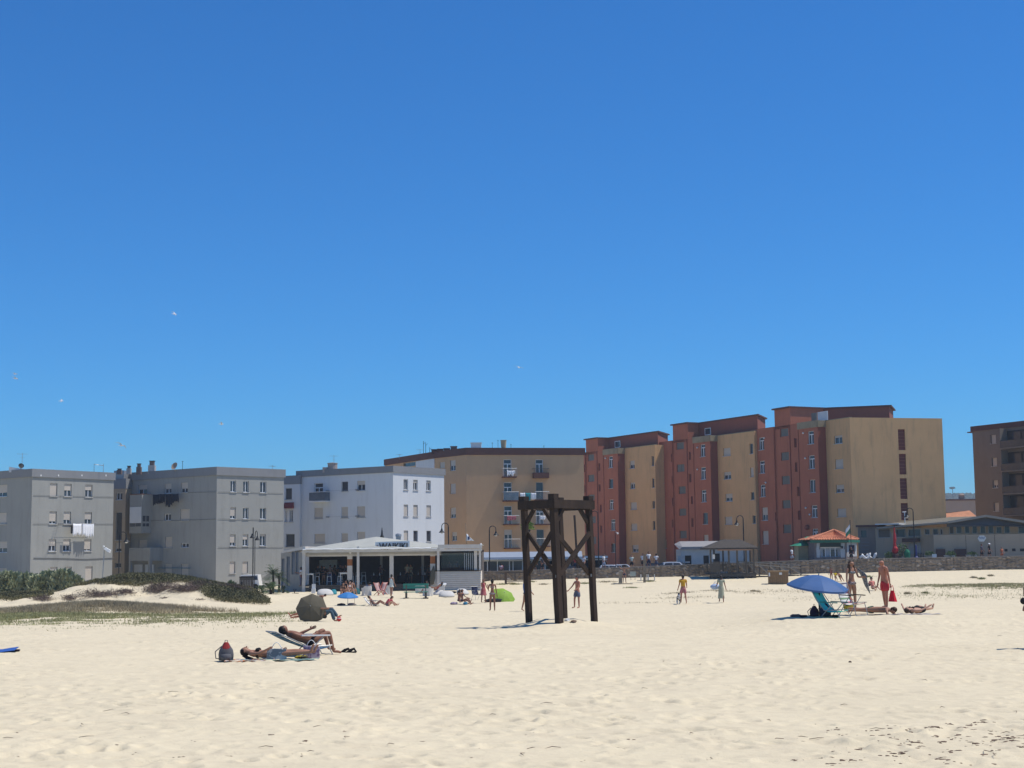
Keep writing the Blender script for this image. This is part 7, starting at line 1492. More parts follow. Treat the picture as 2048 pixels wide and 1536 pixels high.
def beach_chair(loc, rz, label, fabric, frame=GREYM, seat_h=.26, w_=.56, back=.62, arm=DARKM, ang=38, deep=.5, armc=None):
    t = thing('beach_chair', label, 'beach chair', loc, rz); a = R(ang); hx = w_ / 2
    ys, yb = -deep / 2, deep / 2; bt = Vector((0, yb + math.sin(a) * back, seat_h + math.cos(a) * back))
    for s in (-1, 1):
        X = s * hx; b = MB(); b.tube([(X, ys - .04, seat_h + .02), (X, yb, seat_h), (X, bt.y, bt.z)], .013, 6); b.build('side_tube', frame, t)
        b = MB(); b.tube([(X * 1.04, ys + .05, seat_h), (X * 1.04, ys - .06, 0)], .013, 6); b.build('leg', frame, t); b = MB(); b.tube([(X * 1.04, ys + .18, seat_h + .22), (X * 1.04, yb + .12, 0)], .013, 6); b.build('leg', frame, t)
        b = MB(); b.bar((X * 1.06, ys + .02, seat_h + .24), (X * 1.06, yb + math.sin(a) * .22, seat_h + .26), .045, .03); b.build('armrest', arm, t); b = MB(); b.tube([(X * 1.04, ys - .06, .01), (-X * 1.04, ys - .06, .01)], .012, 5); b.build('foot_bar', frame, t) if s > 0 else None
    b = MB(); b.tube([(-hx, bt.y, bt.z), (hx, bt.y, bt.z)], .014, 6); b.build('top_bar', frame, t)
    g = []
    for i in range(13):
        s_ = i / 12
        if s_ < .42: q = s_ / .42; y = ys + (yb - ys) * q; z_ = seat_h - .05 * math.sin(math.pi * q)
        else: q = (s_ - .42) / .58; y = yb + (bt.y - yb) * q; z_ = seat_h + (bt.z - seat_h) * q; y += .05 * math.sin(math.pi * q) * math.cos(a); z_ -= .02 * math.sin(math.pi * q)
        g.append([(-hx + .01, y, z_), (0, y + .01, z_ - .02), (hx - .01, y, z_)])
    b = MB().sheet(g, .008); b.build('fabric_sling', fabric, t, smooth=True); return t
TURQ = M('turquoise_fabric', (.06, .56, .50), .7, .05, 3)
beach_chair(hit(1673, 1235), R(48), 'turquoise low beach chair under the royal blue umbrella', TURQ, GREYM, .22, .62, .74, M('teal_arm', (.02, .17, .16), .5), 36)
STRC = stripe('striped_chair_fabric', (.62, .60, .56), [(.38, .12, .16), (.62, .60, .56), (.18, .28, .16), (.62, .6, .56)], 3.2, 2)
beach_chair(hit(1708, 1231), R(42), 'taller striped beach chair with dark arms beside the turquoise one', STRC, GREYM, .40, .60, .66, WOOD, 18)
def pack(loc, label, mat, h=.42, w_=.30, rz=0, top=None, name='backpack'):
    t = thing(name, label, 'backpack', loc, rz); b = MB(); b.lathe([(.02, 0), (w_ / 2, .01), (w_ / 2 * 1.06, h * .35), (w_ / 2 * .95, h * .6), (w_ / 2 * .62, h * .8), (w_ / 2 * .4, h * .96), (.02, h)], (0, 0, 0), 14); b.v = [(x_, y_ * .62, z_) for x_, y_, z_ in b.v]; b.build('main_body', mat, t, smooth=True)
    b = MB(); b.lathe([(.02, .03), (w_ * .36, .03), (w_ * .38, h * .22), (w_ * .33, h * .38), (.02, h * .4)], (0, -w_ * .2, 0), 12); b.v = [(x_, y_ * .6 - .04, z_) for x_, y_, z_ in b.v]; b.build('front_pocket', top or mat, t, smooth=True)
    b = MB(); b.tube([(-.03, 0, h - .01), (-.02, 0, h + .05), (.02, 0, h + .05), (.03, 0, h - .01)], .008, 5); b.tube([(-w_ * .3, .05, h * .8), (-w_ * .75, .02, h * .5), (-w_ * .7, .0, h * .15), (-w_ * .45, 0, .04)], .012, 5); b.build('strap', top or mat, t); return t
pack(hit(1629, 1233.5), 'dark purple backpack left of the umbrella pole', CL('dark_purple', (.035, .02, .045)), .34, .30, .3); pack(hit(1651, 1233.5), 'dark navy bag behind the turquoise chair', NAVY, .42, .34, -.3)
for x, y, l, m_, sx in ((1592, 1234, 'crumpled pink and grey cloth left of the purple backpack', 'crumple_pink', .12), (1607, 1234.5, 'small dark bundle between crumpled cloth and backpack', 'crumple_dark', .08), (1671, 1234, 'dark flip-flops under the turquoise chair', 'crumple_dark', .09)):
    b = MB(); b.ball((0, 0, .03), .13 if sx > .1 else .09, 1.5, 1, .45, 9, 6, .25); o = b.build('cloth_bundle' if 'flip' not in l else 'flip_flops', M(m_, (.2, .13, .13) if 'pink' in m_ else (.03, .02, .03), .9, .3, 12)); o.location = hit(x, y); tag(o, l, 'bundle' if 'flip' not in l else 'sandals')
p = hit(1696, 1225); t = thing('beach_bag', 'orange and yellow patterned beach bag on the striped chair side', 'bag', p + Vector((0, -.1, .05))); b = MB(); b.lathe([(.02, 0), (.14, .01), (.18, .18), (.16, .34), (.13, .34), (.13, .3)], (0, 0, 0), 12); b.v = [(x_, y_ * .6, z_) for x_, y_, z_ in b.v]; b.build('sack', tint_noise('yellow_black_print', (.42, .34, .03), (.05, .05, .04), 9), t); b = MB(); b.ball((0, -.02, .38), .12, 1.3, .8, .7, 9, 6, .3); b.build('orange_cloth', CL('orange_cloth', (.6, .13, .03)), t)
# ---- foreground sunbathers, left
fb = hit(452, 1322); pack(fb, 'red and grey backpack standing alone at the left of the sunbathers', CL('grey_red_pack', (.10, .10, .11)), .38, .30, .2, None); 
b = MB(); b.lathe([(.11, .215), (.1, .27), (.066, .34), (.045, .385), (.01, .39)], (0, 0, 0), 12); b.v = [(x_, y_ * .66 - .012, z_) for x_, y_, z_ in b.v]; o = b.build('red_top', CL('pack_red', (.30, .03, .03)), None); tt = [q_ for q_ in bpy.data.objects if q_.get('label', '').startswith('red and grey backpack')][0]; o.parent = tt
fp_ = hit(505, 1322); t, J = person(fp_ + Vector((.38, .35, 0)), 'person with dark ponytail lying on a towel left of the low chair', R(82), SK1, [('bra', BLK), ('bottoms', BLK)], HB, 'pony', fem=True, detail=True, fingers=True, h=1.66, pp=92, tp=86, hp=80, legL=(6, 4, 10), legR=(2, 4, 0), armL=(-4, 22, 25), armR=(8, 30, 20))
rc = hit(600, 1316); CHX = hit(572, 1318)
t, J = person(hit(612, 1314) + Vector((0, .45, 0)), 'tanned person reclining in the low blue chair with knees raised', R(122), SK2, [('bottoms', BLK)], HB, 'short', fingers=True, detail=False, h=1.74, pp=72, tp=70, hp=62, legL=(52, 3, 106), legR=(45, 5, 102), armL=(14, 10, 30), armR=(2, 16, 34), inL=25, inR=35); RP = (t.location.copy(), J['pelvis'].z)
BLST = stripe('blue_striped_fabric', (.035, .12, .22), [(.08, .2, .32), (.02, .06, .14), (.2, .3, .36)], 9, 1)
beach_chair(RP[0] + Matrix.Rotation(R(122), 3, 'Z') @ Vector((0, -.14, 0)), R(122), 'low blue striped chair under the reclining tanned person', BLST, GREYM, RP[1] - .13, .56, .86, WPL, 66, .5)
for x, y, l, c, (w_, h_) in ((556, 1319, 'grey-white bag in front of the low blue chair', 'bag_greywhite', (.42, .24)), (625, 1315, 'lilac patterned tote with round handles by the raised knees', 'lilac', (.36, .26))):
    m_ = LILAC if c == 'lilac' else tint_noise('grey_white_print', (.16, .19, .22), (.42, .44, .45), 7); t = thing('tote_bag', l, 'bag', hit(x, y) + Vector((0, -.18, 0)), R(6)); b = MB(); b.hexa([(-w_ / 2, -.08, 0), (w_ / 2, -.08, 0), (w_ / 2, .08, 0), (-w_ / 2, .08, 0), (-w_ * .47, -.07, h_), (w_ * .47, -.07, h_ * .92), (w_ * .47, .07, h_ * .92), (-w_ * .47, .07, h_)]); b.build('pouch', m_, t); b = MB()
    b.tube([(-.12 + .012 * k * 2, -.07, h_ * .9 + .15 * math.sin(math.pi * k / 10)) for k in range(11)], .009, 5); b.build('handle', WHC, t)
for x, y, sx, sy, l, c in ((500, 1322, 1.0, .5, 'orange and white towel under the ponytailed sunbather', tint_noise('orange_print', (.5, .18, .06), (.55, .5, .45), 9)), (560, 1321, 1.6, .55, 'pale green towel under the blue chair', tint_noise('green_towel', (.35, .4, .3), (.1, .2, .2), 6)), (470, 1321, .5, .35, 'bluish towel corner beside the red backpack', tint_noise('bluish_towel', (.3, .38, .4), (.12, .18, .22), 8))):
    g = [[(-sx / 2 + sx * i / 8, -sy / 2 + sy * j / 4, .015 + .012 * math.sin(i * 2 + j * 1.3)) for i in range(9)] for j in range(5)]; o = MB().sheet(g, .01).build('beach_towel', c); o.location = hit(x, y); tag(o, l, 'towel')
p = hit(691, 1306); b = MB()
for k in range(2): b.tube([(-.1 + k * .14, 0, .02), (-.02 + k * .14, .02, .06), (.06 + k * .13, .03, .09), (.12 + k * .12, .0, .02)], [.02, .035, .03, .02], 6); b.bar((-.12 + k * .14, 0, .01), (.1 + k * .14, .08, .02), .08, .02)
o = b.build('sandals', BLACK); o.location = p; tag(o, 'pair of black sandals right of the foreground sunbathers', 'sandals')
b = MB(); b.ball((0, 0, .03), .08, 1.6, 1, .5, 8, 5, .3); o = b.build('snack_bag', tint_noise('yellow_black_print', (.42, .34, .03), (.05, .05, .04), 9)); o.location = hit(604, 1317) + Vector((0, -.1, 0)); tag(o, 'small yellowish bundle under the low blue chair', 'bundle')
# ---- olive umbrella with people behind
po = hit(621, 1243); OL = M('umbrella_olive', (.135, .12, .085), .75, .1, 2); t = umbrella(po + Vector((0, 0, 0)), 'olive green umbrella lying tilted on the sand with its top towards us', .62, .60, OL, (68, 0), .42, polemat=GREYM)
t, J = person(hit(640, 1243) + Vector((.05, .35, 0)), 'person in blue trousers with raised knees right of the olive umbrella', R(80), SK1, [('trousers', CL('slate_trousers', (.05, .09, .12)))], HB, 'short', h=1.7, pp=30, tp=40, legL=(98, 3, 92), legR=(85, 3, 95), armL=(20, 10, 30), armR=(20, 10, 30))
t, J = person(hit(590, 1241) + Vector((.55, .5, 0)), 'sunbather whose bare feet stick out left of the olive umbrella', R(-100), SK4, [('bottoms', BLK)], HB, 'short', h=1.65, pp=88, tp=88, legL=(28, 4, 40), legR=(8, 5, 14), armL=(10, 20, 10), armR=(10, 20, 10))
t = thing('red_ball', 'red and white striped ball on the sand right of the olive umbrella', 'ball', hit(678, 1243)); b = MB(); b.ball((0, 0, .1), .10, n=16, m=10); o = b.build('ball', stripe('ball_red_stripe', (.5, .03, .03), [(.5, .03, .03), (.6, .4, .38), (.5, .03, .03)], 5, 2), t, smooth=True)
t, J = person(hit(634, 1205), 'person bending over behind the olive umbrella', R(95), SK2, [('shorts', BLK)], HB, 'short', h=1.65, pp=-40, tp=-78, hp=-60, legL=(-35, 4, 10), legR=(-30, 6, 14), armL=(75, 5, 10), armR=(70, 6, 14))
# ---- small sky-blue umbrella
t = umbrella(hit(696, 1211), 'sky blue beach umbrella with low canopy before the bar', .70, .88, M('umbrella_sky', (.06, .26, .62), .6, .06, 2), (6, 2), .40); p = hit(709, 1211); b = MB(); b.tube([(0, 0, -.05), (0, 0, .62)], .012, 6); o = b.build('windbreak_pole', WOODL); o.location = p; tag(o, 'thin pole under the right side of the sky blue umbrella', 'pole')
for x, l, m_ in ((683, 'dark clothes bundle left under the sky blue umbrella', 'crumple_dark'), (703, 'brownish bag right under the sky blue umbrella', 'crumple_pink')): b = MB(); b.ball((0, 0, .06), .2, 1.5, 1, .5, 9, 6, .25); o = b.build('cloth_bundle', MATS[m_]); o.location = hit(x, 1211); tag(o, l, 'bundle')
o = MB().sheet([[(-.5 + .25 * i, -.2 + .2 * j, .03 + .02 * math.sin(i * 2)) for i in range(5)] for j in range(3)], .01).build('beach_towel', tint_noise('green_towel', (.35, .4, .3), (.1, .2, .2), 6)); o.location = hit(716, 1211); tag(o, 'pale green towel beside the sky blue umbrella', 'towel')
# two sunbathers right of it
t, J = person(hit(750, 1212), 'sunbather with dark bun reclining left of the pink-shirted one', R(80), SK2, [('swimsuit', CL('brown_swimsuit', (.12, .05, .045)))], HB, 'bun', fem=True, h=1.62, pp=60, tp=38, legL=(75, 4, 75), legR=(60, 5, 60), armL=(-25, 12, 10), armR=(-22, 12, 10))
beach_chair(hit(746, 1212) + Vector((.05, .1, 0)), R(80), 'low pale chair under the reclining sunbather with the bun', WHC, GREYM, .10, .5, .6, GREYM, 40)
t, J = person(hit(775, 1212), 'person in pink shirt leaning over on the sand beside the bun-haired sunbather', R(70), SK3, [('tshirt', CL('coral_shirt', (.55, .10, .12))), ('shorts', FLOR2)], HB, 'bob', h=1.6, pp=20, tp=-45, legL=(105, 8, 70), legR=(100, 8, 60), armL=(60, 20, 15), armR=(50, 25, 20))
# ---- lime umbrella, dress woman, chair
t = umbrella(hit(1006, 1203) + Vector((.12, 0, 0)), 'lime green umbrella lying tilted on the sand near the timber tower', .86, .62, M('umbrella_lime', (.30, .48, .06), .6, .06, 2), (38, 18), .42)
b = MB(); b.ball((0, 0, .1), .42, 1.5, 1, .35, 10, 6, .15); o = b.build('dark_bag', BLACK); o.location = hit(987, 1204); tag(o, 'black bag in the shade beneath the lime green umbrella', 'bag')
t, J = person(hit(967, 1206), 'woman in a red patterned dress standing left of the lime umbrella', R(35), SK2, [('vest', REDD_)], HB, 'bob', fem=True, h=1.58, legL=(6, 4, 4), legR=(-4, 4, 4), armL=(12, 14, 20), armR=(15, 10, 60), skirt_=(REDD_, .52, .24))
beach_chair(hit(954, 1200), R(30), 'dark blue folding chair left of the red-dressed woman', CL('navy_chair', (.03, .035, .08)), GREYM, .42, .52, .55, GREYM, 14)
t, J = person(hit(985, 1222.5), 'slim woman in bikini with topknot standing before the lime umbrella', R(-170), SK2, [('bra', FLOR2), ('bottoms', FLOR2)], HB, 'bun', fem=True, h=1.66, legL=(4, 3, 2), legR=(-2, 3, 0), armL=(25, 8, 110), armR=(2, 10, 8), inL=10)
t, J = person(hit(1052, 1223), 'person in blue shirt mostly hidden by the left post of the timber tower', R(60), SK1, [('longshirt', BLUC), ('bottoms', NAVY)], HB, 'short', h=1.7, legL=(10, 3, 12), legR=(-10, 3, 6), armL=(20, 6, 20), armR=(4, 4, 12))
t, J = person(hit(1155, 1217), 'bare-chested man in grey blue trunks swinging a beach paddle', R(-48), SK4, [('longshorts', GRYB)], HB, 'short', fingers=True, detail=True, h=1.76, legL=(4, 7, 4), legR=(10, 8, 12), armL=(14, 16, 50), armR=(32, 14, 14), inL=20)
hd = wpt(t, J['haR']); tp_ = thing('beach_paddle', 'orange wooden beach paddle in the bare-chested man\'s hand', 'paddle', hd); b = MB(); b.tube([(.04, 0, 0), (-.14, -.02, .0)], .015, 6); b.build('handle', WOODL, tp_); b = MB(); b.lathe([(.01, -.008), (.1, -.008), (.12, 0), (.1, .008), (.01, .008)], (-.25, -.02, .0), 16, Matrix.Rotation(R(80), 3, 'X')); b.build('blade', CL('paddle_orange', (.42, .10, .05)), tp_)
# two seated women
t, J = person(hit(918, 1208), 'seated woman with long dark hair, left of the pair beyond the white bean bags', R(70), SK2, [('bra', BLK), ('bottoms', BLK)], HB, 'long', fem=True, h=1.62, pp=10, tp=-8, legL=(85, 5, 20), legR=(80, 5, 30), armL=(20, 10, 30), armR=(20, 10, 20))
t, J = person(hit(925, 1209), 'seated woman with bent knees, right of the pair beyond the white bean bags', R(72), SK2, [('bra', NAVY), ('bottoms', NAVY)], HB, 'bob', fem=True, h=1.62, pp=12, tp=0, legL=(100, 6, 82), legR=(92, 6, 70), armL=(30, 10, 40), armR=(-10, 14, 10))
for x, l, m_ in ((908, 'purple patterned bag left of the seated women', LILAC), (931, 'small blue bag at the feet of the seated women', CL('azure_bag', (.04, .19, .3)))): b = MB(); b.ball((0, 0, .08), .2, 1.3 if x < 910 else .8, .8, .5, 9, 6, .2); o = b.build('beach_bag', m_); o.location = hit(x, 1209) + Vector((0, -.3, 0)); tag(o, l, 'bag')
# ---- walkers on the right
t, J = person(hit(1367, 1208), 'man in yellow T-shirt and pink shorts walking away with a dog', R(186), SK4, [('tshirt', YELC), ('longshorts', PINKC)], HB, 'short', fat=1.1, h=1.76, legL=(12, 4, 8), legR=(-10, 4, 14), armL=(6, 12, 18), armR=(10, 12, 45))
mh = wpt(t, J['haL'])
t, J = person(hit(1443, 1206), 'woman in long pale dress walking away with a blue white bag', R(180), SK2, [('tshirt', PALE)], HB, 'bob', h=1.68, legL=(10, 2, 4), legR=(-8, 2, 10), armL=(10, 14, 50), armR=(0, 14, 4), skirt_=(PALE, .28, .22))
hd = wpt(t, J['haL']); b = MB(); b.ball((0, 0, 0), .26, 1.25, .8, .7, 12, 8, .05); b.tube([(-.1, 0, .16), (.0, 0, .35), (.1, 0, .16)], .02, 5); o = b.build('blue_white_bag', CL('blue_white_bag', (.38, .47, .62)), smooth=True); o.location = hd + Vector((.0, .1, 0)); tag(o, 'round blue white bag carried by the woman in the pale dress', 'bag')
def dog(loc, rz, label):
    t = thing('dog', label, 'dog', loc, rz); V = [(0, 0, .42), (0, -.18, .43), (0, -.34, .46), (0, -.44, .56), (0, -.52, .62), (0, -.62, .58), (0, .18, .42), (0, .28, .43), (0, .42, .5), (0, .5, .6)]; Rd = [.095, .11, .10, .065, .065, .03, .085, .08, .018, .012]; E = [(0, 1), (1, 2), (2, 3), (3, 4), (4, 5), (0, 6), (6, 7), (7, 8), (8, 9)]
    for s in (-1, 1):
        n = len(V); V += [(s * .07, -.3, .34), (s * .07, -.32, .18), (s * .07, -.30, .03), (s * .07, -.34, .02)]; Rd += [.045, .028, .02, .022]; E += [(2, n), (n, n + 1), (n + 1, n + 2), (n + 2, n + 3)]
        n = len(V); V += [(s * .08, .26, .34), (s * .08, .2, .24), (s * .08, .32, .14), (s * .08, .28, .03), (s * .08, .24, .02)]; Rd += [.06, .04, .022, .02, .022]; E += [(7, n), (n, n + 1), (n + 1, n + 2), (n + 2, n + 3), (n + 3, n + 4)]
        n = len(V); V += [(s * .05, -.48, .70)]; Rd += [.016]; E += [(4, n)]
    skin_obj('body', V, E, Rd, tint_noise('black_white_coat', (.04, .035, .035), (.5, .5, .5), 4), t, 1); return t
dg_ = dog(hit(1357, 1209), R(170), 'black and white dog on a lead beside the man in yellow'); b = MB(); c = dg_.location + Vector((.05, .4, .58)); b.tube([mh, (mh + c) / 2 - Vector((0, 0, .08)), c], .008, 4); o = b.build('dog_lead', BLACK); tag(o, 'thin lead between the man in yellow and the dog', 'lead'); center(o)
o.location = o.location
# ---- person with board, kids, bent woman
t, J = person(hit(1249, 1167), 'bare-chested person pulling a towel over the head beside a pale board', R(10), SK1, [('shorts', NAVY)], None, None, h=1.66, legL=(4, 4, 0), legR=(-2, 4, 2), armL=(80, 40, 80), armR=(80, 40, 80)); b = MB(); c = J['top']; b.ball(c + Vector((0, -.02, -.02)), .16, 1.7, .8, .7, 10, 6, .2); b.build('towel', BLK, t)
p = hit(1241, 1166.5); b = MB(); b.hexa([(-.16, -.12, -.1), (.16, -.12, -.1), (.16, .12, -.1), (-.16, .12, -.1), (-.15, -.11, 1.1), (.15, -.11, 1.1), (.15, .11, 1.1), (-.15, .11, 1.1)]); o = b.build('beach_post', M('pale_post', (.36, .29, .20), .85, .2, 4)); o.location = p; tag(o, 'thick pale wooden stump beside the person with the towel', 'post')
o = MB().sheet([[(-1.1 + .4 * i, -.25 + .25 * j, .04 + .02 * math.sin(i * 2)) for i in range(6)] for j in range(3)], .01).build('beach_towel', M('towel_dark', (.04, .04, .05))); o.location = hit(1246, 1168); tag(o, 'dark mat at the feet of the towel person', 'towel')
t, J = person(hit(1663, 1163), 'child in red swimsuit sitting high near the wooden ramp', R(-20), SK2, [('swimsuit', REDC)], HB, 'short', h=1.28, legL=(6, 4, 4), legR=(-2, 4, 2), armL=(10, 10, 20), armR=(10, 10, 20))
t, J = person(hit(1670, 1166) + Vector((.05, 0, 0)), 'child wrapped in yellow between the red swimsuit and the bending person', R(20), SK2, [('tshirt', CL('bright_yellow', (.62, .45, .02)))], HB, 'short', h=1.1, legL=(40, 6, 60), legR=(35, 6, 50), armL=(20, 10, 60), armR=(20, 10, 60))
t, J = person(hit(1680, 1164), 'person in dark trunks bending forward near the wooden ramp', R(-40), SK1, [('shorts', BLK)], HB, 'short', h=1.6, pp=-25, tp=-80, hp=-60, legL=(-20, 4, 6), legR=(-15, 4, 10), armL=(60, 10, 20), armR=(70, 12, 20))
t, J = person(hit(1746, 1181), 'person with pink top and dark hat sitting on the sand behind the bald man', R(15), SK3, [('tshirt', CL('pink_top', (.62, .22, .18))), ('shorts', BLK)], HB, 'short', h=1.68, pp=20, tp=18, legL=(85, 12, 50), legR=(80, 12, 45), armL=(-20, 20, 10), armR=(-20, 20, 10)); hat(J, t, BLK, .12)
b = MB(); b.ball((0, 0, .12), .2, 1.1, .8, .7, 9, 6, .2); o = b.build('dark_pack', BLACK); o.location = hit(1737, 1172); tag(o, 'small dark bag left of the pink-topped person', 'bag')
# ---- group in front of the deck
for x, y, l, rz, sk, cl, hs, kw in ((686, 1194, 'sitting person with brown hair, left of the group below the deck', 20, SK1, [('bra', BLK), ('bottoms', BLK)], 'long', dict(h=1.66, pp=10, tp=-10, legL=(95, 10, 85), legR=(90, 14, 80), armL=(30, 10, 60), armR=(30, 10, 60))),
    (692.5, 1191, 'darkly dressed person sitting second from left below the deck', -30, SK2, [('tshirt', BLK), ('shorts', BLK)], 'short', dict(h=1.7, pp=10, tp=-5, legL=(95, 10, 95), legR=(90, 14, 90), armL=(20, 10, 50), armR=(20, 10, 50))),
    (699, 1192, 'fair-skinned sitting person in the middle of the group below the deck', 30, SK3, [('bra', WHC), ('bottoms', BLK)], 'long', dict(h=1.66, pp=12, tp=-5, legL=(92, 12, 90), legR=(90, 14, 95), armL=(25, 10, 50), armR=(35, 10, 40))),
    (703.5, 1190, 'bare-backed person sitting at the right of the group below the deck', 170, SK1, [('shorts', NAVY)], 'short', dict(h=1.74, pp=5, tp=-12, legL=(95, 15, 70), legR=(90, 15, 70), armL=(20, 10, 40), armR=(20, 10, 40))),
    (737, 1190, 'person in blue shirt slumped in the draped wicker chair', 200, SK1, [('tshirt', CL('blue_grey_tee', (.12, .17, .26))), ('longshorts', CL('denim_grey', (.10, .13, .17)))], 'short', dict(h=1.72, pp=20, tp=25, legL=(85, 8, 60), legR=(80, 8, 60), armL=(20, 14, 40), armR=(30, 14, 40))),
    (856, 1187, 'tanned woman sitting behind the wicker armchair near the surfboard', -60, SK2, [('bra', BLK), ('bottoms', BLK)], 'bob', dict(h=1.66, pp=15, tp=-10, legL=(90, 8, 70), legR=(88, 8, 70), armL=(30, 10, 60), armR=(30, 10, 60))),
    (872, 1190, 'dark-haired woman lying back on a white bean bag, legs to the left', -80, SK2, [('swimsuit', CL('crimson_swimsuit', (.35, .04, .05)))], 'long', dict(h=1.66, pp=55, tp=48, legL=(60, 6, 60), legR=(45, 6, 40), armL=(10, 20, 20), armR=(10, 20, 20)))):
    t, J = person(hit(x, y), l, R(rz), sk, cl, HB, hs, fem=hs != 'short', **kw)
    if x > 868: t.location.z += .3
t, J = person(hit(783, 1195), 'woman in a white backless dress standing before the third bar post', R(150), SK1, [('vest', CL('white_green_dress', (.6, .62, .56)))], HB, 'bun', fem=True, h=1.68, legL=(8, 3, 6), legR=(-10, 3, 8), armL=(10, 10, 90), armR=(5, 10, 20), skirt_=(CL('white_green_dress', (.6, .62, .56)), .78, .2))
b = MB(); b.ball((0, 0, 0), .28, 1.4, .7, .5, 10, 6, .25); o = b.build('white_towel_heap', WHC); o.location = hit(884, 1182) + Vector((0, .6, .55)); tag(o, 'heap of white towels behind the white bean bags', 'towels'); 
b = MB(); b.box(-.28, .28, -.2, .2, 0, .55); b.box(-.3, .3, -.22, .22, .55, .6); o = b.build('side_box', RAT); o.location = hit(882, 1184) + Vector((0, .6, 0)); tag(o, 'wicker box under the heap of white towels', 'box')
b = MB(); b.ball((0, 0, .1), .18, 1.3, .8, .5, 8, 5, .2); o = b.build('black_bag', BLACK); o.location = hit(907, 1187); tag(o, 'small black bag between the two right white bean bags', 'bag')
# ---- inside the bar (standing on the deck)
ins = [(601, .3, 'person in white shirt leaning at the left corner post', 1.72, WHC, GRYB, -70, -.1), (627, 3.2, 'dark-clad customer behind the corner high table', 1.75, BLK, BLK, 20, 0), (634, 3.4, 'customer with dark shirt near the corner high table', 1.7, CL('dark_green_shirt', (.03, .05, .04)), BLK, -20, 0), (641, 2.4, 'woman with bare legs standing at the left of the terrace', 1.66, BLK, None, 60, 0), (655, 2.0, 'man in grey shirt and blue trousers at the terrace edge', 1.8, CL('taupe_shirt', (.10, .085, .075)), CL('blue_trousers', (.03, .06, .14)), 175, 0), (662, 2.8, 'man in brown shirt right behind the blue trousered man', 1.76, CL('brown_shirt', (.07, .055, .05)), NAVY, 140, 0), (672, 3.4, 'tall customer with raised arms in mid terrace', 1.82, CL('dark_teal_tee', (.03, .045, .05)), BLK, 10, 0), (679, 2.6, 'dark customer between the two high tables', 1.7, BLK, BLK, 30, 0), (687, 2.2, 'person with white sleeve by the right high table', 1.76, CL('charcoal_tee', (.03, .03, .035)), BLK, -60, 0), (696, 1.5, 'person in grey white shirt leaning on the right high table', 1.7, CL('pale_grey_shirt', (.36, .36, .42)), BLK, 150, 0),
       (808, 4.0, 'man in cream shirt standing in the right bay', 1.78, CL('cream_shirt', (.34, .30, .20)), BLK, 20, 0), (815, 4.2, 'second cream-shirted person right of the first', 1.74, CL('sand_shirt', (.30, .27, .17)), CL('olive_shorts', (.08, .09, .05)), -20, 0), (838, 5.5, 'waiter in grey blue shirt deep in the right bay', 1.74, CL('slate_tee', (.09, .12, .15)), BLK, 0, 0), (852, 5.5, 'customer near the orange banded right pillar', 1.68, CL('grey_tee', (.12, .13, .13)), BLK, -30, 0), (749, 6.0, 'pinkish-shirted customer in the dark middle bay', 1.7, CL('dusky_pink', (.16, .08, .07)), BLK, 30, 0),
       (895, 3.5, 'customer at the bar window, left', 1.7, CL('lilac_tee', (.2, .17, .2)), BLK, 0, .3), (911, 3.0, 'bartender in blue-grey shirt behind the bar window', 1.78, CL('steel_tee', (.14, .18, .26)), BLK, 0, .3)]
for x, d, l, h, top, bot, rz, dz in ins:
    cl = [('tshirt', top)] + ([('longshorts' if x in (641, 815) else 'trousers', bot)] if bot else [('bottoms', BLK)]); person(Vector((bx(x), D0 + d, zf + dz)), l, R(rz), random.choice((SK1, SK2)), cl, HB, 'short', h=h, legL=(random.uniform(0, 10), 4, 4), legR=(random.uniform(-8, 4), 4, 2), armL=(random.uniform(10, 50), 10, random.uniform(20, 90)), armR=(random.uniform(0, 40), 10, random.uniform(10, 90)), group='customers standing inside the beach bar')
# ---- promenade walkers
pr = [(1002, 151.2, 'person in a white and crimson top sitting on the wall edge, right of the bar', 1.5, tint_noise('white_crimson', (.62, .6, .6), (.4, .05, .12), 5), BLK, 180, True), (1069, 154, 'white-clad cyclist seen left inside the timber tower', 1.7, WHC, BLK, 80, False), (1084, 154, 'dark-clad person beside the white one, inside the timber tower', 1.72, CL('dark_tee', (.03, .04, .05)), BLK, 60, False), (1150, 152.3, 'person in red top with white cap, seen between tower posts', 1.68, CL('red_white_top', (.42, .06, .07)), NAVY, 10, False), (1167, 155, 'woman in white top seen right inside the timber tower', 1.66, WHC, BLK, -30, False), (1207, 154, 'white-shirted walker next to the slim lamp post', 1.75, WHC, CL('pale_jeans', (.25, .3, .4)), 60, False),
      (1263, 152, 'grey-haired person in pale shirt behind the small green sign', 1.6, CL('pale_green_tee', (.42, .5, .46)), BLK, 10, False), (1285, 152, 'walker in white leaning by the tall timber post', 1.7, WHC, BLK, -40, False), (1297, 153, 'dark-haired walker in white shirt, tallest near the timber post', 1.85, WHC, NAVY, 30, False), (1312, 152, 'white-shirted person seen from behind, right of the timber post', 1.62, WHC, GRYB, 180, False), (1583, 152, 'walker in white shirt and grey shorts left of the green-roofed hut', 1.72, WHC, CL('light_grey_shorts', (.3, .33, .37)), 60, False),
      (1702, 152.2, 'dark-clad person behind the wall before the kiosk poster', 1.6, BLK, BLK, 0, False), (1963, 153, 'walker in dark blue under the hexagonal plaque', 1.66, CL('indigo_tee', (.07, .07, .11)), BLK, 60, False), (1978, 153, 'walker with white scarf beside the one in dark blue', 1.68, BLK, BLK, 60, False), (2003, 152.3, 'child in orange white clothes near the vent grilles', 1.3, CL('orange_tee', (.5, .16, .08)), CL('orange_tee', (.5, .16, .08)), 20, False)]
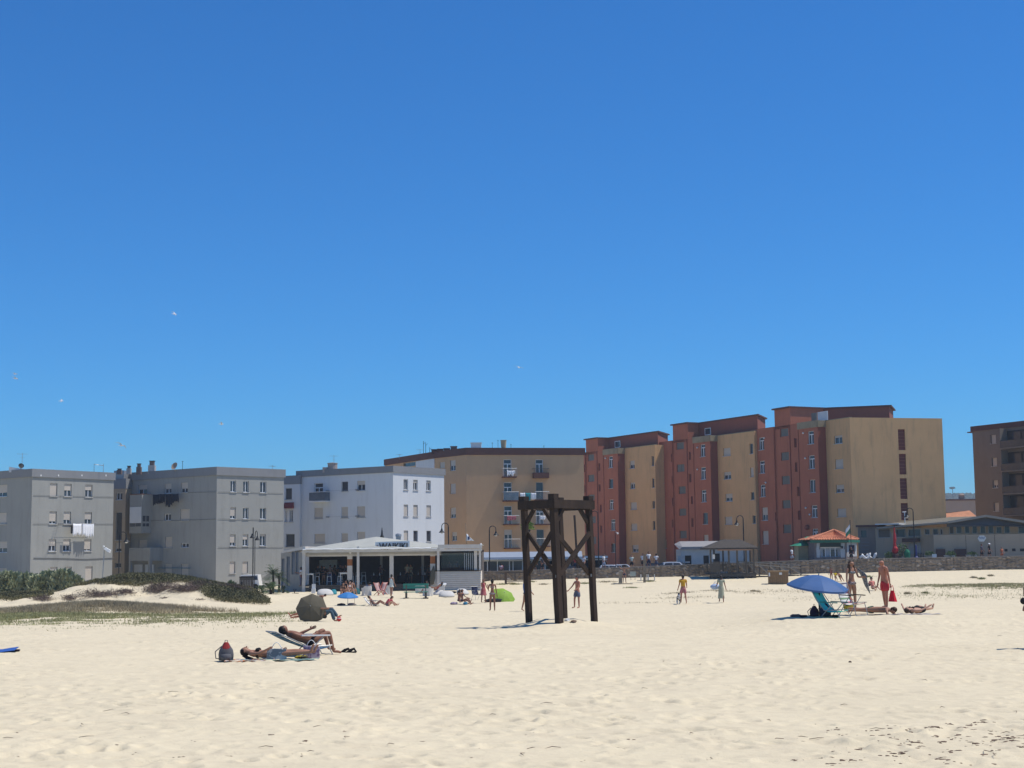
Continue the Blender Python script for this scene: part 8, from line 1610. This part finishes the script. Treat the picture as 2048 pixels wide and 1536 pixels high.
for x, d, l, h, top, bot, rz, sit in pr:
    X = col_x(x, d); kw = dict(legL=(90, 8, 90), legR=(85, 8, 85)) if sit else dict(legL=(14, 3, 6), legR=(-10, 3, 8)); z_ = float(prom(X)) + .03
    hatm = WHC if x in (1150, 1978) else None; person(Vector((X, d, z_ + (.0 if sit else 0))), l, R(rz), random.choice((SK1, SK2)), [('tshirt', top), ('longshorts', bot)], HB, 'short', h=h, armL=(10, 10, 30), armR=(-5, 10, 20), group='people strolling on the promenade', hatm=hatm, **kw)
# ---- frame edges
p = hit(8, 1305); o = MB().sheet([[(-.9 + .2 * i, -.2 + .12 * j, .03 + .03 * math.sin(i * 1.3) + .02 * j) for i in range(7)] for j in range(4)], .012).build('beach_towel', CL('cobalt_towel', (.03, .10, .35))); o.location = p; tag(o, 'blue towel at the left edge of the beach', 'towel')
b = MB(); b.ball((0, 0, .03), .10, 1.6, 1, .5, 9, 5, .3); b.ball((.12, 0, .05), .05, 1, 1, 1, 8, 5, .2); b.ball((.2, 0, .03), .05, 1.5, 1, .6, 8, 5, .2); o = b.build('dark_shoes', M('crumple_dark', (.03, .02, .03))); o.location = hit(18, 1304); tag(o, 'dark shoes on the corner of the blue towel', 'shoes')
pe_ = hit(2078, 1297); person(pe_, 'black-clad person standing just outside the right edge, elbow in view', R(-40), SK1, [('longshirt', BLK), ('trousers', BLK)], HB, 'short', h=1.74, legL=(4, 5, 0), legR=(4, 5, 0), armL=(5, 10, 60), armR=(-20, 8, 50), sandals=BLACK)
b = MB(); b.ball((0, 0, 0), .075, 1, .8, 1, 10, 7); b.tube([(0, 0, .1), (.02, 0, .3)], .01, 4); o = b.build('black_handbag', BLACK); o.location = at(2047, 1202, pe_.y - .1); tag(o, 'round black bag at the right edge of the picture', 'bag')
b = MB(); b.ball((0, 0, .015), .032, 1, 1, .9, 9, 6, .15); o = b.build('stone', M('dark_stone', (.08, .05, .04), .8)); o.location = hit(1700, 1327); tag(o, 'lone small dark stone on the empty sand, right of centre', 'stone')
bake_skins()

# ================================================================ gulls
def gull(x, y, d, rz, roll, label, first=[None]):
    p = at(x, y, d)
    if first[0] is None:
        t = thing('gull', label, 'gull', p, rz, 'gulls in the sky'); GW = M('gull_white', (.75, .75, .76), .7, .03); b = MB(); b.lathe([(.01, -.28), (.04, -.22), (.08, -.08), (.085, .05), (.05, .16), (.045, .22), (.02, .27), (.005, .31)], (0, 0, 0), 9, Matrix.Rotation(R(90), 3, 'X')); b.build('body', GW, t, smooth=True)
        for s in (-1, 1): b = MB(); b.sheet([[(0, -.1, .04), (s * .28, -.13, .14), (s * .62, .02, .10), (s * .85, .15, .04)], [(0, .08, .03), (s * .28, .05, .13), (s * .62, .1, .09), (s * .86, .17, .038)]], .015 * s); b.build('wing', M('gull_grey', (.42, .44, .47), .7), t)
        b = MB(); b.add([(0, .25, 0), (-.08, .42, 0), (.08, .42, 0), (0, .25, .02), (-.08, .42, .02), (.08, .42, .02)], [(0, 1, 2), (5, 4, 3), (0, 3, 4, 1), (1, 4, 5, 2), (2, 5, 3, 0)]); b.build('tail', GW, t); t.rotation_euler = (0, roll, rz); t.scale = (.75,) * 3; first[0] = t; return t
    t = dup(first[0], p, rz, label); t.rotation_euler = (0, roll, rz); return t
for a in ((349, 628, 150, 2.2, -.5, 'highest gull, alone in the upper left sky'), (30, 748, 190, 1.2, .1, 'upper gull of the close pair at the far left'), (31, 757, 150, 1.4, .15, 'lower gull of the close pair at the far left'), (123, 802, 160, 1.9, -.4, 'gull gliding above the aerial of the left grey block'), (243, 891, 120, 1.0, .35, 'lowest gull, just above the gap between the grey blocks'), (443, 848, 150, 1.6, .2, 'gull above the right half of the middle grey block'), (1038, 735, 150, 2.6, -.3, 'lone gull above the timber tower')): gull(*a)
# ================================================================ dune vegetation
def norm(a): return a / np.linalg.norm(a, axis=1)[:, None]
def px_xy(n, x0, x1, y0, y1, dmin=None):
    """n random ground points seen in a pixel box, via depth inversion on the ground"""
    xs = rng.uniform(x0, x1, n * 1); out = []
    return xs
def scatter(n, d0, d1, px0, px1, dens):
    """ground points in a depth and bearing range kept with probability dens(px, Y, X)"""
    Y = rng.uniform(d0, d1, n); px_ = rng.uniform(px0, px1, n); X = (px_ - 1024) / 3000 * Y; k = rng.uniform(0, 1, n) < dens(px_, Y, X); X, Y, px_ = X[k], Y[k], px_[k]
    return X, Y, px_, G(X, Y)
def blades(name, mat, X, Y, Z, h, wd, lean=.5, quad=False, parent=None):
    n = len(X); L = h * rng.uniform(.5, 1.3, n)[:, None]; D = norm(np.stack([rng.normal(0, lean, n), rng.normal(0, lean, n), np.ones(n)], 1)); a = rng.uniform(0, np.pi, n); Wd = np.stack([np.cos(a), np.sin(a), rng.normal(0, .1, n)], 1) * wd * rng.uniform(.6, 1.4, n)[:, None]
    return tris(name, mat, np.stack([X, Y, Z - .01], 1), D * L, Wd, parent, quad)
G1 = M('dune_grass_dry', (.34, .285, .18), .9, .35, .8); G2 = M('dune_grass_green', (.26, .26, .12), .85, .35, .8); G3 = M('ice_plant', (.13, .12, .055), .8, .4, 1.2); TW = M('dry_twigs', (.15, .11, .09), .95, .35, 1.5); OLV = M('grey_green_leaf', (.34, .355, .20), .7, .4, 2)
# brownish grass cap of the left hummock
def dn1(p, Y, X): return np.clip(gau(X, Y, -23.8, 85.5 + 1.0 * np.sin(X * .8), 4.2, 3.2, 2.6) * 1.3 + gau(X, Y, -30.5, 82.5 + np.sin(X), 3.0, 1.5, 2) * .7 + gau(X, Y, -18.6, 84 + (X + 18.6) * .5, 2.2, .9, 2) * .8, 0, 1) * (vnoise(X, Y * 2, 1.6, 31) > -.5)
X, Y, p, Z = scatter(150000, 80, 93, -80, 480, dn1); o = blades('dry_dune_grass', G1, X, Y, Z, .26, .016); stuff(o); o['label'] = 'brownish dry grass capping the low hummock on the left'
# green grass patches and runners
def dn2(p, Y, X):
    s = 2.0 * gau(X, Y, -26, 77.0, 7.0, 3.2, 2) + .9 * gau(X, Y, -33, 80, 5, 2.5) + 1.5 * gau(X, Y, -25, 69.5, 8, 3.2) * (vnoise(X, Y * 2, 2.2, 33) > -.2) + .8 * gau(X, Y, -14.5, 76, 3.8, 3.0) * (vnoise(X, Y * 3, 2.5, 34) > -.2) + .35 * gau(X, Y, -17, 67, 7, 4) * (vnoise(X, Y, .8, 35) > .1) + .25 * gau(X, Y, -20, 61, 6, 3) * (vnoise(X, Y, .6, 36) > .2)
    return np.clip(s * (vnoise(X, Y * 2.2, 1.9, 32) + .5 * vnoise(X, Y * 2, .8, 38) > -.12), 0, 1)
X, Y, p, Z = scatter(210000, 55, 90, -80, 600, dn2); o = blades('green_dune_grass', G2, X, Y, Z, .16, .017, .8); stuff(o); o['label'] = 'short green grass in patches on the left sand'
# thin sprinkling of shoots towards us
def dn3(p, Y, X): return np.clip(gau(X, Y, -17, 61, 9, 6) * (vnoise(X, Y, .5, 37) > .35), 0, 1)
X, Y, p, Z = scatter(60000, 48, 72, -80, 620, dn3); o = blades('scattered_shoots', G2, X, Y, Z, .08, .011, .9); stuff(o); o['label'] = 'thin sprinkling of green shoots in front of the grass'
# ice plant carpet over the big dune and its right tongue
def dn4(p, Y, X):
    c = sm(-.2, .9, (Y - 111.5) / 2.6 + vnoise(X, Y, 1.6, 41) * .55 + .0 * X) * gau(X, Y, -27.6, 118, 5.3, 8, 4)
    t_ = gau(X, Y, -20.9 + (110 - Y) * .38, 108.5, 2.1, 4.8, 4) * 1.4
    return np.clip(c * 1.5 + t_, 0, 1) * ((c + t_) > .22)
X, Y, p, Z = scatter(260000, 101, 128, 120, 540, dn4)
n = len(X); D = norm(np.stack([rng.normal(0, .7, n), rng.normal(-.1, .7, n), np.abs(rng.normal(.8, .4, n))], 1)); L = (.13 * rng.uniform(.6, 1.5, n))[:, None]; Wd = norm(np.cross(D, rng.normal(0, 1, (n, 3)))) * .03; o = tris('ice_plant_carpet', G3, np.stack([X, Y, Z + rng.uniform(0, .24, n)], 1), D * L, Wd, None, True); stuff(o); o['label'] = 'dark green ice plant carpet over the big dune'
# left low dark carpet
def dn5(p, Y, X): return np.clip(gau(X, Y, -38.5, 113.5, 4.6, 3.2, 4) * 1.3, 0, 1)
X, Y, p, Z = scatter(60000, 106, 120, -90, 110, dn5); n = len(X); D = norm(np.stack([rng.normal(0, .7, n), rng.normal(-.1, .7, n), np.abs(rng.normal(.6, .4, n))], 1)); o = tris('ice_plant_carpet', G3, np.stack([X, Y, Z + rng.uniform(0, .2, n)], 1), D * .14, norm(np.cross(D, rng.normal(0, 1, (n, 3)))) * .03, None, True); stuff(o); o['label'] = 'low dark plant mat at the far left below the reeds'
# dead stems exposed on the dune face
def twig_clump(x, y, w_, h_, n, label):
    c = hit(x, y); t = thing('dead_bush', label, 'dead shrub', c, 0, 'dead purplish shrubs on the dune face'); k = n; a = rng.normal(0, .45, k) * w_; b_ = rng.normal(0, .5, k) * w_ * .6
    P = np.stack([a, b_, G(a + c.x, b_ + c.y) - c.z + rng.uniform(0, h_ * .5, k)], 1); D = norm(np.stack([rng.normal(0, 1, k), rng.normal(-.3, .7, k), rng.normal(.25, .45, k)], 1)) * (h_ * rng.uniform(.4, 1.1, k))[:, None]; Wd = norm(np.cross(D, rng.normal(0, 1, (k, 3)))) * .012
    stuff(tris('twigs', TW, P, D, Wd, t, True)); return t
for a in ((318, 1181, 1.3, .5, 1500, 'rounded dead shrub left of centre on the dune face'), (375, 1182, 1.6, .5, 1900, 'largest dead shrub mass in the middle of the dune face'), (400, 1172, 1.0, .45, 1000, 'dead shrub below the crest of the green carpet'), (470, 1181, 1.1, .55, 1200, 'arched dead shrub behind the right tongue of green'), (250, 1186, .9, .35, 700, 'slanting dead stems at the left of the dune face'), (200, 1193, 1.5, .45, 1300, 'brown dead shrub above the grass hummock'), (85, 1200, .8, .4, 600, 'dead stems at the left end of the white sand strip'), (140, 1198, .8, .3, 500, 'small dead bush on the white sand strip'), (328, 1197, .35, .15, 150, 'tiny dead sprig low on the dune'), (400, 1200, .5, .12, 160, 'flat sprig of dead stems low on the dune, right'), (530, 1204, .5, .12, 150, 'little weed tuft between dune and olive umbrella')): twig_clump(*a)
# reeds / shrubs in front of the left block
for i, (x, d, h_, r_) in enumerate(((-15, 124, 1.7, 1.5), (20, 123, 1.65, 1.5), (52, 124, 1.5, 1.4), (80, 123, 1.35, 1.3), (104, 124, 1.7, 1.3), (128, 123, 1.75, 1.2), (146, 123.5, 1.3, .9))):
    X = col_x(x, d); bush((X, d, Gs(X, d) - .15 + .05), r_, h_ + .3, 1900, OLV, ('first', 'second', 'third', 'fourth', 'fifth', 'sixth', 'last and smallest')[i] + ' grey-green bush from the left before the grey block', leaf=.36, name='dune_bush', group='grey-green bushes before the left block', up=1.9)
# dry plants behind the bushes
X = rng.uniform(-44, -31, 5000); Y = rng.uniform(118, 122, 5000); o = blades('brown_undergrowth', G1, X, Y, G(X, Y), .35, .016); stuff(o); o['label'] = 'brown undergrowth at the foot of the grey-green bushes'
# fan palms left of the bar
def palm(x, d, h, L, n, label, mat, crown=0.0):
    X = col_x(x, d); t = thing('dwarf_palm', label, 'palm', (X, d, Gs(X, d)), 0); b = MB(); b.tube([(0, 0, -.2), (.05, 0, h * .5), (.0, 0, h)], [.13, .1, .08], 8); b.build('trunk', WOOD, t); Ps = []; Ds = []; Ws = []
    for k in range(n):
        a = rng.uniform(0, 2 * np.pi); el = rng.uniform(-.15, 1.25); d0 = np.array([math.cos(a) * math.cos(el), math.sin(a) * math.cos(el), math.sin(el)]); pos = np.array([0, 0, h * rng.uniform(.7, 1)]); m = 12; prev = pos
        for j in range(m):
            s = (j + 1) / m; cur = pos + d0 * L * s + np.array([0, 0, -.45 * L * s * s]); ax = cur - prev; ax /= np.linalg.norm(ax); sd = np.cross(ax, [0, 0, 1.0]); sd /= np.linalg.norm(sd) + 1e-6
            Ps.append(prev); Ds.append(cur - prev); Ws.append(sd * .012)
            for sg_ in (-1, 1): dd = (sd * sg_ * .8 + ax * .7 + np.array([0, 0, -.1])) * L * .34 * math.sin(math.pi * min(.97, s * .9 + .08)); Ps.append(cur); Ds.append(dd); Ws.append(ax * .022)
            prev = cur
    tris('fronds', mat, np.array(Ps), np.array(Ds), np.array(Ws), t, True); return t
PG = M('palm_green', (.045, .075, .03), .6, .4, 3); PL = M('palm_pale_green', (.10, .15, .06), .6, .35, 3)
palm(546, 131, 2.0, 1.15, 40, 'tall dark dwarf palm left of the beach bar', PG); palm(558, 134, 1.5, 1.15, 36, 'dark palm closest to the side wall of the bar', PG)
palm(541, 127.5, .45, 1.25, 54, 'low pale green fan palm on the sand left of the bar', PL); palm(524, 130, .35, .85, 30, 'small palm at the left of the palm group', PL); palm(566, 130, .3, .7, 20, 'small palm under the bar side windows', PG)
b_ = bush((col_x(463, 128), 128, Gs(col_x(463, 128), 128) - .1), .35, 1.1, 500, PL, 'narrow upright pale plant behind the green tongue', leaf=.25, up=2.0, name='upright_plant', cat='plant'); bush((col_x(472, 129), 129, Gs(col_x(472, 129), 129)), .5, .7, 400, PL, 'pale plant right of the narrow upright one', leaf=.25, up=1.2, name='upright_plant', cat='plant')
# reed screen and posts by the middle block
t = thing('reed_fence', 'grey wooden screen fence beside the double lamp', 'fence', (col_x(493, 133), 133, 0)); X0, X1 = col_x(479, 133), col_x(508, 133)
for k in range(9): x_ = X0 + (X1 - X0) * k / 9; b = MB(); b.box(x_ + .01, x_ + (X1 - X0) / 9 - .01, 133, 133.04, -.2, zat(490, 1155, 133)); b.build('slat', WOODG, t, True)
b = MB(); b.box(X0, X1, 132.95, 133.1, zat(490, 1155, 133) + .002, zat(490, 1153, 133)); b.build('top_rail', DARKM, t, True)
b = MB(); b.box(-.06, .06, -.06, .06, -.1, 1.05); o = b.build('dark_stake', DARKM); o.location = gx(484, 128); tag(o, 'short dark stake standing before the grey screen fence', 'post')
t = thing('parked_van', 'pale vehicle roof seen above the small palm', 'van', (col_x(500, 145), 145, 0)); b = MB(); zt = zat(518, 1149, 145); b.hexa([(-.9, -1, .3), (1.1, -1, .3), (1.1, 1, .3), (-.9, 1, .3), (-.7, -.9, zt), (.9, -.9, zt), (.9, .9, zt), (-.7, .9, zt)]); b.build('body', WHITE, t); b = MB(); b.add([(-.72, -.96, zt - .5), (.92, -.96, zt - .5), (.86, -.91, zt - .12), (-.68, -.91, zt - .12)], [(0, 1, 2, 3)]); b.build('side_window', GLASS, t)
for sx in (-.5, .7): b = MB(); b.lathe([(.01, -.1), (.3, -.1), (.3, .1), (.01, .1)], (sx, -.95, .3), 12, Matrix.Rotation(math.pi / 2, 3, 'X')); b.build('wheel', BLACK, t)
# right-hand low vegetation
def dn6(p, Y, X):
    band = lambda yy, w_: np.exp(-((Y - yy) / w_) ** 2)
    r1 = band(124 + 3 * np.sin(p / 120.) , 1.5) * sm(1790, 1830, p) + band(114.5 + 2.5 * np.sin(p / 95. + 1), 1.5) * sm(1780, 1830, p) * .9 + gau(p, Y, 1990, 117, 90, 4, 2) * .9
    r2 = band(107 - (p - 1600) / 120., 3.2) * sm(1740, 1800, p) * .12
    r3 = band(116 - abs(p - 1410) / 40., 1.3) * gau(p, Y, 1410, 115, 85, 8, 3) * .9 + band(108.5 - abs(p - 1380) / 60., 1.1) * gau(p, Y, 1360, 108, 60, 8, 3) * .5
    r4 = band(100, 2.0) * gau(p, Y, 1270, 100, 100, 6, 4) * .10 + band(116, 2.5) * gau(p, Y, 1600, 115, 110, 8, 4) * .30 + band(104, 3.5) * gau(p, Y, 1620, 104, 80, 8, 4) * .10
    return np.clip((r1 + r2 + r3 + r4) * (vnoise(X, Y * 1.5, 1.1, 51) > -.35), 0, 1)
X, Y, p, Z = scatter(150000, 94, 132, 1180, 2150, dn6); o = blades('low_beach_grass', G1, X, Y, Z, .13, .018, .9); stuff(o); o['label'] = 'thin streaks of low grass on the right-hand sand'
X, Y, p, Z = scatter(60000, 100, 130, 1750, 2150, lambda p, Y, X: dn6(p, Y, X) * .8); o = blades('low_green_weeds', G2, X, Y, Z, .17, .02, .9); stuff(o); o['label'] = 'green weeds mixed into the right-hand grass'
for i, (x, y, w_) in enumerate(((1060, 1164, .5), (990, 1157, .6), (1003, 1169, .5), (1022, 1167, .5), (1031, 1169, .5), (1088, 1169, .45), (1170, 1167, .6), (1212, 1164, .8), (1262, 1176, .6), (1510, 1183, .35), (1300, 1163, .4), (1948, 1156, .3), (1963, 1158, .3), (1981, 1152, .25), (1735, 1154, .5), (1815, 1188, .2), (1850, 1187, .2))):
    c = hit(x, y); n = 350; a = rng.normal(0, .5, n) * w_; q = rng.normal(0, .5, n) * w_; t = thing('weed_tuft', 'low weed tuft ' + ('left of the timber tower by the gate', 'nearest the bar corner', 'between gate posts, left one', 'between gate posts, middle one', 'between gate posts, right one', 'inside the tower, left', 'inside the tower, right of the centre post', 'just right of the timber tower', 'beside the dark mat', 'right of the woman in the pale dress', 'at the foot of the tall timber post', 'dark, first of three below the low restaurant', 'dark, second of three below the low restaurant', 'dark, third of three below the low restaurant', 'between the couple', 'right of the red bag', 'farther right of the red bag')[i], 'weed', c, 0, 'low weed tufts near the wall')
    blades('foliage', G1 if i % 2 else G2, a, q, G(a + c.x, q + c.y) - c.z, .16 if i < 11 else .2, .02, 1.0, parent=t)
# stones / rubble / clods in the near sand
CLOD = M('dark_clod', (.15, .10, .07), .95, .35, 6); b = MB()  # dark brown, varied at random, shared by lumps and strands
def clump(px_, yy, n, big):
    for q in range(n):
        y2 = yy + random.gauss(0, 1.6); x2 = px_ + random.gauss(0, 9)
        if not (1250 < y2 < 1560): continue
        c = hit(x2, y2); s = random.uniform(.006, .022) * big; b.ball((c.x, c.y, c.z - s * .2 + float(relief(np.array(c.x), np.array(c.y)))), s, random.uniform(1, 2.2), 1.1, random.uniform(.45, .8), 6, 4, .35)
for k in range(62): clump(random.gauss(1900, 165), random.gauss(1478, 20), random.randint(2, 8), random.uniform(.7, 1.5))
for k in range(26): clump(random.gauss(1820, 190), random.gauss(1515, 14), random.randint(1, 3), random.uniform(.7, 1.3))
for k in range(60): clump(random.uniform(0, 2048), random.choice((random.gauss(1475, 14), random.uniform(1300, 1536), random.gauss(1515, 12))), random.randint(1, 4), random.uniform(.4, .8))
o = b.build('clods', CLOD); stuff(o); o['label'] = 'dark clods and bits of weed in the near sand'
X = []; b = MB()
for k in range(60):
    px_ = random.choice((random.gauss(1900, 180), random.uniform(0, 2048))); c = hit(px_, random.choice((random.gauss(1480, 20), random.uniform(1250, 1530)))); a = random.uniform(0, 6.28); L = random.uniform(.06, .22); z_ = c.z + float(relief(np.array(c.x), np.array(c.y))) + .012; b.tube([(c.x, c.y, z_), (c.x + math.cos(a) * L * .5, c.y + math.sin(a) * L * .5, z_ + .012), (c.x + math.cos(a + .4) * L, c.y + math.sin(a + .4) * L, z_ + .003)], [.004, .005, .002], 4)
o = b.build('driftweed', CLOD); stuff(o); o['label'] = 'small twigs and weed strands strewn over the sand'
# stones at the tower foot
for x, y, l, s in ((1135, 1243, 'pale paper scrap at the foot of the centre tower post', .07), (1147, 1246, 'dark lump right of the centre tower post', .09)):
    b = MB(); b.ball((0, 0, .03), s, 1.2, .8, .9 if 'paper' in l else .5, 8, 5, .35); o = b.build('paper_scrap' if 'paper' in l else 'sand_lump', WPL if 'paper' in l else CLOD); o.location = hit(x, y); tag(o, l, 'litter' if 'paper' in l else 'clod')
